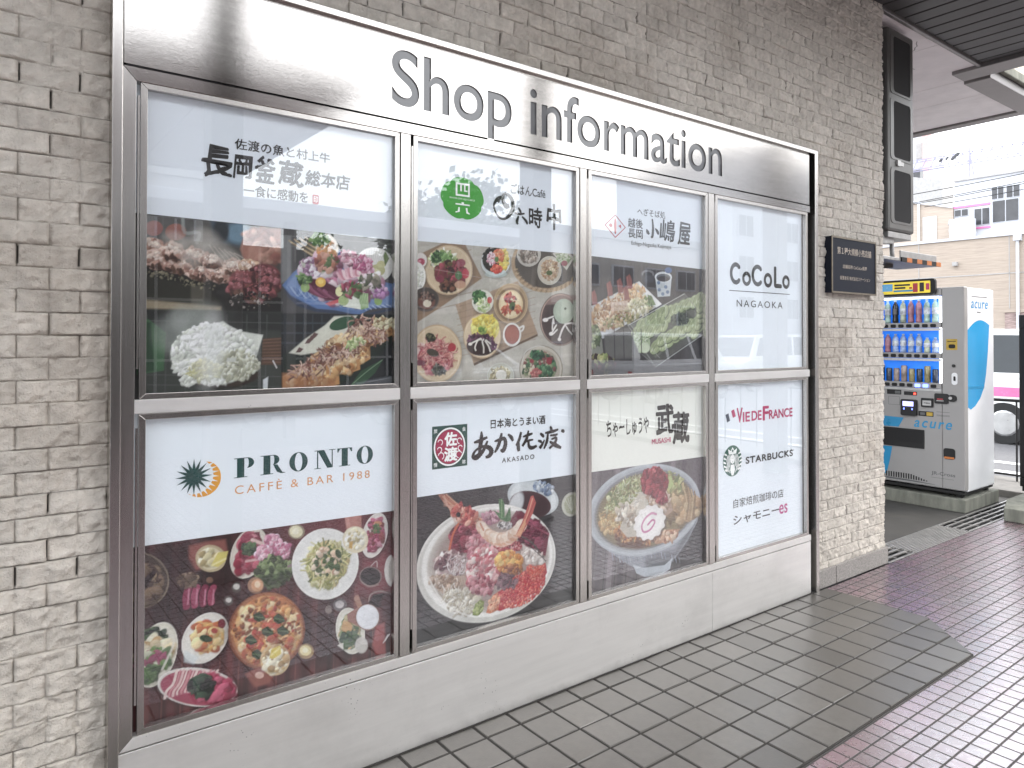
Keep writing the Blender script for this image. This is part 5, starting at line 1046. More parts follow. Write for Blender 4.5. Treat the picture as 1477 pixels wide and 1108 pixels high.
ART['p3']=[('p',[[.968,11.52],[6.44,11.604],[6.427,7.988],[.966,8.162]],'454043',0,1),
('l',[[1.125,11.474],[1.108,8.215]],.041,'565154',.5,.8),
('l',[[1.34,11.489],[1.322,8.208]],.041,'3b3739',.5,.8),
('l',[[1.557,11.504],[1.538,8.202]],.041,'4c474a',.5,.8),
('l',[[1.777,11.519],[1.758,8.195]],.041,'565154',.5,.8),
('l',[[2.001,11.534],[1.98,8.188]],.041,'3b3739',.5,.8),
('l',[[2.227,11.549],[2.206,8.182]],.041,'4c474a',.5,.8),
('l',[[2.456,11.565],[2.434,8.175]],.041,'565154',.5,.8),
('l',[[2.688,11.581],[2.666,8.168]],.041,'3b3739',.5,.8),
('l',[[2.924,11.597],[2.901,8.161]],.041,'4c474a',.5,.8),
('l',[[3.162,11.613],[3.139,8.153]],.041,'565154',.5,.8),
('l',[[3.404,11.629],[3.38,8.146]],.041,'3b3739',.5,.8),
('l',[[3.649,11.646],[3.624,8.139]],.041,'4c474a',.5,.8),
('l',[[3.898,11.663],[3.872,8.131]],.041,'565154',.5,.8),
('l',[[4.15,11.68],[4.123,8.124]],.041,'3b3739',.5,.8),
('l',[[4.406,11.698],[4.378,8.116]],.041,'4c474a',.5,.8),
('l',[[4.666,11.715],[4.637,8.108]],.041,'565154',.5,.8),
('l',[[4.929,11.733],[4.899,8.1]],.041,'3b3739',.5,.8),
('l',[[5.196,11.752],[5.165,8.092]],.041,'4c474a',.5,.8),
('l',[[5.466,11.77],[5.435,8.084]],.041,'565154',.5,.8),
('l',[[5.741,11.789],[5.709,8.076]],.041,'3b3739',.5,.8),
('l',[[6.02,11.808],[5.987,8.067]],.041,'4c474a',.5,.8),
('l',[[6.303,11.827],[6.269,8.059]],.041,'565154',.5,.8),
('e',1.525,11.269,.492,.031,-.001,-.347,'34343c',.8,1),
('p',[[.967,10.096],[3.046,10.969],[4.044,10.334],[2.608,9.721],[1.523,9.272],[1.045,9.642]],'d2d3d2',.03,1),
('p',[[3.046,10.969],[4.044,10.334],[3.812,10.221],[3.134,10.579]],'eff0f0',.05,1),
('p',[[1.203,9.558],[2.267,9.569],[1.563,9.254]],'bfc3c8',.05,1),
('b',2.183,10.069,1.183,.417,.268,-.397,110,.046,.165,'c9a27a b8845c e4cba6 d8b48c a8704c',1.7,.3),
('s',2.183,10.128,1.183,.419,.25,-.37,170,.165,.023,'e8d2ac c79a6c f2e4c8 b07c58'),
('b',3.045,10.212,.591,.164,.151,-.281,60,.037,.128,'e6dcb8 cfc79a b8b886 f0ead0',1.9,.25),
('b',2.267,9.776,.852,.119,.044,-.175,50,.028,.092,'8a8a54 a8a06a 6e7048 c8b88a',2.2,.2),
('b',2.957,10.632,.445,.018,0,-.241,40,.028,.11,'dcb078 c48a54 ecd0a0',1.8,.25),
('p',[[1.768,10.467],[1.703,10.814],[1.851,10.903],[1.933,10.743],[1.966,10.498]],'9c5a54',.25,1),
('l',[[1.785,10.526],[1.752,10.817]],.018,'b98078',.3,1),
('p',[[2.184,10.571],[2.117,10.922],[2.268,11.013],[2.353,10.851],[2.387,10.603]],'9c5a54',.25,1),
('l',[[2.2,10.631],[2.167,10.925]],.018,'b98078',.3,1),
('p',[[1.164,10.187],[1.101,10.528],[1.243,10.614],[1.323,10.456],[1.355,10.216]],'9c5a54',.25,1),
('l',[[1.18,10.245],[1.148,10.53]],.018,'b98078',.3,1),
('p',[[2.566,10.706],[2.498,11.061],[2.653,11.153],[2.739,10.989],[2.774,10.739]],'9c5a54',.25,1),
('l',[[2.584,10.766],[2.55,11.063]],.018,'b98078',.3,1),
('p',[[2.437,10.373],[2.37,10.727],[2.523,10.817],[2.609,10.654],[2.643,10.404]],'9c5a54',.25,1),
('l',[[2.454,10.433],[2.421,10.729]],.018,'b98078',.3,1),
('p',[[3.402,10.589],[3.583,10.565],[3.784,10.295],[3.537,10.257]],'6f8a48',.15,1),
('b',3.447,10.407,.209,-.112,-.139,-.117,14,.023,.073,'7a9450 4f6a34',2,.2),
('p',[[1.85,10.295],[2.566,10.377],[2.608,10.11],[1.933,10.034]],'e8d0bc',.1,.6),
('e',3.43,11.184,.31,.017,0,-.159,'55555c',.05,1),
('e',3.431,11.215,.273,.015,-.001,-.123,'85858a',.1,1),
('e',3.43,11.19,.2,.011,0,-.086,'3c3c42',.1,1),
('p',[[3.162,11.151],[3.704,11.181],[3.657,10.969],[3.206,10.946]],'4c4c54',.1,1),
('p',[[3.749,11.158],[4.501,11.199],[4.423,10.597],[3.859,10.545]],'c9d2d8',.03,1),
('e',4.121,11.166,.389,.021,0,-.168,'dfe4e6',.03,1),
('e',4.121,11.147,.322,.018,0,-.124,'6a6e74',.06,1),
('e',4.121,11.116,.265,.014,0,-.087,'4a4448',.1,1),
('e',3.933,10.765,.075,.003,0,-.056,'6c86a8',.2,1),
('e',4.233,10.872,.076,.003,0,-.057,'6c86a8',.2,1),
('e',3.906,10.981,.074,.003,0,-.056,'6c86a8',.2,1),
('e',4.309,10.718,.076,.003,0,-.056,'6c86a8',.2,1),
('e',4.092,10.647,.075,.003,0,-.056,'6c86a8',.2,1),
('e',4.348,11.392,.163,.01,0,-.094,'4468a0',.2,1),
('p',[[2.565,9.661],[5.103,10.706],[6.066,9.969],[6.064,9.509],[3.762,8.443],[3.399,8.603]],'5e5e5a',.02,1),
('p',[[2.694,9.663],[5.083,10.59],[5.962,9.902],[3.763,8.689]],'77786f',.05,1),
('p',[[3.857,9.678],[5.201,10.145],[5.602,9.895],[4.23,9.37]],'5a5c58',.1,.8),
('e',4.565,10.066,.181,-.03,-.087,-.201,'5c6350',.1,.8),
('e',4.536,10.097,.174,-.029,-.085,-.196,'a3b282',.06,1),
('e',4.464,10.107,.036,-.005,-.07,-.162,'c4cfa0',.3,1),
('e',4.5,10.108,.036,-.006,-.07,-.162,'d6deb6',.3,1),
('e',4.536,10.109,.036,-.006,-.07,-.162,'9fae7c',.3,1),
('e',4.572,10.11,.036,-.006,-.07,-.162,'cdd7aa',.3,1),
('e',4.608,10.111,.036,-.006,-.071,-.163,'b4c190',.3,1),
('e',4.514,10.135,.072,-.011,-.046,-.105,'7d8c62',.3,.6),
('e',4.856,10.155,.178,-.04,-.115,-.197,'5c6350',.1,.8),
('e',4.827,10.186,.171,-.038,-.112,-.192,'a3b282',.06,1),
('e',4.754,10.197,.035,-.008,-.093,-.159,'c4cfa0',.3,1),
('e',4.79,10.198,.036,-.008,-.093,-.159,'d6deb6',.3,1),
('e',4.827,10.199,.035,-.008,-.093,-.16,'9fae7c',.3,1),
('e',4.863,10.2,.036,-.008,-.093,-.16,'cdd7aa',.3,1),
('e',4.9,10.201,.036,-.008,-.093,-.16,'b4c190',.3,1),
('e',4.804,10.225,.071,-.016,-.06,-.103,'7d8c62',.3,.6),
('e',5.092,10.244,.174,-.05,-.142,-.191,'5c6350',.1,.8),
('e',5.062,10.276,.167,-.048,-.138,-.188,'a3b282',.06,1),
('e',4.989,10.286,.034,-.01,-.115,-.155,'c4cfa0',.3,1),
('e',5.026,10.287,.034,-.01,-.115,-.155,'d6deb6',.3,1),
('e',5.062,10.288,.035,-.01,-.114,-.155,'9fae7c',.3,1),
('e',5.1,10.29,.034,-.01,-.116,-.156,'cdd7aa',.3,1),
('e',5.137,10.291,.034,-.01,-.116,-.156,'b4c190',.3,1),
('e',5.039,10.315,.07,-.02,-.074,-.101,'7d8c62',.3,.6),
('e',5.392,10.375,.168,-.059,-.17,-.185,'5c6350',.1,.8),
('e',5.362,10.407,.161,-.058,-.166,-.182,'a3b282',.06,1),
('e',5.287,10.417,.033,-.012,-.137,-.15,'c4cfa0',.3,1),
('e',5.324,10.418,.034,-.011,-.137,-.15,'d6deb6',.3,1),
('e',5.362,10.42,.033,-.012,-.137,-.151,'9fae7c',.3,1),
('e',5.399,10.421,.034,-.012,-.137,-.151,'cdd7aa',.3,1),
('e',5.437,10.422,.034,-.012,-.138,-.151,'b4c190',.3,1),
('e',5.338,10.446,.067,-.023,-.088,-.097,'7d8c62',.3,.6),
('e',5.635,10.468,.192,-.029,-.093,-.208,'5c6350',.1,.8),
('e',5.604,10.499,.184,-.027,-.09,-.202,'a3b282',.06,1),
('e',5.528,10.509,.038,-.005,-.074,-.167,'c4cfa0',.3,1),
('e',5.566,10.511,.038,-.006,-.074,-.168,'d6deb6',.3,1),
('e',5.604,10.512,.039,-.006,-.074,-.168,'9fae7c',.3,1),
('e',5.643,10.513,.038,-.005,-.075,-.168,'cdd7aa',.3,1),
('e',5.681,10.515,.038,-.006,-.075,-.169,'b4c190',.3,1),
('e',5.581,10.539,.076,-.012,-.049,-.109,'7d8c62',.3,.6),
('e',5.943,10.563,.189,-.039,-.122,-.204,'5c6350',.1,.8),
('e',5.912,10.595,.182,-.038,-.118,-.2,'a3b282',.06,1),
('e',5.835,10.605,.038,-.008,-.098,-.165,'c4cfa0',.3,1),
('e',5.874,10.606,.037,-.007,-.099,-.165,'d6deb6',.3,1),
('e',5.912,10.608,.038,-.008,-.098,-.166,'9fae7c',.3,1),
('e',5.951,10.609,.038,-.008,-.099,-.165,'cdd7aa',.3,1),
('e',5.99,10.611,.038,-.008,-.099,-.166,'b4c190',.3,1),
('e',5.888,10.635,.075,-.016,-.064,-.107,'7d8c62',.3,.6),
('e',4.147,10.012,.171,-.065,-.173,-.194,'5c6350',.1,.8),
('e',4.118,10.043,.165,-.062,-.168,-.189,'a3b282',.06,1),
('e',4.042,10.054,.034,-.013,-.139,-.157,'c4cfa0',.3,1),
('e',4.08,10.054,.034,-.012,-.139,-.157,'d6deb6',.3,1),
('e',4.118,10.055,.035,-.013,-.139,-.157,'9fae7c',.3,1),
('e',4.157,10.056,.034,-.013,-.14,-.157,'cdd7aa',.3,1),
('e',4.195,10.057,.035,-.013,-.14,-.157,'b4c190',.3,1),
('e',4.095,10.085,.068,-.026,-.091,-.102,'7d8c62',.3,.6),
('e',4.45,10.088,.196,-.032,-.094,-.217,'5c6350',.1,.8),
('e',4.421,10.119,.188,-.031,-.092,-.212,'a3b282',.06,1),
('e',4.344,10.13,.039,-.007,-.076,-.176,'c4cfa0',.3,1),
('e',4.383,10.131,.038,-.007,-.077,-.177,'d6deb6',.3,1),
('e',4.421,10.132,.039,-.007,-.076,-.177,'9fae7c',.3,1),
('e',4.46,10.132,.039,-.006,-.076,-.176,'cdd7aa',.3,1),
('e',4.499,10.133,.04,-.006,-.076,-.176,'b4c190',.3,1),
('e',4.397,10.161,.078,-.013,-.049,-.114,'7d8c62',.3,.6),
('e',4.7,10.164,.193,-.044,-.124,-.214,'5c6350',.1,.8),
('e',4.671,10.195,.185,-.042,-.121,-.209,'a3b282',.06,1),
('e',4.593,10.205,.038,-.008,-.1,-.172,'c4cfa0',.3,1),
('e',4.632,10.206,.038,-.008,-.1,-.173,'d6deb6',.3,1),
('e',4.671,10.207,.039,-.008,-.1,-.173,'9fae7c',.3,1),
('e',4.711,10.209,.038,-.009,-.101,-.174,'cdd7aa',.3,1),
('e',4.75,10.21,.039,-.009,-.1,-.174,'b4c190',.3,1),
('e',4.647,10.237,.076,-.017,-.065,-.112,'7d8c62',.3,.6),
('e',5.013,10.281,.189,-.055,-.154,-.209,'5c6350',.1,.8),
('e',4.984,10.312,.181,-.052,-.151,-.204,'a3b282',.06,1),
('e',4.904,10.322,.037,-.011,-.124,-.169,'c4cfa0',.3,1),
('e',4.944,10.323,.037,-.01,-.125,-.169,'d6deb6',.3,1),
('e',4.984,10.324,.037,-.01,-.125,-.169,'9fae7c',.3,1),
('e',5.024,10.326,.038,-.011,-.125,-.17,'cdd7aa',.3,1),
('e',5.064,10.327,.038,-.011,-.125,-.17,'b4c190',.3,1),
('e',4.959,10.354,.075,-.021,-.081,-.109,'7d8c62',.3,.6),
('e',5.271,10.359,.183,-.065,-.183,-.202,'5c6350',.1,.8),
('e',5.241,10.39,.175,-.062,-.178,-.197,'a3b282',.06,1),
('e',5.16,10.4,.036,-.013,-.147,-.163,'c4cfa0',.3,1),
('e',5.201,10.402,.036,-.013,-.148,-.164,'d6deb6',.3,1),
('e',5.241,10.403,.037,-.013,-.148,-.163,'9fae7c',.3,1),
('e',5.282,10.404,.037,-.013,-.148,-.163,'cdd7aa',.3,1),
('e',5.323,10.406,.037,-.013,-.149,-.164,'b4c190',.3,1),
('e',5.216,10.433,.073,-.026,-.096,-.106,'7d8c62',.3,.6),
('e',5.594,10.44,.209,-.031,-.1,-.225,'5c6350',.1,.8),
('e',5.564,10.472,.2,-.03,-.098,-.22,'a3b282',.06,1),
('e',5.481,10.482,.041,-.006,-.081,-.182,'c4cfa0',.3,1),
('e',5.522,10.483,.042,-.006,-.081,-.182,'d6deb6',.3,1),
('e',5.564,10.485,.041,-.007,-.082,-.183,'9fae7c',.3,1),
('e',5.605,10.486,.042,-.006,-.081,-.183,'cdd7aa',.3,1),
('e',5.647,10.487,.041,-.006,-.082,-.183,'b4c190',.3,1),
('e',5.538,10.515,.083,-.012,-.053,-.118,'7d8c62',.3,.6),
('e',5.861,10.56,.205,-.043,-.133,-.222,'5c6350',.1,.8),
('e',5.83,10.592,.197,-.041,-.129,-.217,'a3b282',.06,1),
('e',5.746,10.602,.041,-.009,-.106,-.18,'c4cfa0',.3,1),
('e',5.788,10.603,.041,-.008,-.107,-.179,'d6deb6',.3,1),
('e',5.83,10.605,.041,-.009,-.107,-.18,'9fae7c',.3,1),
('e',5.872,10.606,.041,-.008,-.107,-.18,'cdd7aa',.3,1),
('e',5.914,10.608,.041,-.009,-.107,-.18,'b4c190',.3,1),
('e',5.804,10.635,.081,-.017,-.069,-.116,'7d8c62',.3,.6),
('e',4.052,9.836,.148,-.046,-.12,-.166,'5c6350',.1,.8),
('e',4.025,9.867,.141,-.044,-.118,-.163,'a3b282',.06,1),
('e',3.962,9.878,.029,-.009,-.097,-.134,'c4cfa0',.3,1),
('e',3.993,9.878,.03,-.009,-.097,-.134,'d6deb6',.3,1),
('e',4.025,9.879,.029,-.009,-.098,-.135,'9fae7c',.3,1),
('e',4.056,9.88,.029,-.009,-.098,-.135,'cdd7aa',.3,1),
('e',4.087,9.88,.03,-.009,-.097,-.135,'b4c190',.3,1),
('e',4.005,9.901,.059,-.018,-.063,-.087,'7d8c62',.3,.6),
('e',4.364,9.866,.143,-.054,-.144,-.16,'5c6350',.1,.8),
('e',4.335,9.897,.137,-.052,-.14,-.156,'a3b282',.06,1),
('e',4.272,9.909,.028,-.011,-.116,-.13,'c4cfa0',.3,1),
('e',4.303,9.909,.029,-.011,-.116,-.13,'d6deb6',.3,1),
('e',4.335,9.91,.029,-.011,-.116,-.13,'9fae7c',.3,1),
('e',4.367,9.91,.029,-.01,-.116,-.13,'cdd7aa',.3,1),
('e',4.399,9.911,.029,-.011,-.117,-.13,'b4c190',.3,1),
('e',4.315,9.932,.057,-.022,-.075,-.084,'7d8c62',.3,.6),
('e',4.622,9.896,.163,-.027,-.078,-.179,'5c6350',.1,.8),
('e',4.593,9.927,.156,-.026,-.076,-.175,'a3b282',.06,1),
('e',4.529,9.939,.032,-.006,-.063,-.146,'c4cfa0',.3,1),
('e',4.561,9.939,.032,-.005,-.063,-.145,'d6deb6',.3,1),
('e',4.593,9.94,.033,-.005,-.063,-.146,'9fae7c',.3,1),
('e',4.626,9.941,.032,-.006,-.064,-.146,'cdd7aa',.3,1),
('e',4.658,9.941,.033,-.005,-.063,-.146,'b4c190',.3,1),
('e',4.573,9.962,.065,-.011,-.041,-.094,'7d8c62',.3,.6),
('e',3.159,9.638,.192,-.048,-.123,-.219,'5c6350',.1,.8),
('e',3.132,9.668,.184,-.045,-.12,-.214,'a3b282',.06,1),
('e',3.054,9.68,.038,-.01,-.099,-.178,'c4cfa0',.3,1),
('e',3.093,9.68,.038,-.009,-.099,-.178,'d6deb6',.3,1),
('e',3.132,9.681,.038,-.01,-.099,-.178,'9fae7c',.3,1),
('e',3.172,9.681,.038,-.009,-.1,-.178,'cdd7aa',.3,1),
('e',3.211,9.682,.038,-.01,-.1,-.179,'b4c190',.3,1),
('e',3.108,9.713,.076,-.019,-.064,-.115,'7d8c62',.3,.6),
('e',3.428,9.733,.187,-.059,-.153,-.213,'5c6350',.1,.8),
('e',3.401,9.764,.179,-.057,-.149,-.209,'a3b282',.06,1),
('e',3.321,9.775,.037,-.012,-.123,-.173,'c4cfa0',.3,1),
('e',3.361,9.775,.037,-.012,-.123,-.173,'d6deb6',.3,1),
('e',3.401,9.776,.037,-.012,-.124,-.173,'9fae7c',.3,1),
('e',3.441,9.776,.037,-.011,-.124,-.173,'cdd7aa',.3,1),
('e',3.481,9.777,.037,-.012,-.124,-.173,'b4c190',.3,1),
('e',3.376,9.808,.075,-.023,-.08,-.112,'7d8c62',.3,.6),
('e',3.646,9.829,.181,-.07,-.181,-.206,'5c6350',.1,.8),
('e',3.619,9.859,.173,-.067,-.177,-.201,'a3b282',.06,1),
('e',3.538,9.87,.036,-.014,-.146,-.167,'c4cfa0',.3,1),
('e',3.578,9.871,.036,-.014,-.146,-.167,'d6deb6',.3,1),
('e',3.619,9.871,.036,-.013,-.147,-.166,'9fae7c',.3,1),
('e',3.659,9.872,.036,-.014,-.147,-.167,'cdd7aa',.3,1),
('e',3.699,9.873,.036,-.014,-.147,-.167,'b4c190',.3,1),
('e',3.593,9.904,.072,-.028,-.094,-.108,'7d8c62',.3,.6),
('e',3.922,9.964,.207,-.035,-.099,-.232,'5c6350',.1,.8),
('e',3.895,9.994,.197,-.033,-.097,-.226,'a3b282',.06,1),
('e',3.813,10.005,.041,-.007,-.08,-.187,'c4cfa0',.3,1),
('e',3.854,10.006,.041,-.007,-.08,-.188,'d6deb6',.3,1),
('e',3.895,10.007,.041,-.007,-.08,-.188,'9fae7c',.3,1),
('e',3.936,10.008,.041,-.007,-.081,-.188,'cdd7aa',.3,1),
('e',3.977,10.009,.041,-.007,-.081,-.189,'b4c190',.3,1),
('e',3.869,10.039,.082,-.014,-.052,-.121,'7d8c62',.3,.6),
('e',4.147,10.062,.202,-.047,-.13,-.227,'5c6350',.1,.8),
('e',4.119,10.093,.194,-.045,-.127,-.222,'a3b282',.06,1),
('e',4.036,10.103,.04,-.009,-.105,-.184,'c4cfa0',.3,1),
('e',4.077,10.104,.04,-.009,-.105,-.184,'d6deb6',.3,1),
('e',4.119,10.105,.04,-.009,-.106,-.184,'9fae7c',.3,1),
('e',4.16,10.106,.04,-.009,-.105,-.184,'cdd7aa',.3,1),
('e',4.202,10.107,.04,-.009,-.106,-.184,'b4c190',.3,1),
('e',4.093,10.138,.08,-.019,-.068,-.119,'7d8c62',.3,.6),
('e',2.938,9.364,.212,-.04,-.102,-.243,'5c6350',.1,.8),
('e',2.911,9.394,.204,-.039,-.099,-.237,'a3b282',.06,1),
('e',2.828,9.406,.041,-.008,-.082,-.196,'c4cfa0',.3,1),
('e',2.869,9.406,.042,-.008,-.082,-.196,'d6deb6',.3,1),
('e',2.911,9.407,.043,-.009,-.082,-.197,'9fae7c',.3,1),
('e',2.954,9.407,.042,-.008,-.083,-.197,'cdd7aa',.3,1),
('e',2.996,9.407,.042,-.008,-.083,-.197,'b4c190',.3,1),
('e',2.885,9.442,.084,-.016,-.053,-.127,'7d8c62',.3,.6),
('e',3.221,9.445,.209,-.054,-.134,-.239,'5c6350',.1,.8),
('e',3.194,9.475,.201,-.051,-.131,-.233,'a3b282',.06,1),
('e',3.109,9.486,.041,-.01,-.108,-.192,'c4cfa0',.3,1),
('e',3.152,9.487,.041,-.011,-.109,-.193,'d6deb6',.3,1),
('e',3.194,9.487,.042,-.011,-.108,-.193,'9fae7c',.3,1),
('e',3.237,9.487,.042,-.01,-.109,-.193,'cdd7aa',.3,1),
('e',3.28,9.488,.042,-.011,-.109,-.194,'b4c190',.3,1),
('e',3.168,9.523,.083,-.021,-.071,-.125,'7d8c62',.3,.6),
('e',3.454,9.526,.205,-.066,-.166,-.232,'5c6350',.1,.8),
('e',3.427,9.556,.196,-.063,-.161,-.226,'a3b282',.06,1),
('e',3.341,9.567,.04,-.013,-.134,-.187,'c4cfa0',.3,1),
('e',3.384,9.568,.041,-.013,-.134,-.187,'d6deb6',.3,1),
('e',3.427,9.568,.041,-.013,-.134,-.187,'9fae7c',.3,1),
('e',3.471,9.569,.04,-.013,-.135,-.188,'cdd7aa',.3,1),
('e',3.514,9.569,.041,-.013,-.135,-.188,'b4c190',.3,1),
('e',3.4,9.605,.082,-.026,-.086,-.122,'7d8c62',.3,.6),
('e',3.746,9.646,.198,-.078,-.198,-.224,'5c6350',.1,.8),
('e',3.719,9.676,.189,-.074,-.193,-.218,'a3b282',.06,1),
('e',3.631,9.687,.039,-.015,-.16,-.18,'c4cfa0',.3,1),
('e',3.675,9.688,.039,-.016,-.16,-.181,'d6deb6',.3,1),
('e',3.719,9.688,.039,-.015,-.16,-.181,'9fae7c',.3,1),
('e',3.763,9.689,.039,-.015,-.161,-.181,'cdd7aa',.3,1),
('e',3.807,9.69,.04,-.016,-.161,-.182,'b4c190',.3,1),
('e',3.691,9.725,.079,-.031,-.103,-.117,'7d8c62',.3,.6),
('e',3.987,9.729,.225,-.04,-.108,-.251,'5c6350',.1,.8),
('e',3.959,9.76,.216,-.038,-.105,-.246,'a3b282',.06,1),
('e',3.87,9.771,.045,-.008,-.087,-.203,'c4cfa0',.3,1),
('e',3.915,9.772,.044,-.008,-.088,-.204,'d6deb6',.3,1),
('e',3.959,9.772,.045,-.008,-.087,-.203,'9fae7c',.3,1),
('e',4.004,9.773,.045,-.008,-.088,-.204,'cdd7aa',.3,1),
('e',4.049,9.774,.045,-.008,-.088,-.205,'b4c190',.3,1),
('e',3.931,9.809,.09,-.016,-.056,-.132,'7d8c62',.3,.6),
('e',3.809,8.998,.199,-.082,-.198,-.22,'5c6350',.1,.8),
('e',3.782,9.029,.19,-.078,-.194,-.215,'a3b282',.06,1),
('e',3.694,9.041,.039,-.016,-.16,-.178,'c4cfa0',.3,1),
('e',3.738,9.041,.039,-.016,-.161,-.178,'d6deb6',.3,1),
('e',3.782,9.041,.039,-.016,-.161,-.178,'9fae7c',.3,1),
('e',3.826,9.041,.04,-.016,-.161,-.179,'cdd7aa',.3,1),
('e',3.87,9.04,.04,-.016,-.161,-.178,'b4c190',.3,1),
('e',3.754,9.078,.079,-.032,-.104,-.116,'7d8c62',.3,.6),
('e',4.144,9.101,.227,-.043,-.108,-.25,'5c6350',.1,.8),
('e',4.116,9.133,.218,-.042,-.106,-.245,'a3b282',.06,1),
('e',4.027,9.145,.045,-.008,-.088,-.202,'c4cfa0',.3,1),
('e',4.071,9.145,.045,-.008,-.087,-.202,'d6deb6',.3,1),
('e',4.116,9.145,.046,-.009,-.088,-.203,'9fae7c',.3,1),
('e',4.161,9.145,.046,-.009,-.088,-.203,'cdd7aa',.3,1),
('e',4.207,9.145,.045,-.009,-.089,-.203,'b4c190',.3,1),
('e',4.088,9.183,.091,-.018,-.057,-.132,'7d8c62',.3,.6),
('e',4.429,9.207,.224,-.056,-.144,-.245,'5c6350',.1,.8),
('e',4.4,9.239,.215,-.054,-.14,-.24,'a3b282',.06,1),
('e',4.309,9.251,.044,-.011,-.116,-.198,'c4cfa0',.3,1),
('e',4.355,9.251,.044,-.011,-.116,-.198,'d6deb6',.3,1),
('e',4.4,9.251,.045,-.011,-.116,-.198,'9fae7c',.3,1),
('e',4.446,9.251,.045,-.011,-.116,-.199,'cdd7aa',.3,1),
('e',4.492,9.251,.045,-.011,-.117,-.199,'b4c190',.3,1),
('e',4.372,9.289,.089,-.022,-.075,-.129,'7d8c62',.3,.6),
('e',4.776,9.353,.219,-.069,-.179,-.239,'5c6350',.1,.8),
('e',4.747,9.385,.21,-.066,-.175,-.233,'a3b282',.06,1),
('e',4.654,9.397,.043,-.014,-.144,-.193,'c4cfa0',.3,1),
('e',4.7,9.397,.044,-.013,-.144,-.193,'d6deb6',.3,1),
('e',4.747,9.398,.043,-.014,-.145,-.194,'9fae7c',.3,1),
('e',4.793,9.398,.044,-.014,-.145,-.194,'cdd7aa',.3,1),
('e',4.84,9.398,.044,-.014,-.145,-.194,'b4c190',.3,1),
('e',4.718,9.435,.087,-.027,-.094,-.125,'7d8c62',.3,.6),
('e',5.07,9.463,.213,-.081,-.213,-.23,'5c6350',.1,.8),
('e',5.041,9.495,.203,-.078,-.208,-.225,'a3b282',.06,1),
('e',4.946,9.507,.042,-.016,-.171,-.186,'c4cfa0',.3,1),
('e',4.993,9.507,.042,-.016,-.172,-.186,'d6deb6',.3,1),
('e',5.041,9.508,.042,-.016,-.173,-.187,'9fae7c',.3,1),
('e',5.088,9.508,.042,-.016,-.173,-.187,'cdd7aa',.3,1),
('e',5.135,9.508,.043,-.016,-.173,-.187,'b4c190',.3,1),
('e',5.011,9.546,.085,-.032,-.111,-.121,'7d8c62',.3,.6),
('e',5.429,9.575,.244,-.042,-.117,-.261,'5c6350',.1,.8),
('e',5.399,9.607,.234,-.04,-.114,-.254,'a3b282',.06,1),
('e',5.303,9.619,.048,-.008,-.094,-.211,'c4cfa0',.3,1),
('e',5.351,9.62,.048,-.009,-.094,-.211,'d6deb6',.3,1),
('e',5.399,9.62,.049,-.008,-.094,-.211,'9fae7c',.3,1),
('e',5.448,9.621,.048,-.009,-.095,-.212,'cdd7aa',.3,1),
('e',5.496,9.621,.049,-.008,-.095,-.212,'b4c190',.3,1),
('e',5.369,9.659,.097,-.017,-.061,-.137,'7d8c62',.3,.6),
('e',5.735,9.728,.24,-.055,-.155,-.256,'5c6350',.1,.8),
('e',5.704,9.76,.23,-.053,-.15,-.25,'a3b282',.06,1),
('e',5.606,9.772,.048,-.011,-.124,-.207,'c4cfa0',.3,1),
('e',5.655,9.772,.048,-.01,-.124,-.207,'d6deb6',.3,1),
('e',5.704,9.773,.048,-.011,-.125,-.208,'9fae7c',.3,1),
('e',5.753,9.774,.048,-.011,-.125,-.208,'cdd7aa',.3,1),
('e',5.802,9.775,.048,-.011,-.125,-.209,'b4c190',.3,1),
('e',5.674,9.812,.095,-.022,-.081,-.135,'7d8c62',.3,.6),
('e',4.07,9.226,.194,-.063,-.158,-.215,'5c6350',.1,.8),
('e',4.042,9.257,.186,-.06,-.154,-.21,'a3b282',.06,1),
('e',3.96,9.27,.038,-.013,-.128,-.174,'c4cfa0',.3,1),
('e',4.001,9.27,.038,-.013,-.128,-.175,'d6deb6',.3,1),
('e',4.042,9.27,.038,-.013,-.128,-.175,'9fae7c',.3,1),
('e',4.083,9.27,.039,-.013,-.128,-.175,'cdd7aa',.3,1),
('e',4.125,9.27,.038,-.013,-.129,-.175,'b4c190',.3,1),
('e',4.016,9.303,.077,-.025,-.083,-.113,'7d8c62',.3,.6),
('e',4.41,9.327,.189,-.074,-.189,-.208,'5c6350',.1,.8),
('e',4.381,9.358,.181,-.071,-.184,-.203,'a3b282',.06,1),
('e',4.298,9.37,.037,-.014,-.153,-.168,'c4cfa0',.3,1),
('e',4.339,9.37,.038,-.014,-.152,-.168,'d6deb6',.3,1),
('e',4.381,9.371,.038,-.015,-.153,-.169,'9fae7c',.3,1),
('e',4.423,9.371,.038,-.015,-.153,-.169,'cdd7aa',.3,1),
('e',4.466,9.371,.037,-.015,-.154,-.169,'b4c190',.3,1),
('e',4.355,9.404,.075,-.029,-.099,-.109,'7d8c62',.3,.6),
('e',4.698,9.429,.216,-.039,-.103,-.235,'5c6350',.1,.8),
('e',4.669,9.46,.207,-.037,-.1,-.229,'a3b282',.06,1),
('e',4.584,9.472,.043,-.007,-.083,-.189,'c4cfa0',.3,1),
('e',4.627,9.473,.042,-.008,-.084,-.19,'d6deb6',.3,1),
('e',4.669,9.473,.043,-.008,-.083,-.19,'9fae7c',.3,1),
('e',4.712,9.473,.043,-.007,-.084,-.19,'cdd7aa',.3,1),
('e',4.755,9.474,.043,-.008,-.084,-.191,'b4c190',.3,1),
('e',4.643,9.507,.085,-.016,-.054,-.123,'7d8c62',.3,.6),
('e',5.051,9.572,.213,-.051,-.137,-.231,'5c6350',.1,.8),
('e',5.021,9.603,.204,-.048,-.133,-.225,'a3b282',.06,1),
('e',4.934,9.615,.042,-.01,-.11,-.187,'c4cfa0',.3,1),
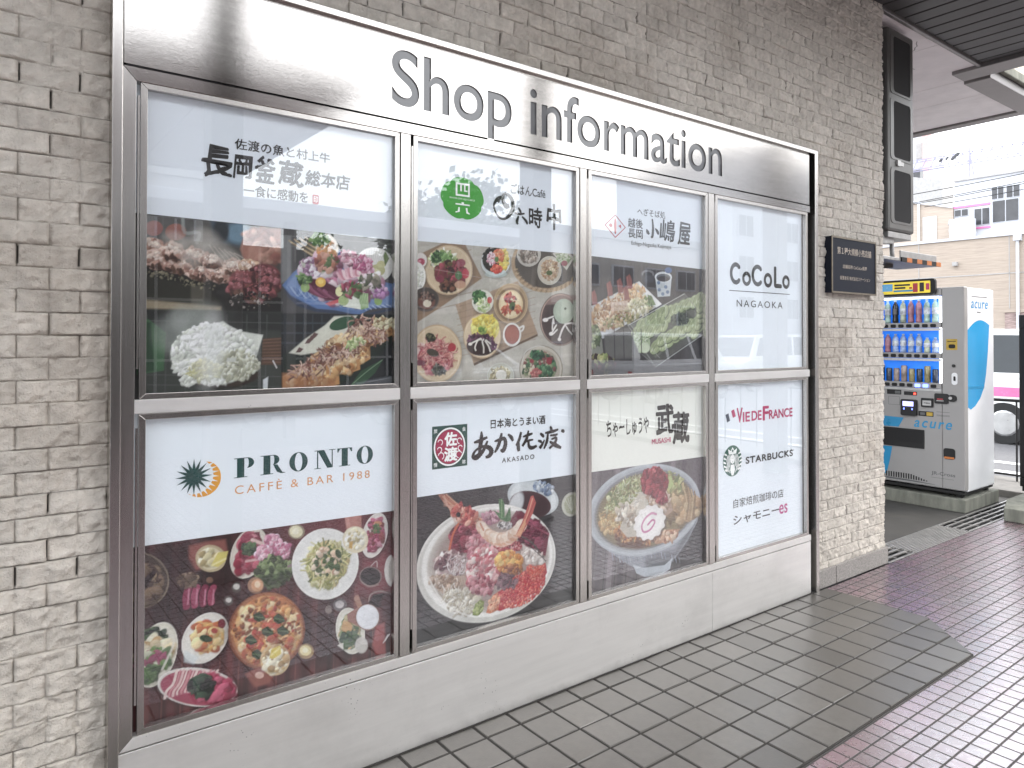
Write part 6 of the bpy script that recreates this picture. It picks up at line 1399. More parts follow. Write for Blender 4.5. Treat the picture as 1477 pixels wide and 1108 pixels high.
('e',4.978,9.616,.042,-.01,-.111,-.187,'d6deb6',.3,1),
('e',5.021,9.616,.042,-.01,-.11,-.187,'9fae7c',.3,1),
('e',5.065,9.617,.042,-.01,-.111,-.188,'cdd7aa',.3,1),
('e',5.108,9.617,.043,-.01,-.111,-.188,'b4c190',.3,1),
('e',4.994,9.65,.085,-.02,-.072,-.121,'7d8c62',.3,.6),
('e',5.349,9.678,.209,-.063,-.169,-.225,'5c6350',.1,.8),
('e',5.319,9.71,.2,-.061,-.165,-.22,'a3b282',.06,1),
('e',5.231,9.721,.041,-.012,-.136,-.182,'c4cfa0',.3,1),
('e',5.275,9.722,.042,-.013,-.137,-.182,'d6deb6',.3,1),
('e',5.319,9.722,.042,-.012,-.137,-.182,'9fae7c',.3,1),
('e',5.364,9.723,.041,-.012,-.138,-.182,'cdd7aa',.3,1),
('e',5.408,9.724,.042,-.013,-.138,-.183,'b4c190',.3,1),
('e',5.292,9.757,.083,-.025,-.089,-.119,'7d8c62',.3,.6),
('e',5.714,9.786,.203,-.074,-.203,-.217,'5c6350',.1,.8),
('e',5.684,9.818,.194,-.071,-.198,-.212,'a3b282',.06,1),
('e',5.594,9.83,.04,-.015,-.164,-.176,'c4cfa0',.3,1),
('e',5.639,9.831,.04,-.015,-.164,-.176,'d6deb6',.3,1),
('e',5.684,9.831,.04,-.014,-.165,-.176,'9fae7c',.3,1),
('e',5.729,9.832,.04,-.015,-.165,-.176,'cdd7aa',.3,1),
('e',5.774,9.833,.041,-.015,-.165,-.177,'b4c190',.3,1),
('e',5.656,9.866,.08,-.03,-.107,-.114,'7d8c62',.3,.6),
('e',5.632,9.441,.19,-.046,-.123,-.204,'5c6350',.1,.8),
('e',5.601,9.473,.183,-.043,-.12,-.199,'a3b282',.06,1),
('e',5.523,9.486,.038,-.009,-.099,-.165,'c4cfa0',.3,1),
('e',5.562,9.486,.038,-.009,-.099,-.165,'d6deb6',.3,1),
('e',5.601,9.486,.038,-.009,-.099,-.165,'9fae7c',.3,1),
('e',5.64,9.486,.038,-.009,-.099,-.165,'cdd7aa',.3,1),
('e',5.679,9.487,.039,-.009,-.099,-.166,'b4c190',.3,1),
('e',5.577,9.514,.076,-.018,-.064,-.106,'7d8c62',.3,.6),
('e',5.889,9.652,.186,-.056,-.153,-.199,'5c6350',.1,.8),
('e',5.858,9.684,.178,-.053,-.149,-.194,'a3b282',.06,1),
('e',5.779,9.696,.037,-.011,-.123,-.16,'c4cfa0',.3,1),
('e',5.818,9.697,.037,-.011,-.123,-.161,'d6deb6',.3,1),
('e',5.858,9.697,.037,-.011,-.123,-.161,'9fae7c',.3,1),
('e',5.897,9.698,.037,-.011,-.123,-.161,'cdd7aa',.3,1),
('e',5.937,9.698,.037,-.011,-.123,-.161,'b4c190',.3,1),
('e',5.833,9.725,.074,-.021,-.079,-.104,'7d8c62',.3,.6),
('e',5.786,9.735,.198,-.033,-.096,-.211,'5c6350',.1,.8),
('e',5.755,9.767,.19,-.031,-.093,-.206,'a3b282',.06,1),
('e',5.677,9.779,.039,-.006,-.077,-.171,'c4cfa0',.3,1),
('e',5.716,9.78,.039,-.007,-.077,-.171,'d6deb6',.3,1),
('e',5.755,9.78,.04,-.006,-.077,-.171,'9fae7c',.3,1),
('e',5.795,9.781,.039,-.007,-.078,-.171,'cdd7aa',.3,1),
('e',5.834,9.782,.04,-.007,-.077,-.172,'b4c190',.3,1),
('e',5.731,9.809,.079,-.013,-.05,-.111,'7d8c62',.3,.6),
('e',5.962,9.961,.194,-.044,-.125,-.208,'5c6350',.1,.8),
('e',5.931,9.993,.186,-.042,-.122,-.203,'a3b282',.06,1),
('e',5.852,10.004,.038,-.008,-.101,-.168,'c4cfa0',.3,1),
('e',5.891,10.005,.039,-.009,-.101,-.168,'d6deb6',.3,1),
('e',5.931,10.006,.039,-.009,-.101,-.168,'9fae7c',.3,1),
('e',5.971,10.007,.038,-.009,-.102,-.169,'cdd7aa',.3,1),
('e',6.011,10.007,.038,-.008,-.102,-.168,'b4c190',.3,1),
('e',5.906,10.034,.078,-.017,-.065,-.109,'7d8c62',.3,.6),
('e',5.942,10.098,.167,-.06,-.168,-.18,'5c6350',.1,.8),
('e',5.911,10.13,.16,-.057,-.164,-.176,'a3b282',.06,1),
('e',5.837,10.141,.033,-.012,-.136,-.146,'c4cfa0',.3,1),
('e',5.874,10.142,.033,-.012,-.136,-.146,'d6deb6',.3,1),
('e',5.911,10.143,.033,-.012,-.136,-.146,'9fae7c',.3,1),
('e',5.948,10.144,.033,-.012,-.136,-.146,'cdd7aa',.3,1),
('e',5.985,10.145,.034,-.012,-.136,-.147,'b4c190',.3,1),
('e',5.888,10.168,.066,-.023,-.088,-.094,'7d8c62',.3,.6),
('e',5.891,10.28,.186,-.029,-.091,-.2,'5c6350',.1,.8),
('e',5.86,10.312,.179,-.028,-.088,-.196,'a3b282',.06,1),
('e',5.786,10.322,.037,-.005,-.073,-.161,'c4cfa0',.3,1),
('e',5.823,10.324,.037,-.006,-.073,-.162,'d6deb6',.3,1),
('e',5.86,10.325,.037,-.006,-.073,-.162,'9fae7c',.3,1),
('e',5.897,10.326,.037,-.006,-.073,-.163,'cdd7aa',.3,1),
('e',5.934,10.327,.037,-.006,-.073,-.163,'b4c190',.3,1),
('e',5.837,10.35,.074,-.011,-.047,-.105,'7d8c62',.3,.6),
('e',3.609,9.459,.164,-.053,-.134,-.185,'5c6350',.1,.8),
('e',3.581,9.49,.158,-.051,-.13,-.181,'a3b282',.06,1),
('e',3.512,9.502,.032,-.011,-.108,-.151,'c4cfa0',.3,1),
('e',3.546,9.502,.033,-.01,-.108,-.15,'d6deb6',.3,1),
('e',3.581,9.502,.033,-.01,-.108,-.15,'9fae7c',.3,1),
('e',3.616,9.503,.033,-.011,-.108,-.151,'cdd7aa',.3,1),
('e',3.651,9.503,.033,-.011,-.108,-.151,'b4c190',.3,1),
('e',3.56,9.529,.065,-.021,-.071,-.097,'7d8c62',.3,.6),
('e',3.912,9.548,.16,-.062,-.16,-.179,'5c6350',.1,.8),
('e',3.884,9.579,.153,-.06,-.156,-.175,'a3b282',.06,1),
('e',3.814,9.591,.031,-.013,-.129,-.145,'c4cfa0',.3,1),
('e',3.849,9.591,.032,-.012,-.129,-.145,'d6deb6',.3,1),
('e',3.884,9.591,.032,-.012,-.129,-.145,'9fae7c',.3,1),
('e',3.92,9.592,.032,-.013,-.13,-.146,'cdd7aa',.3,1),
('e',3.956,9.592,.032,-.012,-.13,-.145,'b4c190',.3,1),
('e',3.862,9.618,.064,-.024,-.083,-.094,'7d8c62',.3,.6),
('e',4.165,9.638,.181,-.032,-.088,-.202,'5c6350',.1,.8),
('e',4.136,9.669,.174,-.031,-.085,-.197,'a3b282',.06,1),
('e',4.064,9.68,.036,-.006,-.07,-.163,'c4cfa0',.3,1),
('e',4.1,9.681,.036,-.006,-.07,-.164,'d6deb6',.3,1),
('e',4.136,9.681,.037,-.006,-.07,-.163,'9fae7c',.3,1),
('e',4.173,9.682,.036,-.007,-.071,-.164,'cdd7aa',.3,1),
('e',4.209,9.682,.036,-.006,-.071,-.164,'b4c190',.3,1),
('e',4.114,9.709,.072,-.013,-.046,-.106,'7d8c62',.3,.6),
('b',4.884,9.895,.456,.008,0,-.191,50,.028,.11,'4a524c 6e786a 3a423e',2,.3),
('l',[[2.608,9.662],[5.103,10.706]],.023,'c9cbc6',.1,1),
('l',[[2.565,9.661],[3.762,8.412]],.023,'9a9c98',.1,1),
('l',[[5.103,10.706],[6.118,9.937]],.018,'8a8c88',.1,1),
('l',[[3.762,8.412],[6.116,9.477]],.028,'aab0ac',.1,1),
('l',[[2.015,9.478],[3.625,8.538]],.018,'8c8e90',.1,1),
('l',[[2.608,9.721],[3.947,8.687]],.014,'a8aca8',.1,1),
('e',3.114,9.153,.412,-.001,-.001,-.303,'b8caa0',.1,1),
('s',3.114,9.153,.376,0,-.001,-.278,90,.138,.023,'cfdcb8 a4bc86 e2ead0 8aa870'),
('e',3.292,9.001,.216,-.002,-.001,-.159,'d8e4c4',.3,1),
('p',[[1.045,9.527],[1.523,9.243],[1.604,8.721],[1.045,8.615]],'8f9186',.1,1),
('b',1.243,9.3,.24,0,-.001,-.344,40,.028,.101,'8a9a6a aab48a 5e6e4c',2,.25),
('p',[[1.604,9.359],[2.608,9.602],[3.131,8.699],[1.685,8.662]],'6a6866',.15,1),
('l',[[2.015,9.537],[2.047,8.48]],.032,'3c3a3c',.3,1),
('l',[[2.394,9.54],[2.426,8.472]],.032,'3c3a3c',.3,1),
('l',[[2.781,9.544],[2.814,8.463]],.032,'3c3a3c',.3,1),
('l',[[3.132,9.547],[3.166,8.456]],.032,'3c3a3c',.3,1),
('b',1.522,8.549,.575,-.011,0,-.289,90,.037,.128,'4a2830 3a2026 6a3a40 2c1a1e 7a7a48',1.7,.3),
('b',1.563,8.722,.212,-.003,0,-.151,20,.028,.083,'8a9a50 b0b070',1.8,.2),
('p',[[1.123,8.5],[2.266,8.711],[6.428,8.385],[6.427,8.054],[1.123,8.214]],'2e282c',.4,.6)]
ART['p5']=[('p',[[-10.304,5.552],[-4.784,5.554],[-4.773,1.77],[-10.284,2.144]],'5a2a2c',0,1),
('l',[[-10.265,5.677],[-10.363,2.17]],.108,'6a3234',.5,.8),
('l',[[-10.129,5.655],[-10.228,2.126]],.108,'4a2224',.5,.8),
('l',[[-9.991,5.632],[-10.092,2.082]],.108,'7a3e3c',.5,.8),
('l',[[-9.851,5.61],[-9.954,2.037]],.108,'562a2a',.5,.8),
('l',[[-9.71,5.587],[-9.814,1.991]],.108,'3e1c20',.5,.8),
('l',[[-9.567,5.563],[-9.673,1.945]],.108,'6a3234',.5,.8),
('l',[[-9.421,5.54],[-9.529,1.898]],.108,'4a2224',.5,.8),
('l',[[-9.274,5.516],[-9.384,1.851]],.108,'7a3e3c',.5,.8),
('l',[[-9.126,5.491],[-9.237,1.803]],.108,'562a2a',.5,.8),
('l',[[-8.975,5.467],[-9.088,1.755]],.108,'3e1c20',.5,.8),
('l',[[-8.822,5.442],[-8.937,1.706]],.108,'6a3234',.5,.8),
('l',[[-8.667,5.417],[-8.784,1.656]],.108,'4a2224',.5,.8),
('l',[[-8.51,5.391],[-8.629,1.606]],.108,'7a3e3c',.5,.8),
('l',[[-8.351,5.365],[-8.472,1.554]],.108,'562a2a',.5,.8),
('l',[[-8.189,5.339],[-8.313,1.503]],.108,'3e1c20',.5,.8),
('l',[[-8.026,5.313],[-8.152,1.45]],.108,'6a3234',.5,.8),
('l',[[-7.86,5.286],[-7.988,1.397]],.108,'4a2224',.5,.8),
('l',[[-7.692,5.258],[-7.822,1.343]],.108,'7a3e3c',.5,.8),
('l',[[-7.521,5.23],[-7.654,1.288]],.108,'562a2a',.5,.8),
('l',[[-7.348,5.202],[-7.484,1.233]],.108,'3e1c20',.5,.8),
('l',[[-7.173,5.174],[-7.311,1.176]],.108,'6a3234',.5,.8),
('l',[[-6.995,5.145],[-7.135,1.119]],.108,'4a2224',.5,.8),
('l',[[-6.815,5.115],[-6.958,1.061]],.108,'7a3e3c',.5,.8),
('l',[[-6.632,5.086],[-6.777,1.003]],.108,'562a2a',.5,.8),
('l',[[-6.446,5.055],[-6.594,.943]],.108,'3e1c20',.5,.8),
('l',[[-6.257,5.025],[-6.408,.883]],.108,'6a3234',.5,.8),
('l',[[-6.066,4.994],[-6.22,.821]],.108,'4a2224',.5,.8),
('l',[[-5.872,4.962],[-6.029,.759]],.108,'7a3e3c',.5,.8),
('l',[[-5.675,4.93],[-5.835,.696]],.108,'562a2a',.5,.8),
('l',[[-5.475,4.898],[-5.638,.632]],.108,'3e1c20',.5,.8),
('l',[[-5.272,4.864],[-5.437,.567]],.108,'6a3234',.5,.8),
('l',[[-5.066,4.831],[-5.234,.501]],.108,'4a2224',.5,.8),
('l',[[-4.856,4.797],[-5.028,.434]],.108,'7a3e3c',.5,.8),
('l',[[-4.643,4.762],[-4.819,.365]],.108,'562a2a',.5,.8),
('l',[[-10.06,4.98],[-10.148,2.1]],.027,'a0645a',.5,.35),
('l',[[-9.74,4.919],[-9.831,1.997]],.027,'a0645a',.5,.35),
('l',[[-9.409,4.855],[-9.504,1.89]],.027,'a0645a',.5,.35),
('l',[[-9.069,4.789],[-9.167,1.781]],.027,'a0645a',.5,.35),
('l',[[-8.718,4.721],[-8.82,1.668]],.027,'a0645a',.5,.35),
('l',[[-8.357,4.652],[-8.463,1.551]],.027,'a0645a',.5,.35),
('l',[[-7.983,4.58],[-8.094,1.431]],.027,'a0645a',.5,.35),
('l',[[-7.599,4.505],[-7.714,1.308]],.027,'a0645a',.5,.35),
('l',[[-7.201,4.429],[-7.321,1.18]],.027,'a0645a',.5,.35),
('l',[[-6.79,4.35],[-6.915,1.048]],.027,'a0645a',.5,.35),
('l',[[-6.366,4.268],[-6.496,.911]],.027,'a0645a',.5,.35),
('l',[[-5.927,4.183],[-6.063,.77]],.027,'a0645a',.5,.35),
('l',[[-5.472,4.095],[-5.614,.624]],.027,'a0645a',.5,.35),
('l',[[-5.002,4.005],[-5.15,.473]],.027,'a0645a',.5,.35),
('p',[[-10.304,5.508],[-8.408,5.517],[-8.212,4.049],[-10.292,3.541]],'2a2222',.6,.75),
('e',-6.688,3.006,.95,-.233,.002,-.611,'2c1c1e',.9,.7),
('e',-6.144,4.746,1.177,-.204,.003,-.834,'8a3c44',1,.5),
('e',-5.389,4.079,.61,-.117,.001,-.482,'9a4450',1,.5),
('e',-10.22,4.858,.523,-.105,.003,-.518,'8a7c68',.03,1),
('e',-10.22,4.858,.498,-.1,.002,-.492,'4c3e36',.04,1),
('b',-10.18,4.784,.367,-.075,.002,-.352,90,.054,.162,'6a5444 8a7058 4a3830 a08868',1.8,.4),
('p',[[-10.18,4.828],[-9.959,5.005],[-9.917,4.931],[-10.099,4.679]],'2c1e22',.2,1),
('p',[[-9.352,5.346],[-9.045,5.386],[-8.685,5.373],[-8.638,5.106],[-8.819,4.928],[-9.219,4.864],[-9.35,5.117]],'a05a50',.3,.9),
('e',-8.955,5.046,.281,-.051,.002,-.261,'c8b48c',.06,1),
('e',-8.964,5.047,.226,-.041,.002,-.213,'e2d6b0',.1,1),
('e',-8.999,5.077,.161,-.029,0,-.139,'b8a470',.4,1),
('b',-8.977,5.073,.18,-.032,.001,-.158,20,.043,.119,'d8cc9c efe8cc a89460',1.4,.3),
('p',[[-8.954,4.906],[-8.82,5.138],[-8.629,5.137],[-8.683,4.949],[-8.819,4.858]],'e0cf5c',.1,1),
('l',[[-8.932,4.911],[-8.683,4.997]],.043,'f2e69a',.2,1),
('e',-8.206,4.982,.334,-.195,-.205,-.482,'141010',.3,.55),
('e',-8.226,5.034,.314,-.183,-.196,-.459,'efe9dc',0,1),
('e',-8.226,5.034,.301,-.175,-.188,-.441,'e2dacb',.08,1),
('e',-8.226,5.034,.269,-.157,-.168,-.395,'efe9dc',.1,.6),
('p',[[-8.336,5.315],[-8.026,5.433],[-7.976,5.159],[-8.072,4.79],[-8.262,4.633],[-8.46,4.695],[-8.405,4.946]],'8a2440',.08,1),
('b',-8.217,5.152,.204,-.109,-.08,-.211,26,.075,.183,'a03050 c05a70 7a1c34 d88a98',1.5,.25),
('b',-8.263,4.849,.207,-.114,-.064,-.168,26,.075,.183,'a8304c 8a1c38 c45a70',1.5,.25),
('l',[[-8.17,5.288],[-7.977,5.183]],.065,'e6c4bc',.2,1),
('l',[[-8.287,4.877],[-8.024,4.877]],.048,'e0b4b0',.2,1),
('b',-8.226,5.125,.124,-.022,0,-.115,14,.054,.129,'3f5a3c 5a7a4c 2c4430',1.7,.2),
('b',-7.746,5.179,.165,-.027,.001,-.147,50,.032,.108,'d98ca8 e8b0c4 c46a90 f2d0dc b85880',1.6,.2),
('b',-7.746,5.179,.075,-.012,0,-.073,14,.022,.054,'f0c8d6 d07898',1.6,.2),
('b',-7.555,4.965,.167,-.029,0,-.148,50,.032,.108,'d98ca8 e8b0c4 c46a90 f2d0dc b85880',1.6,.2),
('b',-7.555,4.965,.075,-.013,0,-.074,14,.022,.054,'f0c8d6 d07898',1.6,.2),
('b',-7.912,4.978,.162,-.028,0,-.145,50,.032,.108,'d98ca8 e8b0c4 c46a90 f2d0dc b85880',1.6,.2),
('b',-7.912,4.978,.073,-.012,0,-.072,14,.022,.054,'f0c8d6 d07898',1.6,.2),
('b',-7.728,4.579,.378,-.072,.001,-.283,120,.043,.129,'4c6038 6e8450 324428 8aa068 3c4c30',1.8,.25),
('b',-7.777,4.394,.199,-.04,.001,-.127,30,.043,.108,'3a4a2e 54683e',1.8,.25),
('l',[[-7.427,4.621],[-7.145,4.718]],.054,'a88a94',.2,1),
('e',-7.262,5.318,.177,-.028,.001,-.155,'9a8c70',.05,1),
('e',-7.272,5.32,.14,-.023,.001,-.125,'e9e2b8',.1,1),
('e',-7.282,5.331,.077,-.012,0,-.07,'f6f2d8',.4,1),
('e',-8.472,4.39,.093,-.019,0,-.104,'5c5854',.1,1),
('e',-8.472,4.409,.06,-.013,0,-.057,'dcd8d2',.3,1),
('e',-8.619,4.161,.088,-.019,0,-.094,'6a6662',.1,1),
('e',-8.619,4.175,.055,-.012,0,-.047,'e6e2dc',.3,1),
('e',-6.297,3.582,.157,-.035,.001,-.145,'6e6668',.1,1),
('e',-6.308,3.595,.1,-.022,0,-.083,'d0c8c8',.3,1),
('e',-6.555,3.536,.076,-.017,0,-.092,'8a7a74',.3,1),
('e',-8.094,4.36,.16,-.032,.001,-.163,'b08464',.08,1),
('e',-8.069,4.355,.116,-.023,0,-.125,'e8aa78',.2,1),
('e',-8.06,4.373,.058,-.012,0,-.068,'f8dcb8',.4,1),
('l',[[-9.389,4.214],[-9.398,4.398],[-9.356,4.562]],.129,'9a3458',.1,1),
('l',[[-9.367,4.254],[-9.347,4.524]],.027,'d88aa4',.3,1),
('l',[[-9.241,4.209],[-9.251,4.385],[-9.208,4.532]],.129,'b04a6c',.1,1),
('l',[[-9.22,4.222],[-9.199,4.493]],.027,'d88aa4',.3,1),
('l',[[-9.092,4.203],[-9.102,4.371],[-9.058,4.501]],.129,'8a2c4c',.1,1),
('l',[[-9.07,4.189],[-9.049,4.462]],.027,'d88aa4',.3,1),
('l',[[-8.941,4.198],[-8.951,4.358],[-8.907,4.47]],.129,'a84060',.1,1),
('l',[[-8.919,4.156],[-8.898,4.431]],.027,'d88aa4',.3,1),
('b',-9.37,4.71,.174,-.034,.001,-.136,30,.032,.097,'7a6450 a08a70 5a4638',1.6,.3),
('e',-8.975,4.632,.063,-.013,.001,-.06,'8a6450',.2,1),
('e',-6.57,4.452,.765,-.336,-.22,-.741,'141010',.3,.55),
('e',-6.613,4.53,.717,-.313,-.209,-.706,'f6f5f1',0,1),
('e',-6.613,4.53,.688,-.3,-.201,-.678,'ececea',.08,1),
('e',-6.613,4.53,.556,-.243,-.163,-.551,'f6f5f1',.1,.6),
('e',-6.597,4.537,.41,-.231,-.204,-.442,'c8c090',.1,1),
('b',-6.597,4.537,.437,-.23,-.175,-.426,120,.054,.162,'d8d49a b8bc6c e8e4b8 8a9448 c8b070',1.8,.3),
('s',-6.597,4.537,.426,-.224,-.172,-.417,300,.237,.027,'dcd48c b8b860 efe8b0 a0a04c c8bc78 78844a'),
('b',-6.586,4.566,.311,-.163,-.129,-.311,30,.043,.108,'e8c8a8 d8a888 4c6a34 3c5a2c f0dcc4',1.4,.25),
('e',-6.775,4.423,.076,-.015,.001,-.061,'54683a',0,1),
('e',-6.34,4.702,.039,-.104,-.062,-.01,'3c5430',.2,1),
('p',[[-6.203,5.484],[-5.805,5.479],[-5.803,5.057],[-5.976,5.189],[-6.146,5.163]],'b87a6e',.2,1),
('l',[[-6.147,5.476],[-6.078,5.1]],.086,'c88c80',.2,1),
('l',[[-5.948,5.474],[-5.919,5.127]],.086,'c07e72',.2,1),
('e',-5.463,4.929,.309,-.12,-.145,-.508,'141010',.3,.55),
('e',-5.481,4.979,.291,-.112,-.138,-.484,'f2efea',0,1),
('e',-5.481,4.979,.279,-.108,-.133,-.465,'e2dcd4',.08,1),
('e',-5.481,4.979,.244,-.094,-.116,-.407,'f2efea',.1,.6),
('b',-5.481,4.979,.197,-.076,-.102,-.356,60,.043,.129,'a03458 c05a7c 7a2040 d890a4 8a3c3c',1.8,.25),
('e',-5.405,5.235,.096,-.015,0,-.054,'d89468',.2,1),
('b',-5.452,5.108,.131,-.02,0,-.086,10,.032,.086,'4c6a3c 6a8a50',1.7,.2),
('e',-5.941,4.947,.301,-.049,.001,-.294,'e8dcb8',.06,1),
('e',-5.947,4.974,.254,-.041,.001,-.241,'f2ecd4',.3,1),
('b',-5.947,4.948,.231,-.038,.001,-.231,26,.032,.108,'fbf8ea dccf9c f0e8c8 c8b880',1.4,.3),
('p',[[-6.089,4.919],[-6.004,4.931],[-6.02,4.751],[-6.088,4.788]],'d8a83c',.2,1),
('e',-5.057,4.097,.184,-.035,.001,-.359,'ece6e0',.04,1),
('e',-4.978,4.082,.161,-.031,.001,-.305,'d2c8c0',.1,1),
('e',-5.579,4.063,.274,-.054,.001,-.224,'8a7470',.04,1),
('e',-5.579,4.063,.244,-.048,.001,-.197,'20161a',.05,1),
('l',[[-5.568,4.3],[-5.438,4.383],[-5.42,4.246]],.022,'c8b8b4',.2,1),
('l',[[-5.8,4],[-5.625,3.849],[-5.388,3.838]],.022,'b09a94',.3,.7),
('l',[[-5.624,3.514],[-5.565,3.661],[-5.328,3.681],[-5.056,3.554]],.032,'9a8480',.1,1),
('p',[[-5.624,3.487],[-5.506,3.649],[-5.268,3.625],[-5.056,3.516],[-5.085,3.262],[-5.506,3.355]],'241a1c',.2,1),
('l',[[-5.914,3.655],[-5.827,3.426]],.119,'b0806a',.1,1),
('e',-6.033,2.904,.349,-.04,.083,-.554,'141010',.3,.55),
('e',-6.053,2.954,.329,-.036,.079,-.526,'ece9de',0,1),
('e',-6.053,2.954,.316,-.035,.076,-.505,'dcd8ca',.08,1),
('e',-6.053,2.954,.276,-.03,.066,-.442,'ece9de',.1,.6),
('b',-6.053,2.928,.251,-.061,.001,-.365,90,.043,.14,'4c6a44 7a9060 c8b88a 2f4a30 d8b078 a8b488',1.7,.25),
('e',-6.138,3.053,.124,-.03,0,-.135,'d0a060',.2,1),
('b',-6.081,2.779,.205,-.051,.001,-.157,30,.043,.108,'2c4a34 46683c',1.7,.2),
('e',-5.795,2.576,.151,-.038,.001,-.179,'cfcac4',.3,1),
('p',[[-6.36,2.719],[-6.221,2.736],[-6.221,2.591]],'e0dcd4',0,1),
('p',[[-6.139,3.339],[-5.884,3.439],[-5.709,2.977],[-5.883,3.018],[-6.111,3.176]],'a06a5c',.1,1),
('e',-5.646,3.164,.296,-.068,.001,-.297,'8c6450',.05,1),
('e',-5.646,3.169,.272,-.062,.001,-.276,'dfdfe6',.03,1),
('e',-5.646,3.174,.248,-.057,.001,-.254,'eceef4',.2,1),
('p',[[-5.445,2.914],[-5.236,2.946],[-5.204,2.211],[-5.443,2.274],[-5.532,2.51]],'a84c4c',.3,.9),
('l',[[-5.265,2.496],[-5.114,2.647]],.027,'d8ccc8',.2,1),
('l',[[-5.217,2.537],[-5.156,2.63]],.038,'e8e0dc',.2,1),
('e',-5.146,3.33,.183,-.04,0,-.271,'4c2026',.6,1),
('e',-9.889,3.378,.334,-.218,-.204,-.562,'141010',.3,.55),
('e',-9.909,3.44,.314,-.205,-.194,-.536,'eee9dc',0,1),
('e',-9.909,3.44,.301,-.196,-.186,-.514,'d9d6c2',.08,1),
('e',-9.909,3.44,.282,-.184,-.175,-.482,'eee9dc',.1,.6),
('b',-9.931,3.668,.234,-.151,-.066,-.183,90,.043,.14,'2c4230 44603c 1e3024 5c7a4c',1.8,.2),
('b',-9.909,3.507,.274,-.071,.001,-.195,50,.065,.172,'d8bc88 e8d4a8 c49c60 f0e4c4',1.5,.3),
('b',-9.97,3.324,.256,.032,.063,-.201,90,.043,.14,'4c7038 6a9048 8ab060 e0e4c8 a0486a',1.9,.2),
('b',-10.029,3.119,.168,.02,.036,-.118,50,.043,.108,'3f6034 5c8048',1.8,.2),
('l',[[-9.641,3.73],[-9.619,3.544],[-9.804,3.146]],.043,'e8e4d6',.2,.7),
('e',-9.022,3.483,.326,-.326,-.317,-.378,'141010',.3,.55),
('e',-9.045,3.537,.307,-.306,-.301,-.36,'f4f2ec',0,1),
('e',-9.045,3.537,.294,-.294,-.289,-.345,'eae6dc',.08,1),
('e',-9.045,3.537,.264,-.263,-.259,-.31,'f4f2ec',.1,.6),
('p',[[-9.342,3.657],[-9.037,3.766],[-8.723,3.832],[-8.677,3.728],[-8.811,3.433],[-8.99,3.223],[-9.276,3.412]],'d8903c',.06,1),
('b',-9.014,3.553,.25,-.211,-.127,-.2,90,.054,.151,'e8b458 d87a34 f0d088 c45a2c f4dca0',1.5,.3),
('e',-9.036,3.521,.119,-.051,-.011,-.065,'2f4a2c',.1,1),
('e',-8.745,3.744,.073,-.017,0,-.094,'8a2c3c',.15,1),
('e',-8.88,3.636,.063,-.015,0,-.056,'b8443c',.3,1),
('p',[[-9.427,3.405],[-9.166,3.2],[-9.253,3.086],[-9.426,3.178]],'dce8ec',.4,.7),
('e',-7.841,3.361,.792,-.476,-.282,-.707,'221414',.25,.6),
('e',-7.851,3.388,.665,-.539,-.402,-.597,'8c4c2c',0,1),
('e',-7.851,3.408,.629,-.51,-.383,-.57,'b06c3e',.04,1),
('e',-7.841,3.395,.585,-.474,-.36,-.534,'d8954c',.05,1),
('b',-7.841,3.395,.558,-.452,-.341,-.506,330,.043,.162,'ecc07a dc9a4c f2d8a0 c87838 e8b060 b8502c f6e2b4',1.6,.35),
('b',-7.841,3.395,.612,-.495,-.365,-.541,60,.032,.075,'8a4a24 b06a34',1.6,.3),
('b',-7.841,3.395,.478,-.387,-.289,-.429,26,.043,.097,'b83c2c c85a3c',1.4,.3),
('p',[[-8.144,3.775],[-8.028,3.826],[-7.911,3.693],[-7.901,3.633],[-8.037,3.606],[-8.134,3.687]],'2c4226',.08,1),
('l',[[-8.115,3.74],[-7.921,3.666]],.016,'6a8456',.2,1),
('p',[[-7.744,3.645],[-7.625,3.696],[-7.504,3.56],[-7.493,3.499],[-7.634,3.473],[-7.734,3.555]],'2c4226',.08,1),
('l',[[-7.714,3.609],[-7.514,3.533]],.016,'6a8456',.2,1),
('p',[[-7.973,3.442],[-7.857,3.491],[-7.738,3.356],[-7.728,3.295],[-7.865,3.27],[-7.963,3.352]],'2c4226',.08,1),
('l',[[-7.944,3.406],[-7.748,3.329]],.016,'6a8456',.2,1),
('p',[[-7.663,3.382],[-7.544,3.432],[-7.422,3.294],[-7.411,3.233],[-7.553,3.208],[-7.653,3.291]],'2c4226',.08,1),
('l',[[-7.633,3.345],[-7.432,3.267]],.016,'6a8456',.2,1),
('p',[[-8.298,3.353],[-8.185,3.402],[-8.069,3.267],[-8.059,3.207],[-8.193,3.183],[-8.289,3.265]],'2c4226',.08,1),
('l',[[-8.27,3.317],[-8.079,3.241]],.016,'6a8456',.2,1),
('p',[[-8.169,3.034],[-8.054,3.081],[-7.937,2.945],[-7.927,2.884],[-8.062,2.862],[-8.159,2.945]],'2c4226',.08,1),
('l',[[-8.14,2.997],[-7.947,2.918]],.016,'6a8456',.2,1),
('e',-7.048,2.768,.168,-.043,0,-.16,'a88858',.05,1),
('e',-7.059,2.786,.126,-.033,.001,-.11,'ecdc9c',.15,1),
('e',-7.064,2.797,.063,-.016,0,-.055,'faf4d0',.4,1),
('p',[[-8.3,2.639],[-8.014,2.704],[-7.719,2.478],[-7.817,2.311],[-8.108,2.322]],'9a5448',.3,1),
('e',-7.695,2.764,.295,-.14,-.067,-.296,'d8b888',.1,1),
('b',-7.695,2.764,.261,-.069,.001,-.273,50,.043,.129,'ecdcb4 c8a468 f4ecd0 b08c54',1.4,.35),
('p',[[-7.819,2.822],[-7.771,3.003],[-7.597,3.032],[-7.571,2.854],[-7.72,2.795]],'e0c83c',.12,1),
('l',[[-7.77,2.882],[-7.612,2.977]],.043,'f2e486',.2,1),
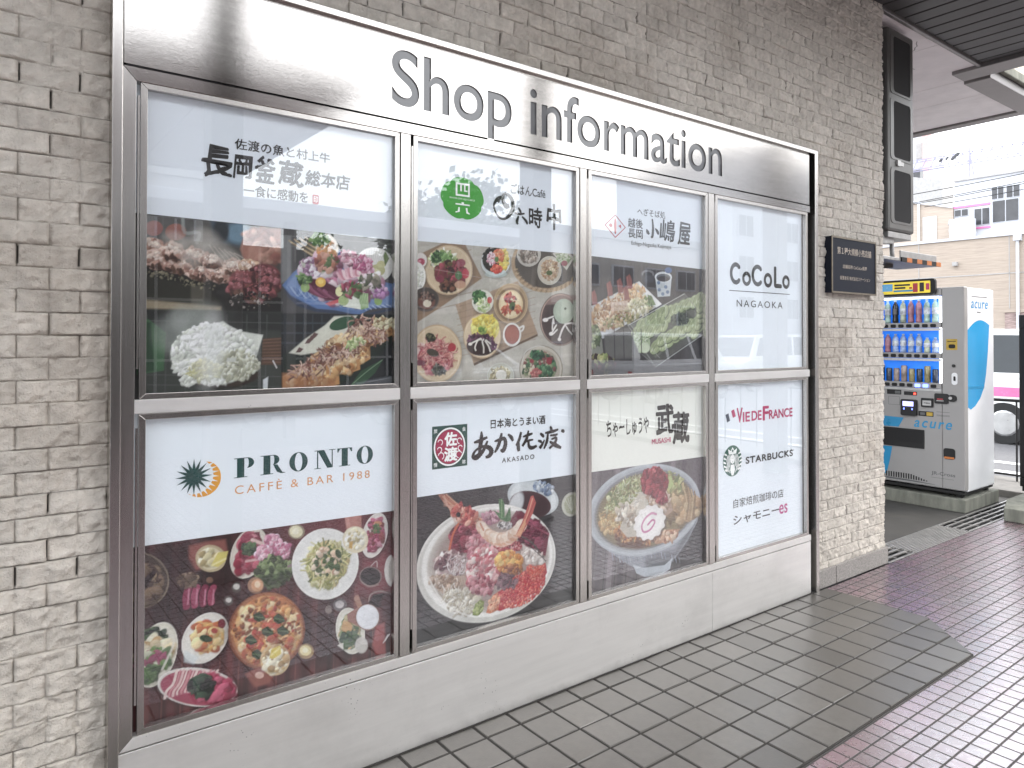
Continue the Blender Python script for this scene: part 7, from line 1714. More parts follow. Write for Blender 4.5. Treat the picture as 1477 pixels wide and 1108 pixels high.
('e',-8.013,2.536,.088,-.025,.001,-.068,'e0b4a4',.3,1),
('e',-9.121,2.581,.768,-.306,-.036,-.372,'141010',.3,.55),
('e',-9.163,2.627,.72,-.287,-.035,-.354,'f2f0ea',0,1),
('e',-9.163,2.627,.69,-.275,-.033,-.34,'d8d0c8',.08,1),
('e',-9.163,2.627,.668,-.267,-.032,-.33,'f2f0ea',.1,.6),
('e',-9.163,2.613,.674,-.269,-.031,-.319,'b04460',.05,1),
('l',[[-9.76,2.598],[-9.727,2.722],[-9.615,2.824],[-9.553,3.054]],.048,'f0d8d0',.2,1),
('l',[[-9.689,2.599],[-9.664,2.704],[-9.56,2.813],[-9.493,3.038]],.032,'d88c94',.2,1),
('l',[[-9.618,2.6],[-9.601,2.686],[-9.505,2.802],[-9.433,3.022]],.048,'e8c0bc',.2,1),
('l',[[-9.546,2.602],[-9.538,2.667],[-9.449,2.791],[-9.373,3.005]],.032,'f0d8d0',.2,1),
('l',[[-9.474,2.603],[-9.474,2.648],[-9.394,2.779],[-9.313,2.989]],.048,'d88c94',.2,1),
('l',[[-9.401,2.605],[-9.41,2.63],[-9.338,2.768],[-9.252,2.972]],.032,'e8c0bc',.2,1),
('l',[[-9.328,2.606],[-9.345,2.611],[-9.281,2.756],[-9.191,2.955]],.048,'f0d8d0',.2,1),
('l',[[-9.255,2.607],[-9.28,2.592],[-9.225,2.745],[-9.13,2.938]],.032,'d88c94',.2,1),
('l',[[-9.18,2.609],[-9.215,2.573],[-9.168,2.733],[-9.068,2.921]],.048,'e8c0bc',.2,1),
('l',[[-9.106,2.61],[-9.15,2.554],[-9.111,2.722],[-9.006,2.904]],.032,'f0d8d0',.2,1),
('l',[[-9.031,2.611],[-9.083,2.535],[-9.054,2.71],[-8.943,2.887]],.048,'d88c94',.2,1),
('l',[[-8.955,2.613],[-9.017,2.515],[-8.996,2.698],[-8.881,2.87]],.032,'e8c0bc',.2,1),
('l',[[-8.879,2.614],[-8.95,2.496],[-8.938,2.687],[-8.818,2.853]],.048,'f0d8d0',.2,1),
('e',-8.897,2.503,.417,-.181,-.037,-.273,'a82048',.3,1),
('b',-8.897,2.503,.409,-.163,-.025,-.259,70,.032,.14,'b8305c 8c1c3c d05a7c a02848',2,.35),
('b',-9.119,2.637,.213,-.061,.001,-.193,60,.032,.129,'1c2c24 2c4434 121e18 3c5640',1.9,.2)]
ART['p6']=[('p',[[-4.629,5.553],[.795,5.581],[.794,2.172],[-4.62,2.191]],'3f3c3e',0,1),
('l',[[-4.543,5.356],[.734,5.5]],.043,'4a474a',.5,.7),
('l',[[-4.543,5.133],[.734,5.234]],.043,'383538',.5,.7),
('l',[[-4.542,4.911],[.734,4.968]],.043,'454245',.5,.7),
('l',[[-4.542,4.688],[.734,4.703]],.043,'4a474a',.5,.7),
('l',[[-4.541,4.465],[.734,4.437]],.043,'383538',.5,.7),
('l',[[-4.54,4.243],[.734,4.172]],.043,'454245',.5,.7),
('l',[[-4.54,4.021],[.734,3.907]],.043,'4a474a',.5,.7),
('l',[[-4.539,3.798],[.734,3.642]],.043,'383538',.5,.7),
('l',[[-4.539,3.576],[.734,3.377]],.043,'454245',.5,.7),
('l',[[-4.538,3.354],[.734,3.112]],.043,'4a474a',.5,.7),
('l',[[-4.537,3.131],[.733,2.847]],.043,'383538',.5,.7),
('l',[[-4.537,2.909],[.733,2.582]],.043,'454245',.5,.7),
('l',[[-4.536,2.687],[.733,2.317]],.043,'4a474a',.5,.7),
('l',[[-4.536,2.465],[.733,2.052]],.043,'383538',.5,.7),
('l',[[-4.535,2.243],[.733,1.788]],.043,'454245',.5,.7),
('l',[[-4.534,2.021],[.733,1.523]],.043,'4a474a',.5,.7),
('e',-.986,5.149,.866,-.113,.001,-.503,'2a2628',.5,.7),
('e',-.942,5.144,.837,-.283,-.154,-.424,'c8d0d4',.04,1),
('e',-.942,5.135,.754,-.255,-.137,-.377,'dfe5e8',.1,1),
('b',-.601,5.354,.371,-.149,-.076,-.15,40,.029,.079,'8ea0bc b8c6d8 6c80a4 dfe6ec',1.5,.4),
('e',-1.04,4.989,.681,-.186,-.076,-.326,'5c3a3e',.05,1),
('e',-1.013,4.965,.599,-.164,-.065,-.28,'4a2e34',.3,1),
('e',-1.519,5.055,.198,-.084,-.143,-.289,'e6ebee',.4,.8),
('e',.375,4.796,.342,-.091,-.077,-.312,'c8c8b4',.06,1),
('e',.405,4.792,.282,-.075,-.064,-.258,'a8ac88',.15,1),
('l',[[.375,4.621],[.14,4.967]],.014,'dadcc8',.2,1),
('l',[[.375,4.621],[.245,4.979]],.014,'dadcc8',.2,1),
('l',[[.375,4.621],[.351,4.992]],.014,'dadcc8',.2,1),
('l',[[.375,4.621],[.458,5.004]],.014,'dadcc8',.2,1),
('l',[[.375,4.621],[.566,4.964]],.014,'dadcc8',.2,1),
('l',[[.375,4.621],[.674,4.923]],.014,'dadcc8',.2,1),
('e',-2.234,3.544,2.058,.146,.568,-1.508,'1c181a',.4,.6),
('e',-2.309,3.719,2.008,.282,.658,-1.431,'f0eee8',0,1),
('e',-2.309,3.695,1.977,.276,.644,-1.402,'d6d4ce',.06,1),
('e',-2.294,3.748,1.895,.268,.614,-1.333,'f4f2ee',.03,1),
('e',-2.275,3.761,1.773,.251,.573,-1.242,'cfc8c0',.05,1),
('e',-2.26,3.758,1.661,.235,.544,-1.179,'a8948c',.2,1),
('p',[[-3.526,4.328],[-3.343,4.761],[-2.92,4.892],[-2.435,4.78],[-2.63,4.333],[-3.014,4.084],[-3.48,4.128]],'8c2c44',.06,1),
('b',-3.014,4.475,.458,.144,.239,-.38,50,.051,.18,'a03850 7a2038 b85068 64182c',1.8,.35),
('l',[[-3.526,4.252],[-3.435,4.583],[-3.273,4.828]],.058,'d8643c',.2,1),
('p',[[-1.727,4.674],[-1.519,4.89],[-1.334,4.864],[-.404,4.155],[-.544,3.562],[-.985,3.809],[-1.519,4.231]],'7a2840',.05,1),
('b',-1.039,4.236,.524,-.318,-.242,-.284,40,.051,.166,'8c3450 a04a64 641c34 70283c',1.8,.35),
('l',[[-1.308,4.611],[-.433,4.117]],.051,'9c4a60',.2,1),
('l',[[-1.334,4.201],[-.985,3.976],[-.6,3.53]],.051,'5a5450',.2,1),
('p',[[-3.014,4.084],[-2.824,4.484],[-2.63,4.5],[-2.335,4.244],[-2.532,3.919],[-2.918,3.753],[-3.084,3.862]],'c87888',.08,1),
('b',-2.727,4.191,.188,.151,.3,-.256,30,.043,.13,'d88e9a b8606e e4acb0',2,.35),
('b',-3.48,3.897,.467,-.087,.001,-.308,90,.051,.144,'d8c4c0 b89c9c 8a6468 ece2de 6e4a50',1.8,.35),
('b',-3.617,3.961,.092,-.15,-.195,-.059,30,.036,.094,'5c3840 7a505a',2,.35),
('s',-3.341,3.871,.24,-.284,-.246,-.126,60,.18,.018,'f0e8e6 c8a8a8'),
('p',[[-4.107,3.713],[-3.06,3.546],[-3.036,3.346],[-3.478,3.089],[-3.796,3.309],[-4.019,3.545]],'bfa692',.06,1),
('b',-3.616,3.463,.478,-.243,-.077,-.164,60,.036,.115,'c8b09c a88a74 d8c8b8 94745e',2,.35),
('l',[[-3.975,3.687],[-3.796,3.347]],.011,'8a6c58',.2,.5),
('l',[[-3.908,3.674],[-3.737,3.335]],.011,'8a6c58',.2,.5),
('l',[[-3.841,3.661],[-3.679,3.323]],.011,'8a6c58',.2,.5),
('l',[[-3.774,3.647],[-3.62,3.311]],.011,'8a6c58',.2,.5),
('l',[[-3.707,3.634],[-3.561,3.298]],.011,'8a6c58',.2,.5),
('l',[[-3.639,3.621],[-3.501,3.286]],.011,'8a6c58',.2,.5),
('l',[[-3.57,3.607],[-3.442,3.274]],.011,'8a6c58',.2,.5),
('l',[[-3.502,3.594],[-3.382,3.261]],.011,'8a6c58',.2,.5),
('l',[[-3.433,3.58],[-3.322,3.249]],.011,'8a6c58',.2,.5),
('l',[[-3.364,3.566],[-3.261,3.236]],.011,'8a6c58',.2,.5),
('l',[[-3.294,3.553],[-3.2,3.223]],.011,'8a6c58',.2,.5),
('l',[[-3.224,3.539],[-3.139,3.211]],.011,'8a6c58',.2,.5),
('l',[[-3.154,3.525],[-3.078,3.198]],.011,'8a6c58',.2,.5),
('l',[[-3.084,3.511],[-3.017,3.185]],.011,'8a6c58',.2,.5),
('b',-3.153,2.941,.517,-.188,-.064,-.291,80,.051,.144,'e0dac8 cfc6b0 f0ece0 b8ac94',1.7,.35),
('s',-3.293,2.972,.434,-.397,-.237,-.184,70,.217,.014,'f4f0e6 c0b49c'),
('p',[[-2.233,2.902],[-1.307,3.202],[-.544,3.392],[-.488,3.127],[-.766,2.759],[-1.306,2.54],[-2.032,2.455],[-2.183,2.53]],'c42c3a',.05,1),
('b',-1.306,2.871,.767,.245,.285,-.388,480,.025,.047,'d83a40 b8202e ec6a5c c82c38 f08a70',1.1,.25),
('b',-.876,3.286,.332,-.063,.001,-.21,120,.025,.043,'e8604c d8443c f4886c',1.1,.25),
('p',[[-1.334,4.035],[-1.039,3.818],[-.516,3.472],[-.656,3.349],[-1.2,3.472]],'d8ccc4',.08,1),
('b',-.985,3.641,.333,-.208,-.108,-.125,40,.029,.094,'e8e0da c4b4ac',2,.3),
('l',[[-1.307,4.072],[-.93,3.799],[-.533,3.433]],.025,'3c3434',.2,1),
('b',-1.83,4.037,.523,-.089,.001,-.179,160,.029,.047,'a8283c 8a1c30 d05a64 e8a0a0',1.1,.2),
('b',-2.083,3.354,.629,-.306,-.12,-.241,60,.051,.123,'7a5060 8c6470 5c3c48',1.5,.3),
('b',-2.531,3.601,.481,-.196,-.188,-.536,240,.051,.123,'e0a4a8 c86a74 f2d4d0 b84c5c eab8b4 d88890 f8e8e2',1.7,.25),
('b',-2.628,3.223,.429,-.181,-.075,-.213,90,.036,.094,'a8485c c47a84 8a3448 d898a0',1.7,.25),
('b',-1.752,3.636,.445,-.082,0,-.253,110,.058,.13,'e8a83c d88c2c f2c45c c87828 f4d078',1.5,.3),
('b',-1.622,3.428,.315,-.06,0,-.123,40,.036,.087,'a8682c 8a4a34 c88448',1.5,.3),
('e',-2.311,4.822,.307,-.002,.035,-.164,'a8687c',.1,1),
('b',-2.311,4.822,.277,-.002,.03,-.139,26,.036,.108,'b87c90 8c4c64 d0a0ac',2,.3),
('b',-1.882,4.575,.238,-.037,.001,-.098,60,.018,.051,'e8e4e0 8c8488 c4bcbc 5c5458',1.6,.2),
('p',[[-2.076,5.252],[-1.959,5.257],[-1.892,5.106],[-1.882,4.778],[-1.702,5.018],[-1.686,4.668],[-1.83,4.649],[-2.035,4.76],[-2.236,5.012],[-2.045,4.904]],'4c7a48',.05,1),
('l',[[-1.984,5.219],[-1.974,4.792]],.025,'7aa868',.2,1),
('l',[[-1.753,4.984],[-1.83,4.71]],.022,'2f5a34',.2,1),
('l',[[-3.823,5.598],[-3.528,5.233],[-2.92,4.735]],.032,'c87858',.1,1),
('l',[[-3.801,5.564],[-3.487,5.227],[-2.882,4.745]],.032,'e0a484',.1,1),
('l',[[-3.778,5.531],[-3.446,5.221],[-2.843,4.755]],.032,'a8543c',.1,1),
('l',[[-3.756,5.589],[-3.404,5.215],[-2.805,4.764]],.032,'d88c6c',.1,1),
('l',[[-3.733,5.555],[-3.362,5.209],[-2.766,4.774]],.032,'c87858',.1,1),
('l',[[-3.711,5.522],[-3.321,5.204],[-2.728,4.784]],.032,'e0a484',.1,1),
('l',[[-3.688,5.58],[-3.279,5.198],[-2.689,4.794]],.032,'a8543c',.1,1),
('l',[[-3.665,5.547],[-3.237,5.192],[-2.65,4.804]],.032,'d88c6c',.1,1),
('l',[[-3.643,5.513],[-3.195,5.186],[-2.611,4.814]],.032,'c87858',.1,1),
('l',[[-3.62,5.571],[-3.153,5.18],[-2.572,4.824]],.032,'e0a484',.1,1),
('l',[[-3.688,5.58],[-3.343,4.8]],.014,'d8a890',.1,1),
('l',[[-3.688,5.534],[-3.343,4.878]],.014,'d8a890',.1,1),
('l',[[-3.688,5.488],[-3.343,4.955]],.014,'d8a890',.1,1),
('l',[[-3.688,5.442],[-3.344,5.032]],.014,'d8a890',.1,1),
('l',[[-3.688,5.396],[-3.344,5.11]],.014,'d8a890',.1,1),
('l',[[-3.688,5.35],[-3.344,5.187]],.014,'d8a890',.1,1),
('l',[[-3.688,5.305],[-3.344,5.265]],.014,'d8a890',.1,1),
('b',-3.063,4.991,.353,-.255,-.134,-.139,60,.036,.123,'c0584c a83c40 d88470 e8b098',2.2,.25),
('e',-3.274,5.042,.065,-.01,0,-.062,'201418',.1,1),
('e',-2.582,4.623,.145,.046,.113,-.176,'e8c8b0',.15,1),
('e',-2.582,4.695,.118,-.018,0,-.064,'f8ece0',.4,.7),
('e',-2.581,4.504,.117,-.019,0,-.04,'d88c64',.4,.6),
('e',-2.464,4.485,.154,.031,.093,-.183,'f2dcc8',.15,1),
('e',-2.464,4.557,.119,-.019,0,-.064,'f8ece0',.4,.7),
('e',-2.464,4.365,.119,-.019,0,-.04,'d88c64',.4,.6),
('e',-2.345,4.386,.161,.016,.071,-.187,'ddb498',.15,1),
('e',-2.345,4.459,.12,-.02,0,-.065,'f8ece0',.4,.7),
('e',-2.345,4.266,.12,-.02,0,-.04,'d88c64',.4,.6),
('e',-2.225,4.311,.167,.001,.048,-.19,'e8c8b0',.15,1),
('e',-2.225,4.383,.12,-.02,0,-.064,'f8ece0',.4,.7),
('e',-2.225,4.19,.12,-.02,0,-.04,'d88c64',.4,.6),
('e',-2.105,4.258,.172,-.014,.025,-.189,'f2dcc8',.15,1),
('e',-2.105,4.331,.122,-.02,0,-.065,'f8ece0',.4,.7),
('e',-2.105,4.137,.122,-.021,0,-.041,'d88c64',.4,.6),
('e',-1.983,4.23,.174,-.029,0,-.187,'ddb498',.15,1),
('e',-1.983,4.303,.122,-.02,0,-.065,'f8ece0',.4,.7),
('e',-1.983,4.108,.122,-.021,0,-.04,'d88c64',.4,.6),
('e',-1.861,4.227,.175,-.043,-.024,-.182,'e8c8b0',.15,1),
('e',-1.861,4.3,.124,-.02,0,-.065,'f8ece0',.4,.7),
('e',-1.861,4.105,.124,-.021,.001,-.041,'d88c64',.4,.6),
('e',-1.737,4.25,.173,-.058,-.049,-.176,'f2dcc8',.15,1),
('e',-1.737,4.323,.124,-.02,0,-.065,'f8ece0',.4,.7),
('e',-1.737,4.127,.125,-.021,0,-.041,'d88c64',.4,.6),
('e',-1.613,4.297,.17,-.071,-.073,-.167,'ddb498',.15,1),
('e',-1.613,4.371,.126,-.02,0,-.066,'f8ece0',.4,.7),
('e',-1.613,4.174,.126,-.021,0,-.041,'d88c64',.4,.6),
('e',-1.487,4.368,.164,-.083,-.098,-.157,'e8c8b0',.15,1),
('e',-1.487,4.442,.126,-.02,0,-.066,'f8ece0',.4,.7),
('e',-1.487,4.244,.127,-.02,0,-.041,'d88c64',.4,.6),
('e',-1.361,4.482,.157,-.095,-.121,-.145,'f2dcc8',.15,1),
('e',-1.361,4.557,.128,-.02,0,-.066,'f8ece0',.4,.7),
('e',-1.361,4.358,.128,-.02,0,-.041,'d88c64',.4,.6),
('p',[[-1.519,4.293],[-1.308,4.611],[-1.148,4.941],[-1.04,5.198],[-.959,5.209],[-.866,5.007],[-.985,4.73],[-1.201,4.429],[-1.413,4.172]],'d0645c',.06,1),
('l',[[-1.334,4.408],[-1.121,4.792],[-.986,5.129]],.032,'eab090',.1,1),
('l',[[-1.254,4.478],[-1.04,4.822],[-.92,5.057]],.022,'a83c44',.1,1),
('p',[[-1.519,4.272],[-1.334,4.491],[-1.244,4.643],[-1.201,4.512],[-1.387,4.209]],'e8a87c',.15,1),
('l',[[-2.631,4.73],[-2.533,4.556]],.051,'d89070',.2,1),
('p',[[-2.868,2.546],[-2.797,2.785],[-2.628,2.875],[-2.505,2.801],[-2.554,2.573],[-2.724,2.485]],'7d8c3c',.06,1),
('b',-2.676,2.68,.119,-.062,-.066,-.134,20,.029,.072,'94a44c 6a7a30 a8b468',1.5,.3),
('p',[[-2.456,2.511],[-2.333,2.803],[-2.108,2.956],[-2.032,2.738],[-2.082,2.507],[-2.332,2.463]],'d87a50',.08,1),
('b',-2.233,2.681,.141,-.072,-.085,-.169,20,.029,.087,'e89a70 c85c3c f0b48c',2,.3),
('l',[[-4.107,3.713],[-3.705,3.062],[-3.011,2.579],[-2.233,2.38]],.036,'f6f4f0',.3,.6)]
ART['p7']=[('p',[[.984,5.634],[6.267,5.549],[6.255,2.069],[.982,2.275]],'6c6266',0,1),
('l',[[1.319,5.84],[.9,2.292]],.214,'7d7276',.3,.95),
('l',[[1.117,5.861],[.704,2.333]],.019,'3e363a',.2,1),
('l',[[1.746,5.797],[1.316,2.204]],.214,'655b60',.3,.95),
('l',[[1.54,5.818],[1.115,2.247]],.019,'3e363a',.2,1),
('l',[[2.185,5.753],[1.743,2.115]],.214,'8a7e84',.3,.95),
('l',[[1.973,5.774],[1.537,2.158]],.019,'3e363a',.2,1),
('l',[[2.636,5.707],[2.181,2.023]],.214,'5c5258',.3,.95),
('l',[[2.418,5.729],[1.969,2.067]],.019,'3e363a',.2,1),
('l',[[3.098,5.66],[2.63,1.928]],.214,'746a70',.3,.95),
('l',[[2.875,5.683],[2.413,1.974]],.019,'3e363a',.2,1),
('l',[[3.573,5.612],[3.092,1.831]],.214,'7d7276',.3,.95),
('l',[[3.344,5.635],[2.869,1.878]],.019,'3e363a',.2,1),
('l',[[4.061,5.563],[3.566,1.731]],.214,'655b60',.3,.95),
('l',[[3.825,5.587],[3.337,1.779]],.019,'3e363a',.2,1),
('l',[[4.563,5.512],[4.052,1.629]],.214,'8a7e84',.3,.95),
('l',[[4.32,5.537],[3.817,1.678]],.019,'3e363a',.2,1),
('l',[[5.079,5.46],[4.553,1.524]],.214,'5c5258',.3,.95),
('l',[[4.829,5.485],[4.311,1.574]],.019,'3e363a',.2,1),
('l',[[5.609,5.406],[5.067,1.415]],.214,'746a70',.3,.95),
('l',[[5.352,5.432],[4.818,1.468]],.019,'3e363a',.2,1),
('l',[[6.155,5.351],[5.596,1.304]],.214,'7d7276',.3,.95),
('l',[[5.891,5.378],[5.34,1.358]],.019,'3e363a',.2,1),
('l',[[6.717,5.294],[6.141,1.19]],.214,'655b60',.3,.95),
('l',[[6.445,5.321],[5.877,1.245]],.019,'3e363a',.2,1),
('l',[[.984,5.814],[.918,5.461]],.015,'93888e',.4,.7),
('l',[[1.685,4.901],[1.616,4.457]],.015,'4e454a',.4,.7),
('l',[[2.416,3.95],[2.343,3.411]],.015,'a2979c',.4,.7),
('l',[[3.178,2.957],[3.102,2.32]],.015,'93888e',.4,.7),
('l',[[3.974,1.92],[3.894,1.18]],.015,'4e454a',.4,.7),
('l',[[4.816,4.581],[4.733,4.19]],.015,'a2979c',.4,.7),
('l',[[5.689,3.531],[5.602,3.038]],.015,'93888e',.4,.7),
('l',[[1.157,3.388],[1.09,2.871]],.015,'4e454a',.4,.7),
('l',[[1.865,2.421],[1.795,1.809]],.015,'a2979c',.4,.7),
('l',[[2.607,4.934],[2.534,4.214]],.015,'93888e',.4,.7),
('l',[[3.379,3.957],[3.302,3.583]],.015,'4e454a',.4,.7),
('l',[[4.184,2.935],[4.104,2.464]],.015,'a2979c',.4,.7),
('l',[[5.027,1.868],[4.942,1.294]],.015,'93888e',.4,.7),
('l',[[5.921,4.608],[5.832,3.916]],.015,'4e454a',.4,.7),
('l',[[1.334,4.333],[1.267,3.641]],.015,'a2979c',.4,.7),
('l',[[2.05,3.38],[1.979,3.022]],.015,'93888e',.4,.7),
('l',[[2.796,2.386],[2.722,1.934]],.015,'4e454a',.4,.7),
('l',[[3.582,4.97],[3.504,4.41]],.015,'a2979c',.4,.7),
('l',[[4.397,3.964],[4.315,3.302]],.015,'93888e',.4,.7),
('l',[[5.25,2.913],[5.163,2.144]],.015,'4e454a',.4,.7),
('l',[[6.143,1.812],[6.053,1.415]],.015,'a2979c',.4,.7),
('l',[[1.514,5.289],[1.445,4.847]],.015,'93888e',.4,.7),
('l',[[2.237,4.351],[2.165,3.814]],.015,'4e454a',.4,.7),
('l',[[2.992,3.371],[2.916,2.737]],.015,'a2979c',.4,.7),
('l',[[3.78,2.349],[3.7,1.612]],.015,'93888e',.4,.7),
('l',[[4.612,5.007],[4.53,4.617]],.015,'4e454a',.4,.7),
('l',[[5.476,3.972],[5.389,3.481]],.015,'a2979c',.4,.7),
('l',[[.991,3.777],[.925,3.262]],.015,'93888e',.4,.7),
('l',[[1.692,2.823],[1.622,2.213]],.015,'4e454a',.4,.7),
('l',[[2.427,5.333],[2.354,4.616]],.015,'a2979c',.4,.7),
('l',[[3.19,4.369],[3.114,3.996]],.015,'93888e',.4,.7),
('l',[[3.987,3.362],[3.908,2.892]],.015,'4e454a',.4,.7),
('l',[[4.821,2.31],[4.737,1.738]],.015,'a2979c',.4,.7),
('l',[[5.705,5.046],[5.616,4.357]],.015,'93888e',.4,.7),
('l',[[1.167,4.72],[1.099,4.03]],.015,'4e454a',.4,.7),
('l',[[1.875,3.78],[1.805,3.422]],.015,'a2979c',.4,.7),
('l',[[2.613,2.799],[2.54,2.348]],.015,'93888e',.4,.7),
('l',[[3.391,5.379],[3.314,4.821]],.015,'4e454a',.4,.7),
('l',[[4.198,4.388],[4.116,3.729]],.015,'a2979c',.4,.7),
('l',[[5.041,3.353],[4.956,2.587]],.015,'93888e',.4,.7),
('l',[[5.924,2.268],[5.836,1.872]],.015,'4e454a',.4,.7),
('l',[[1.344,5.674],[1.276,5.232]],.015,'a2979c',.4,.7),
('l',[[2.06,4.748],[1.989,4.213]],.015,'93888e',.4,.7),
('l',[[2.807,3.782],[2.733,3.149]],.015,'4e454a',.4,.7),
('l',[[3.587,2.774],[3.509,2.04]],.015,'a2979c',.4,.7),
('l',[[4.411,5.428],[4.329,5.039]],.015,'93888e',.4,.7),
('e',5.072,3.233,1.428,.105,.468,-.909,'241e22',.7,.85),
('p',[[5.285,4.013],[6.375,4.699],[6.366,2.048],[4.253,2.443]],'2a2428',.6,.7),
('p',[[1.25,3.971],[1.615,3.424],[2.138,3.036],[2.677,2.705],[3.187,2.45],[4.153,2.363],[4.657,2.58],[5.229,3.005],[5.711,3.542],[5.887,4.136],[3.284,4.292]],'9498a2',.02,1),
('p',[[3.282,2.816],[4.658,2.833],[5.712,3.816],[5.843,3.935],[5.229,3.005],[4.657,2.58],[4.153,2.363],[3.281,2.464]],'62646c',.25,.8),
('p',[[2.769,2.72],[3.187,2.546],[4.153,2.448],[4.505,2.595],[4.403,2.282],[4.004,2.188],[3.281,2.265],[2.925,2.437]],'c4cad4',.06,1),
('l',[[1.918,3.187],[1.97,2.992]],.024,'8a94a8',.3,1),
('l',[[2.058,3.133],[2.111,2.938]],.024,'6a7080',.3,1),
('l',[[2.2,3.083],[2.253,2.887]],.024,'aab2c0',.3,1),
('l',[[2.343,3.042],[2.396,2.844]],.024,'8a94a8',.3,1),
('l',[[2.487,3.011],[2.541,2.813]],.024,'6a7080',.3,1),
('l',[[2.632,2.991],[2.686,2.792]],.024,'aab2c0',.3,1),
('l',[[2.778,2.983],[2.833,2.783]],.024,'8a94a8',.3,1),
('l',[[2.926,2.982],[2.981,2.782]],.024,'6a7080',.3,1),
('l',[[3.075,2.986],[3.131,2.784]],.024,'aab2c0',.3,1),
('l',[[3.225,2.989],[3.282,2.786]],.024,'8a94a8',.3,1),
('l',[[3.377,2.986],[3.434,2.783]],.024,'6a7080',.3,1),
('l',[[3.53,2.974],[3.587,2.77]],.024,'aab2c0',.3,1),
('l',[[3.684,2.951],[3.741,2.746]],.024,'8a94a8',.3,1),
('l',[[3.839,2.915],[3.897,2.709]],.024,'6a7080',.3,1),
('l',[[3.996,2.867],[4.055,2.66]],.024,'aab2c0',.3,1),
('l',[[4.154,2.812],[4.213,2.604]],.024,'8a94a8',.3,1),
('l',[[4.314,2.752],[4.373,2.543]],.024,'6a7080',.3,1),
('l',[[4.475,2.693],[4.535,2.483]],.024,'aab2c0',.3,1),
('l',[[4.637,2.64],[4.698,2.429]],.024,'8a94a8',.3,1),
('l',[[4.801,2.597],[4.862,2.385]],.024,'6a7080',.3,1),
('e',3.417,4.228,2.34,.309,.719,-1.308,'aeb4bd',0,1),
('e',3.417,4.26,2.32,.309,.704,-1.28,'c3c9d0',.03,1),
('e',3.417,4.241,2.24,.297,.675,-1.227,'b2b8c0',.05,1),
('e',3.427,4.24,2.101,.278,.63,-1.147,'878890',.04,1),
('e',3.427,4.22,2.002,.264,.594,-1.08,'7a6a4c',.05,1),
('e',3.379,4.214,1.908,.252,.559,-1.018,'8c7a50',.3,1),
('b',2.634,4.635,.976,.26,.415,-.552,170,.029,.126,'a8b070 8a9458 c8c890 6e7a48 d8d8a8 9a8a58',2.2,.3),
('s',2.634,4.824,.787,.356,.415,-.395,130,.194,.019,'c8cc98 a0a868 e0e2bc 7c8850'),
('b',2.095,4.023,.722,-.109,-.001,-.372,70,.039,.146,'b88a48 a0743c c8a060 d8b87c',1.8,.4),
('s',1.919,4.174,.585,-.238,-.149,-.267,50,.194,.024,'d8c088 b89858'),
('b',2.816,3.534,.937,-.244,-.057,-.266,70,.039,.136,'b8763c 8c5428 d09a5c 6e3c20 c88848',1.8,.3),
('b',4.46,4.924,.623,-.309,-.252,-.255,60,.029,.117,'9aa060 c0c080 7a8450 b8a870',2.2,.3),
('p',[[4.259,5.08],[4.46,5.124],[4.581,4.844],[4.358,4.672]],'b8c878',.15,1),
('b',4.97,4.057,.101,-.386,-1.092,.027,30,.097,.292,'a8885c c0a478 8c6c44 b89468',2.6,.3),
('l',[[4.972,4.797],[5.18,4.298],[5.074,3.705]],.058,'c4a87c',.2,1),
('l',[[5.118,4.725],[5.286,4.284],[5.178,3.689]],.058,'94744c',.2,1),
('l',[[5.265,4.653],[5.392,4.27],[5.284,3.674]],.058,'b09064',.2,1),
('l',[[5.414,4.581],[5.498,4.256],[5.39,3.658]],.058,'c4a87c',.2,1),
('l',[[5.563,4.507],[5.605,4.242],[5.496,3.642]],.058,'94744c',.2,1),
('p',[[2.228,3.848],[2.543,4.395],[3.097,4.797],[3.38,4.729],[3.379,4.279],[2.955,3.511],[2.542,3.547]],'cfc4b4',.05,1),
('b',2.817,4.104,.232,.242,.733,-.399,40,.049,.165,'ddd4c6 b8a894 c8b8a4 eae2d6 a08c78',2.2,.35),
('p',[[3.285,4.613],[3.668,4.758],[4.258,4.684],[4.559,4.047],[4.206,3.9],[3.667,4.238]],'b89880',.1,1),
('b',3.96,4.329,.247,-.319,-.504,-.126,30,.049,.165,'c8a890 a88468 d8c0ac',2,.35),
('p',[[3.569,3.411],[4.156,3.512],[4.865,3.434],[4.557,3.117],[3.762,3.152]],'b8805c',.1,1),
('b',4.205,3.307,.599,-.028,.045,-.176,30,.039,.146,'d0a07c 9a6040 c49068 e0c0a0',2,.3),
('p',[[2.05,3.473],[2.816,3.375],[3.568,3.12],[3.001,3.134],[2.271,3.311]],'5c2c1c',.15,.8),
('b',3.717,5.012,.603,0,.121,-.477,170,.058,.146,'8c2430 a83440 6c1824 c04c54 9c2c38 7a1c2c',1.5,.25),
('b',4.009,4.518,.279,-.036,0,-.222,40,.039,.107,'9c3040 7a2030 b84854',1.6,.25),
('p',[[3.285,4.806],[3.525,5.423],[3.718,5.435],[4.06,5.234],[4.258,4.684]],'902834',.3,.3),
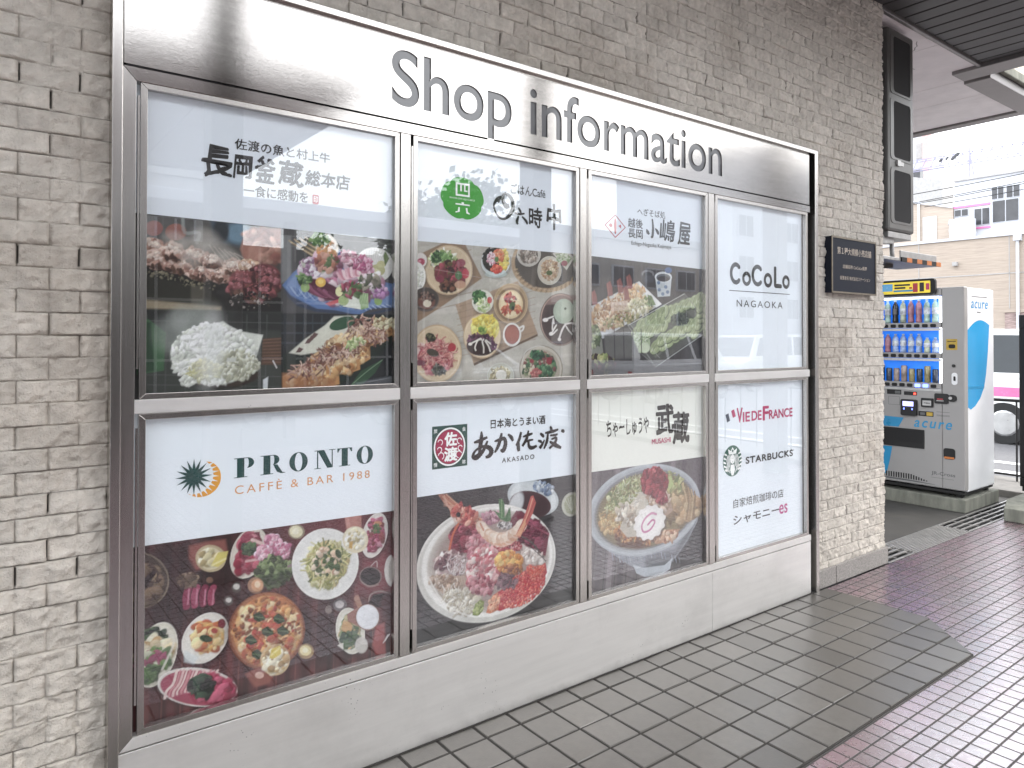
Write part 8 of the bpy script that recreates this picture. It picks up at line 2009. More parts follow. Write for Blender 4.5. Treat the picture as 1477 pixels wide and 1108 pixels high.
('p',[[4.11,3.497],[4.056,3.447],[4.04,3.363],[3.964,3.321],[3.852,3.334],[3.773,3.311],[3.704,3.246],[3.611,3.238],[3.523,3.291],[3.44,3.301],[3.338,3.271],[3.253,3.299],[3.212,3.376],[3.147,3.416],[3.04,3.428],[2.986,3.484],[3,3.565],[2.969,3.623],[2.885,3.674],[2.874,3.742],[2.94,3.808],[2.951,3.869],[2.911,3.945],[2.946,4.009],[3.045,4.041],[3.096,4.091],[3.111,4.173],[3.183,4.215],[3.292,4.206],[3.368,4.23],[3.437,4.297],[3.528,4.307],[3.616,4.257],[3.7,4.249],[3.805,4.282],[3.892,4.256],[3.935,4.178],[4.002,4.139],[4.116,4.129],[4.174,4.072],[4.158,3.988],[4.191,3.928],[4.282,3.876],[4.294,3.805],[4.223,3.737],[4.211,3.673],[4.254,3.594],[4.216,3.529]],'5c4a3c',.2,.7),
('p',[[4.031,3.562],[3.978,3.512],[3.962,3.428],[3.886,3.386],[3.774,3.399],[3.695,3.376],[3.626,3.31],[3.534,3.303],[3.446,3.355],[3.364,3.365],[3.262,3.335],[3.178,3.363],[3.137,3.44],[3.072,3.479],[2.965,3.491],[2.911,3.547],[2.926,3.628],[2.895,3.686],[2.811,3.737],[2.8,3.805],[2.866,3.87],[2.877,3.931],[2.837,4.007],[2.872,4.071],[2.971,4.103],[3.021,4.153],[3.036,4.235],[3.108,4.277],[3.216,4.268],[3.293,4.292],[3.36,4.359],[3.452,4.369],[3.54,4.319],[3.623,4.312],[3.727,4.345],[3.814,4.319],[3.856,4.241],[3.924,4.203],[4.037,4.192],[4.094,4.136],[4.079,4.052],[4.111,3.992],[4.202,3.94],[4.214,3.87],[4.143,3.802],[4.131,3.738],[4.174,3.659],[4.137,3.594]],'efeae8',.03,1),
('e',3.493,3.836,.462,-.235,-.322,-.358,'f6f2f0',.2,1),
('l',[[3.783,4.04],[3.57,4.097],[3.284,3.971],[3.151,3.767],[3.245,3.592],[3.521,3.625],[3.715,3.809],[3.618,3.895],[3.416,3.784]],.063,'cf72a4',.1,1),
('l',[[3.783,4.04],[3.57,4.097],[3.284,3.971],[3.151,3.767]],.024,'e29cc0',.2,1),
('b',3.621,5.348,.194,-.021,0,-.065,14,.029,.068,'b03c48 d06a70',1.4,.2),
('s',3.096,4.446,.284,.296,.493,-.261,26,.194,.015,'e8e2d8 f4f0ea')]
# ------------------------------------------------------------ posters behind the glass
YP=.20
PX=[(-10.32,-5.06),(-4.66,.45),(.86,6.06),(6.42,11.74)]
def pl(k): return wallplane(YP-.006*k)
def poster(label,i,row,m):
    x0,x1=PX[i]; z0,z1=(8.1,13.9) if row==0 else (2.1,7.92)
    t=thing('poster',label,'poster',((x0+x1)/2,YP,z0),'posters in the display board'); MB().box(x0,x1,YP,YP+.03,z0,z1).build('sheet',m,t); return t
def photo(t,key,x0,x1,zl,zr,z0,ppu,seed):
    z1=max(zl,zr); P=Painter(x0,x1,z0,z1,ppu,seed); im=P.run(ART[key]); h,w_=P.h,P.w
    xs=np.linspace(x0,x1,w_); u=(xs-x0)/(x1-x0); top=zl+(zr-zl)*u; v=np.linspace(0,1,h); Z=top[None]*(1-v[:,None])+z0*v[:,None]; X=np.broadcast_to(xs,(h,w_))
    o0=rootloc(t); Pn=np.stack([X-o0.x,np.full_like(X,YP-.006-o0.y),Z-o0.z],-1).reshape(-1,3)*U
    idx=np.arange(h*w_).reshape(h,w_); q=np.stack([idx[1:,:-1],idx[1:,1:],idx[:-1,1:],idx[:-1,:-1]],-1).reshape(-1,4)
    me=bpy.data.meshes.new('food_photo'); me.vertices.add(h*w_); me.vertices.foreach_set('co',Pn.astype(np.float32).ravel()); me.loops.add(q.size); me.loops.foreach_set('vertex_index',q.ravel().astype(np.int32)); me.polygons.add(len(q)); me.polygons.foreach_set('loop_start',np.arange(0,q.size,4,dtype=np.int32)); me.polygons.foreach_set('loop_total',np.full(len(q),4,np.int32)); me.update(calc_edges=True)
    c=np.ones((h*w_,4),np.float32); c[:,:3]=im.reshape(-1,3); me.color_attributes.new('Col','FLOAT_COLOR','POINT').data.foreach_set('color',c.ravel())
    return link('food_photo',me,t,M['photo'])
# 1 grill house
t=poster('pale blue poster with brush lettering over grilled skewers, sashimi and a heap of rice',0,0,M['bluew']); photo(t,'p1',-10.319,-5.062,11.53,11.47,8.12,62,3)
text('佐渡の魚と村上牛',(-8.55,-6.56,12.97,13.19),pl(1),M['ink'],t,weight=.018,brush=.03,seed=1)
for s,r,wt in [('長',(-9.16,-8.6,12.36,12.98),.032),('岡',(-8.57,-8.2,12.4,12.86),.034),('釜',(-8.14,-7.74,12.38,12.91),.034),('蔵',(-7.66,-7.15,12.38,12.9),.034),('総本店',(-7.11,-6.1,12.45,12.77),.032)]: text(s,r,pl(1),M['ink'],t,weight=wt,brush=.05,shear=.06,seed=len(s)+r[0])
text('一食に感動を',(-8.37,-7.05,12.07,12.30),pl(1),M['ink'],t,weight=.016,brush=.015,seed=4)
flat([rrect(-6.95,-6.81,12.07,12.27,.03)],pl(1),'seal',M['red'],t); text('印',(-6.925,-6.835,12.1,12.24),pl(2),M['paper'],t,weight=.01)
# 2 rice cafe
t=poster('pale poster with a green flower crest over wooden trays of bowls and plates',1,0,M['bluew']); photo(t,'p2',-4.659,.448,11.5,11.55,8.12,58,4)
fl=[]
for k in range(90):
    a=2*math.pi*k/90; r=.86+.17*abs(math.cos(2.5*(a-math.pi/2)))**.55-.03*math.cos(5*(a-math.pi/2)); fl.append((-3.165+.625*r*math.cos(a),12.63+.51*r*math.sin(a)))
e=flat([fl],pl(1),'flower_crest',M['leaf'],t)
b_=[rect(-3.37,-3.32,12.68,13.0),rect(-3.32,-3.01,12.955,13.0),rect(-3.01,-2.96,12.68,13.0),rect(-3.32,-3.01,12.68,12.725),rect(-3.24,-3.19,12.80,12.955),rect(-3.13,-3.085,12.80,12.955),rect(-3.085,-3.03,12.8,12.835)]
flat(b_,pl(2),'crest_character',M['paper'],t); text('SHIROKUJICHU',(-3.54,-2.82,12.585,12.64),pl(2),M['paper'],t,weight=.01,spacing=1.3)
flat([rect(-3.37,-2.96,12.465,12.5),rect(-3.2,-3.13,12.5,12.54),[(-3.29,12.41),(-3.25,12.41),(-3.25,12.3),(-3.37,12.27),(-3.37,12.3),(-3.31,12.31)],[(-3.08,12.41),(-3.03,12.41),(-3.01,12.31),(-2.96,12.29),(-2.96,12.26),(-3.06,12.28)]],pl(2),'crest_character',M['paper'],t)
text('ごはんCafé',(-1.70,-.55,12.94,13.20),pl(1),M['ink'],t,weight=.006)
def brushstroke(pts,name='lettering',m='ink',n=14,par=None,k=1):
    # pts: (x,z,width); a smooth ribbon with swelling width
    out=[]
    for i in range(len(pts)-1):
        p0,p1,p2,p3=pts[max(i-1,0)],pts[i],pts[i+1],pts[min(i+2,len(pts)-1)]
        for j in range(n):
            s=j/n; out.append(tuple(.5*(2*p1[c]+(p2[c]-p0[c])*s+(2*p0[c]-5*p1[c]+4*p2[c]-p3[c])*s*s+(3*p1[c]-p0[c]-3*p2[c]+p3[c])*s**3) for c in range(3)))
    out.append(pts[-1]); Lf=[];Rt=[]
    for i,p in enumerate(out):
        a,b=out[max(i-1,0)],out[min(i+1,len(out)-1)]; dx,dz=b[0]-a[0],b[1]-a[1]; l=math.hypot(dx,dz) or 1; wv=max(.006,p[2])/2*(1+.10*math.sin(i*1.7)+.06*math.sin(i*4.1)); Lf.append((p[0]-dz/l*wv,p[1]+dx/l*wv)); Rt.append((p[0]+dz/l*wv,p[1]-dx/l*wv))
    cap=lambda c,l: c
    quads=[[Lf[i],Lf[i+1],Rt[i+1],Rt[i]] for i in range(len(out)-1)]
    quads.append([Lf[0],Rt[0],(Rt[0][0]*.5+Lf[0][0]*.5-(out[1][0]-out[0][0])*1.5,Rt[0][1]*.5+Lf[0][1]*.5-(out[1][1]-out[0][1])*1.5)])
    return quads
def strokes(lst,par,m,k0=1):
    for j,s in enumerate(lst): flat(brushstroke(s),wallplane(YP-.006*k0-.0012*j),'lettering',M[m],par,step=.00002)
strokes([[(-1.98,12.80,.10),(-2.12,12.74,.10),(-2.22,12.6,.07),(-2.2,12.45,.05),(-2.08,12.3,.05),(-1.93,12.26,.06),(-1.76,12.36,.09),(-1.63,12.55,.12),(-1.64,12.73,.11),(-1.74,12.86,.09),(-1.9,12.92,.05)],[(-1.93,12.9,.07),(-1.94,12.72,.1),(-1.85,12.6,.14),(-1.75,12.62,.1)],[(-2.1,12.66,.05),(-2.05,12.74,.07)]],t,'ink')
strokes([[(-1.45,12.6,.05),(-1.39,12.52,.07),(-1.36,12.46,.04)],[(-1.58,12.45,.04),(-1.42,12.44,.06),(-1.25,12.47,.04)],[(-1.45,12.38,.05),(-1.5,12.24,.09),(-1.47,12.17,.05)],[(-1.33,12.38,.05),(-1.2,12.28,.08),(-1.16,12.2,.05)]],t,'ink')
text('時',(-1.1,-.66,12.14,12.66),pl(1),M['ink'],t,weight=.03,brush=.04,seed=3); text('中',(-.5,.0,12.15,12.82),pl(1),M['ink'],t,weight=.035,brush=.04,seed=5)
# 3 soba house
t=poster('pale poster with a red diamond crest over a tray of soba and tempura',2,0,M['bluew']); photo(t,'p3',.862,6.058,11.55,11.46,8.12,58,5)
D=lambda s:[(2.065-.43*s,12.46),(2.065,12.46-.335*s),(2.065+.43*s,12.46),(2.065,12.46+.335*s)]
o1,i1=D(1),D(.9); flat([[o1[k],o1[(k+1)%4],i1[(k+1)%4],i1[k]] for k in range(4)],pl(1),'diamond_crest',M['red'],t)
flat([disc(2.065,12.46,.05,.225),disc(1.88,12.47,.065,.05),[(2.19,12.48),(2.3,12.53),(2.3,12.41)]],pl(1),'crest_mark',M['red'],t)
text('へぎそば処',(2.98,4.22,12.88,13.10),pl(1),M['ink'],t,weight=.004,brush=.03,seed=2)
text('越後',(2.59,3.21,12.49,12.76),pl(1),M['ink'],t,weight=.018,brush=.018,seed=6); text('長岡',(2.59,3.21,12.19,12.45),pl(1),M['ink'],t,weight=.018,brush=.018,seed=7)
strokes([[(3.63,12.82,.06),(3.66,12.6,.09),(3.64,12.33,.1),(3.57,12.27,.05)],[(3.38,12.5,.03),(3.42,12.42,.12),(3.5,12.36,.06)],[(3.76,12.55,.04),(3.86,12.46,.11),(3.9,12.38,.06)]],t,'ink')
text('嶋',(3.96,4.66,12.21,12.86),pl(1),M['ink'],t,weight=.022,brush=.035,shear=.1,seed=8); text('屋',(4.79,5.39,12.18,12.86),pl(1),M['ink'],t,weight=.03,brush=.035,shear=.12,seed=9)
text('Echigo-Nagaoka Kojimaya',(2.73,4.49,11.95,12.10),pl(1),M['ink'],t)
# 4 station mall
t=poster('plain white poster reading CoCoLo NAGAOKA in large dark letters',3,0,M['white'])
def stroke_arc(cx,cz,rx,rz,a0,a1,w_):
    q=ring(cx,cz,rx,rz,rx-w_,rz-w_,a0,a1,40)
    if abs(a1-a0)<359:
        for a,s in ((a0,-1),(a1,1)):
            r=math.radians(a); px,pz=cx+(rx-w_/2)*math.cos(r),cz+(rz-w_/2)*math.sin(r); th=math.degrees(math.atan2(rz*math.cos(r),-rx*math.sin(r)))+(0 if s>0 else 180); q.append(disc(px,pz,w_/2,w_/2,10,th-90,th+90))
    return q
for x0,x1,z0,z1,full in ((7.42,8.08,11.06,11.8,0),(8.1,8.6,11.04,11.53,1),(8.63,9.33,11.05,11.8,0),(9.35,9.85,11.04,11.55,1),(10.48,10.95,11.04,11.53,1)):
    flat(stroke_arc((x0+x1)/2,(z0+z1)/2,(x1-x0)/2,(z1-z0)/2,0 if full else 48,360 if full else 312,.145 if not full else .125),pl(1),'lettering',M['sbink'],t)
flat([rrect(9.96,10.11,11.2,11.8,.05),[(9.96,11.21)]+[(9.96,11.12),(10.0,11.07),(10.06,11.045),(10.4,11.045),(10.45,11.075),(10.45,11.15),(10.41,11.19)]+[(10.11,11.199),(9.96,11.199)][:1]],pl(1),'lettering',M['sbink'],t)
flat([rect(7.38,10.95,10.84,10.865)],pl(1),'rule_line',M['sbink'],t); text('NAGAOKA',(7.79,10.49,10.33,10.56),pl(1),M['sbink'],t,spacing=1.3)
# 5 cafe and bar
t=poster('white poster with a green sunburst and crescent over a table of pizza and pasta',0,1,M['white']); photo(t,'p5',-10.319,-5.062,5.47,5.38,2.12,62,6)
st=[]
for k in range(32):
    a=math.radians(90+k*11.25); r=.345 if k%2==0 else .15; st.append((-9.272+r*math.cos(a)*.97,6.628+r*math.sin(a)))
flat([st],pl(2),'sunburst',M['green'],t)
oc=[(-9.13+.355*math.cos(math.radians(a)),6.57+.345*math.sin(math.radians(a))) for a in range(-138,67,5)]; ic=[(-9.262+.345*math.cos(math.radians(a)),6.63+.335*math.sin(math.radians(a))) for a in range(52,-117,-5)]
n_=min(len(oc),len(ic)); ocr=[oc[int(k*(len(oc)-1)/(n_-1))] for k in range(n_)]; icr=[ic[::-1][int(k*(len(ic)-1)/(n_-1))] for k in range(n_)]
flat([[ocr[k],ocr[k+1],icr[k+1],icr[k]] for k in range(n_-1)],pl(1),'crescent',M['orange'],t)
rays=[]
for k in range(12):
    a=math.radians(-112+k*13.5); d=(math.cos(a),math.sin(a)); rays.append([(-9.265+.33*d[0]-.022*d[1],6.63+.32*d[1]+.022*d[0]),(-9.265+.33*d[0]+.022*d[1],6.63+.32*d[1]-.022*d[0]),(-9.25+.44*d[0],6.62+.43*d[1])])
flat(rays,pl(2),'ray_gap',M['white'],t)
PW,PH=2.965,.385; bx=-8.53; bz=6.51
def fx_(pts): return [(bx+p[0]*PW,bz+p[1]*PH) for p in pts]
def R_(a,b,c,d): return fx_([(a,c),(b,c),(b,d),(a,d)])
hl=.035; S=.047; g=[]
def stem(x,w_=S,ser=.02,lo=1,hi=1):
    g.append(R_(x,x+w_,0,1))
    if lo: g.append(R_(x-ser,x,0,hl)); g.append(R_(x+w_,x+w_+ser,0,hl))
    if hi: g.append(R_(x-ser,x,1-hl,1)); g.append(R_(x+w_,x+w_+ser,1-hl,1))
def bowl_(x,z0,z1,wd,th):
    n=18; cz=(z0+z1)/2
    for k in range(n):
        a=math.radians(-90+180*k/n); b2=math.radians(-90+180*(k+1)/n); f=lambda t,rx,rz:(x+rx*math.cos(t),cz+rz*math.sin(t)); rz=(z1-z0)/2
        g.append(fx_([f(a,wd,rz),f(b2,wd,rz),f(b2,wd-th,rz-hl),f(a,wd-th,rz-hl)]))
stem(.02); 
g.append(R_(.087,.095,1-hl,1)); bowl_(.087,.46,1,.045,.035)
stem(.195); bowl_(.262,.48,1,.042,.035); g.append(fx_([(.262,.48),(.29,.48),(.325,.06),(.345,.03),(.345,0),(.315,0),(.287,.1)]))
for cx in (.44,.945):
    n=40
    for k in range(n):
        a=2*math.pi*k/n; b2=2*math.pi*(k+1)/n; f=lambda t,rx,rz:(cx+rx*math.cos(t),.5+rz*math.sin(t)); g.append(fx_([f(a,.066,.515),f(b2,.066,.515),f(b2,.027,.48),f(a,.027,.48)]))
g+= [R_(.575,.583,0,1),R_(.555,.605,0,hl) if 0 else R_(.555,.575,0,hl),R_(.583,.603,0,hl),R_(.555,.575,1-hl,1),fx_([(.5835,1),(.628,1),(.6845,.14),(.6845,0),(.651,0),(.5835,.93)]),R_(.685,.693,.0,1),R_(.665,.685,1-hl,1),R_(.693,.713,1-hl,1)]
g+= [R_(.762,.809,0,1-hl),R_(.742,.762,0,hl),R_(.809,.829,0,hl),R_(.728,.843,1-hl,1),fx_([(.728,1-hl),(.728,.78),(.735,.78),(.75,1-hl)]),fx_([(.843,1-hl),(.843,.78),(.836,.78),(.821,1-hl)])]
flat(g,pl(1),'lettering',M['green'],t)
text('CAFFÈ & BAR 1988',(-8.51,-5.61,6.19,6.40),pl(1),M['oran2'],t,spacing=1.35)
# 6 seafood house
t=poster('white poster with a square red and green crest over a seafood rice bowl',1,1,M['white']); photo(t,'p6',-4.659,.448,5.6,5.58,2.12,58,7)
flat([rect(-4.01,-3.02,6.19,7.19)],pl(1),'square_crest',M['logogreen'],t); flat(ring(-3.525,6.685,.445,.455,.405,.415),pl(2),'crest_ring',M['paper'],t); flat([disc(-3.525,6.685,.395,.405)],pl(2),'crest_disc',M['logored'],t)
cu=[]
for sx in (-1,1):
    for k,(dx,dz,r) in enumerate(((.27,.12,.075),(.29,-.05,.07),(.25,-.2,.09))): cu+=stroke_arc(-3.525+sx*dx,6.685+dz,r,r,20 if sx>0 else -60,260 if sx>0 else 160,.022)
flat(cu,pl(3),'crest_wave',M['paper'],t,step=.00002)
text('佐',(-3.67,-3.34,6.71,7.02),pl(4),M['paper'],t,weight=.05); text('渡',(-3.68,-3.33,6.35,6.67),pl(4),M['paper'],t,weight=.045)
for s,x,z in (('旅',-3.97,7.03),('金',-3.17,7.03),('情',-3.97,6.24),('跡',-3.17,6.24)): text(s,(x,x+.1,z,z+.1),pl(2),M['paper'],t,weight=.01)
text('日本海とうまい酒',(-2.32,-.55,7.02,7.25),pl(1),M['brown'],t,weight=.022,brush=.035,seed=1)
strokes([[(-2.82,6.72,.05),(-2.66,6.75,.09),(-2.42,6.82,.06)],[(-2.6,6.97,.05),(-2.6,6.8,.12),(-2.64,6.6,.11),(-2.66,6.42,.08)],[(-2.42,6.72,.06),(-2.55,6.5,.10),(-2.74,6.36,.14),(-2.85,6.39,.10),(-2.78,6.52,.06),(-2.58,6.6,.07),(-2.38,6.56,.12),(-2.3,6.46,.14),(-2.36,6.36,.11),(-2.48,6.33,.06)]],t,'brown')
strokes([[(-2.2,6.7,.04),(-2.06,6.72,.09),(-1.9,6.74,.10),(-1.86,6.6,.12),(-1.93,6.45,.12),(-2.02,6.47,.05)],[(-1.98,6.88,.07),(-2.04,6.68,.10),(-2.12,6.52,.09),(-2.2,6.42,.05)],[(-1.78,6.84,.05),(-1.68,6.76,.10),(-1.62,6.66,.07)]],t,'brown')
strokes([[(-1.36,6.86,.07),(-1.42,6.68,.09),(-1.52,6.53,.06)],[(-1.44,6.62,.07),(-1.45,6.48,.11),(-1.43,6.38,.08)],[(-1.3,6.74,.04),(-1.14,6.77,.08),(-.98,6.8,.05)],[(-1.12,6.88,.05),(-1.18,6.68,.09),(-1.32,6.5,.07)],[(-1.12,6.62,.07),(-1.1,6.48,.09),(-1.0,6.43,.10),(-.84,6.47,.06)],[(-1.24,6.6,.04),(-1.1,6.63,.06),(-.96,6.64,.04)]],t,'brown')
strokes([[(-.72,6.78,.06),(-.64,6.72,.09),(-.6,6.67,.05)],[(-.8,6.6,.05),(-.71,6.57,.08),(-.67,6.53,.04)],[(-.74,6.4,.09),(-.66,6.48,.08),(-.58,6.6,.04)],[(-.38,6.94,.06),(-.34,6.86,.09),(-.34,6.8,.05)],[(-.55,6.78,.05),(-.3,6.8,.09),(-.1,6.84,.05)],[(-.46,6.76,.06),(-.5,6.55,.09),(-.6,6.37,.05)],[(-.38,6.7,.05),(-.2,6.7,.07),(-.12,6.72,.04)],[(-.34,6.6,.05),(-.18,6.62,.08),(-.22,6.5,.09),(-.42,6.36,.06)],[(-.4,6.54,.05),(-.22,6.44,.12),(.0,6.34,.07)],[(.0,6.8,.06),(.07,6.78,.1),(.1,6.74,.05)]],t,'brown')
text('AKASADO',(-1.97,-.92,6.14,6.26),pl(1),M['brown'],t,weight=.01,spacing=1.3)
# 7 ramen house
t=poster('cream poster with brush lettering over a bowl of ramen with a pink swirl fish cake',2,1,M['cream']); photo(t,'p7',.862,6.058,5.57,5.52,2.12,58,8)
text('ちゃーしゅうや',(1.70,3.46,6.47,6.95),pl(1),M['brown'],t,weight=.02,brush=.035,seed=3)
text('武',(3.80,4.60,6.40,7.26),pl(1),M['brown'],t,weight=.042,brush=.03,seed=1); text('蔵',(4.56,5.31,6.06,7.0),pl(1),M['brown'],t,weight=.042,brush=.03,seed=2); text('MUSASHI',(3.60,4.44,6.12,6.27),pl(1),M['maroon'],t,weight=.022)
# 8 bakery and coffee
t=poster('white poster listing a bakery, a coffee house with a round green emblem and a roaster',3,1,M['white'])
flat([[(7.17,6.768),(7.327,6.811),(7.413,6.565),(7.256,6.512)]],pl(1),'flag_bar',M['navy'],t); flat([[(7.476,6.882),(7.636,6.927),(7.724,6.69),(7.564,6.647)]],pl(1),'flag_bar',M['maroon'],t)
for s,r in (('V',(7.79,8.09,6.48,6.94)),('IE',(8.13,8.50,6.48,6.79)),('DE',(8.62,9.18,6.49,6.80)),('F',(9.28,9.60,6.46,6.92)),('RANCE',(9.64,11.09,6.48,6.78))): text(s,r,pl(1),M['maroon'],t,weight=.035)
text('STARBUCKS',(8.28,11.1,5.06,5.28),pl(1),M['sbink'],t,weight=.04,spacing=1.12); text('®',(11.13,11.19,5.23,5.29),pl(1),M['sbink'],t)
ex,ez=7.535,5.235; flat([disc(ex,ez,.51,.51,60)],pl(1),'round_emblem',M['sbux'],t); wh=[]
wh.append([(ex-.2,ez+.22),(ex-.24,ez+.40),(ex-.1,ez+.33),(ex,ez+.45),(ex+.1,ez+.33),(ex+.24,ez+.40),(ex+.2,ez+.22)])
wh.append(disc(ex,ez+.06,.13,.155,26))
wh.append([(ex-.1,ez-.12),(ex+.1,ez-.12),(ex+.13,ez-.3),(ex+.05,ez-.48),(ex-.05,ez-.48),(ex-.13,ez-.3)])
for sx in (-1,1):
    for k in range(3):
        o_=.155+.07*k; wh+=brushstroke([(ex+sx*o_*.8,ez+.20,.03),(ex+sx*(o_+.01),ez+.06,.035),(ex+sx*(o_-.01),ez-.1,.035),(ex+sx*(o_+.05),ez-.24,.035),(ex+sx*(o_-.02),ez-.39+.05*k,.02)])
    for k in range(5):
        z=ez+.24-.13*k; x=.5*math.cos(math.asin(max(-1,min(1,(z-ez)/.51)))); wh.append([(ex+sx*x*.99,z+.05),(ex+sx*x*.99,z-.02),(ex+sx*(x-.15),z-.055),(ex+sx*(x-.13),z-.005)])
flat(wh,pl(2),'emblem_figure',M['paper'],t,step=.00002)
star=[(ex+(.075 if k%2==0 else .03)*math.sin(math.radians(36*k)),ez+.335+(.075 if k%2==0 else .03)*math.cos(math.radians(36*k))) for k in range(10)]; flat([star,rect(ex-.06,ex-.02,ez+.085,ez+.1),rect(ex+.02,ex+.06,ez+.085,ez+.1),rect(ex-.03,ex+.03,ez-.035,ez-.02)],pl(3),'emblem_mark',M['sbux'],t)
text('自家焙煎珈琲の店',(7.58,10.51,3.66,3.96),pl(1),M['sbink'],t,weight=.004); text('シャモニー',(7.58,10.22,3.10,3.40),pl(1),M['sbink'],t,weight=.022); text('es',(10.24,10.76,3.08,3.41),pl(1),M['magenta'],t,weight=.01)
# ------------------------------------------------------------ plaque on the stone
t=thing('wall_plaque','square dark navy metal plaque with faint engraved lines on the stone wall','plaque',(15.1,-.06,11))
MB().box(13.38,16.78,-.05,.28,11.02,13.15).build('plaque_body',M['plaq'],t)
b=MB(); b.box(13.36,16.8,-.075,-.052,13.1,13.17); b.box(13.36,16.8,-.075,-.052,11.0,11.07); b.box(13.36,13.43,-.075,-.052,11.07,13.1); b.box(16.73,16.8,-.075,-.052,11.07,13.1); b.build('plaque_edge',M['brass'],t)
pp=wallplane(-.054)
text('第１種大規模小売店舗',(13.79,16.41,12.50,12.78),pp,M['plqtxt'],t,weight=.012); text('店舗名称 CoCoLo長岡',(14.19,16.04,11.97,12.12),pp,M['plqtxt'],t,weight=.01); text('設置者名 株式会社ステーション',(13.99,16.31,11.53,11.68),pp,M['plqtxt'],t,weight=.006)
# ------------------------------------------------------------ vending machine on its plinth
FX=30.2
pth=tag(MB().prism([(30.08,1.67),(34.75,1.66),(34.75,9.2),(30.08,9.2)],'z',-.054,.66).build('plinth',M['mossy'],bevel=.05),'stained concrete plinth under the white vending machine','plinth')
vm=thing('vending_machine','white drinks vending machine with a lit blue window and blue side panel','vending machine',(32.3,5,.66))
Y0,Y1=1.72,8.6; WZ0,WZ1=6.52,11.66; WY=2.83
b=MB(); b.box(FX+.5,34.4,Y0+.03,Y1,.98,12.08); b.build('cabinet',M['vside'],vm,bevel=.08)
b=MB(); b.box(FX,FX+.5,Y0,WY,1.1,12.1); b.box(FX,FX+.5,WY,Y1,1.1,WZ0); b.box(FX,FX+.5,WY,Y1,WZ1,12.1); b.box(FX,FX+.5,8.3,Y1,WZ0,WZ1); b.build('door',M['vshade'],vm,bevel=.05)
b=MB(); b.box(FX+.12,34.3,Y0+.1,Y1-.1,.86,1.0); 
for x in (30.6,33.9): b.box(x,x+.3,2.0,2.3,.664,.86); b.box(x,x+.3,8,8.3,.664,.86)
b.build('foot',M['black'],vm)
MB().box(FX+.475,FX+.49,WY+.01,8.29,WZ0+.01,WZ1-.01).build('window_back',M['vlit'],vm)
b=MB(); b.box(FX+.05,FX+.13,2.86,2.97,WZ0+.1,WZ1-.05); b.box(FX+.05,FX+.13,2.98,8.2,WZ1-.13,WZ1-.03); b.build('window_lamp',M['vlamp'],vm)
rows=[(10.05,11.55,1.30),(8.36,9.45,1.06),(6.70,7.8,.92)]
sil={'g':hx('b4cfc4'),'d':hx('231e1c'),'y':hx('bcc4ae'),'p':hx('a87682'),'w':hx('b0bcc8'),'b':hx('a4b8dc'),'n':hx('3c4454'),'o':hx('9a9068'),'t':hx('a09088')}
BM={k:mat('sample_'+k,c,.25,0,.5,16,coat=.5) for k,c in sil.items()}; LBL=mat('sample_label',hx('d0d4d8'),.4,0,.6,22); CAPM=mat('sample_cap',hx('b8c4cc'),.4)
kinds=['gdyppgg','pbbbbyb','nttonon']
for r,(zb,zt,hh) in enumerate(rows):
    z0=zb+.14
    MB().box(FX-.03,FX+.47,WY+.02,8.28,zb-.16,z0-.002).build('shelf',M['vshade'],vm,bevel=.01)
    b=MB(); b.box(FX-.045,FX-.031,WY+.01,8.28,zb-.32,zb-.18); b.build('price_rail',M['galv'],vm)
    for k in range(13):
        y=3.24+k*.425 if r<2 else 3.24+k*.415
        kd=kinds[r][(6-k)%7]; hgt=hh*(1 if r<2 else (1.0 if k%3==1 else .82))*(.8 if (r==1 and k<2) else 1)
        if r<2: pr=[(0,0),(.165,.01),(.17,.1),(.15,.3),(.17,.5),(.168,.72),(.12,.84),(.065,.90),(.06,.94)]
        else: pr=[(0,0),(.14,.005),(.16,.04),(.165,.93),(.14,.98),(.13,1)]
        pr=[(a,q*hgt) for a,q in pr]; bo=MB().lathe((FX+.24,y,z0),pr,12).build('sample_bottle' if r<2 else 'sample_can',BM[kd],vm,smooth=True)
        if r<2:
            MB().lathe((FX+.24,y,z0),[(.0,.94*hgt),(.075,.94*hgt),(.075,1.0*hgt),(0,1.0*hgt)],10).build('cap',CAPM,bo); MB().lathe((FX+.24,y,z0),[(.172,.36*hgt),(.176,.38*hgt),(.176,.62*hgt),(.172,.64*hgt)],12).build('label',LBL if kd in 'gyb' else BM[kd],bo)
        q=MB().prism(rrect(-y-.145,-y+.145,zb-.135,zb+.055,.06,3),'x',FX-.06,FX-.032); q.v=[(x,-u,v) for x,u,v in q.v]; q.build('button',M['ledb'] if (r==2 and k in(1,2)) else M['black'],vm)
def fbox(name,y0,y1,z0,z1,m,d=.05,r=.05,x=FX,par=None):
    q=MB().prism(rrect(-y1,-y0,z0,z1,min(r,(z1-z0)/2.01,(y1-y0)/2.01),4),'x',x-d,x-.001); q.v=[(a,-u,v) for a,u,v in q.v]; return q.build(name,m,par or vm)
fp=lambda d: frontplane(FX-d)
hd=fbox('header_sign',3.06,8.4,11.74,12.62,M['black'],.22,.16); fbox('sign_face',3.3,8.3,11.84,12.5,M['yelsign'],.236,.04,par=hd)
for y0,y1,z0,z1,m in ((5.3,5.9,12.0,12.42,'vblue'),(4.35,5.2,12.28,12.38,'ink'),(4.6,5.2,12.12,12.22,'ink'),(4.2,5.25,11.95,12.05,'vteal'),(3.95,4.2,11.9,12.4,'red'),(3.62,3.85,11.92,12.42,'ink'),(3.34,3.52,12.0,12.36,'maroon'),(4.25,4.4,12.1,12.2,'red')): fbox('sign_print',y0,y1,z0,z1,M[m],.242,.02,par=hd)
fbox('sticker',2.05,2.6,8.67,9.27,M['yel'],.008,.03); fbox('sticker_mark',2.15,2.48,8.76,8.98,M['black'],.014,.08); fbox('sticker_mark',2.12,2.54,9.12,9.16,M['black'],.014,.01)
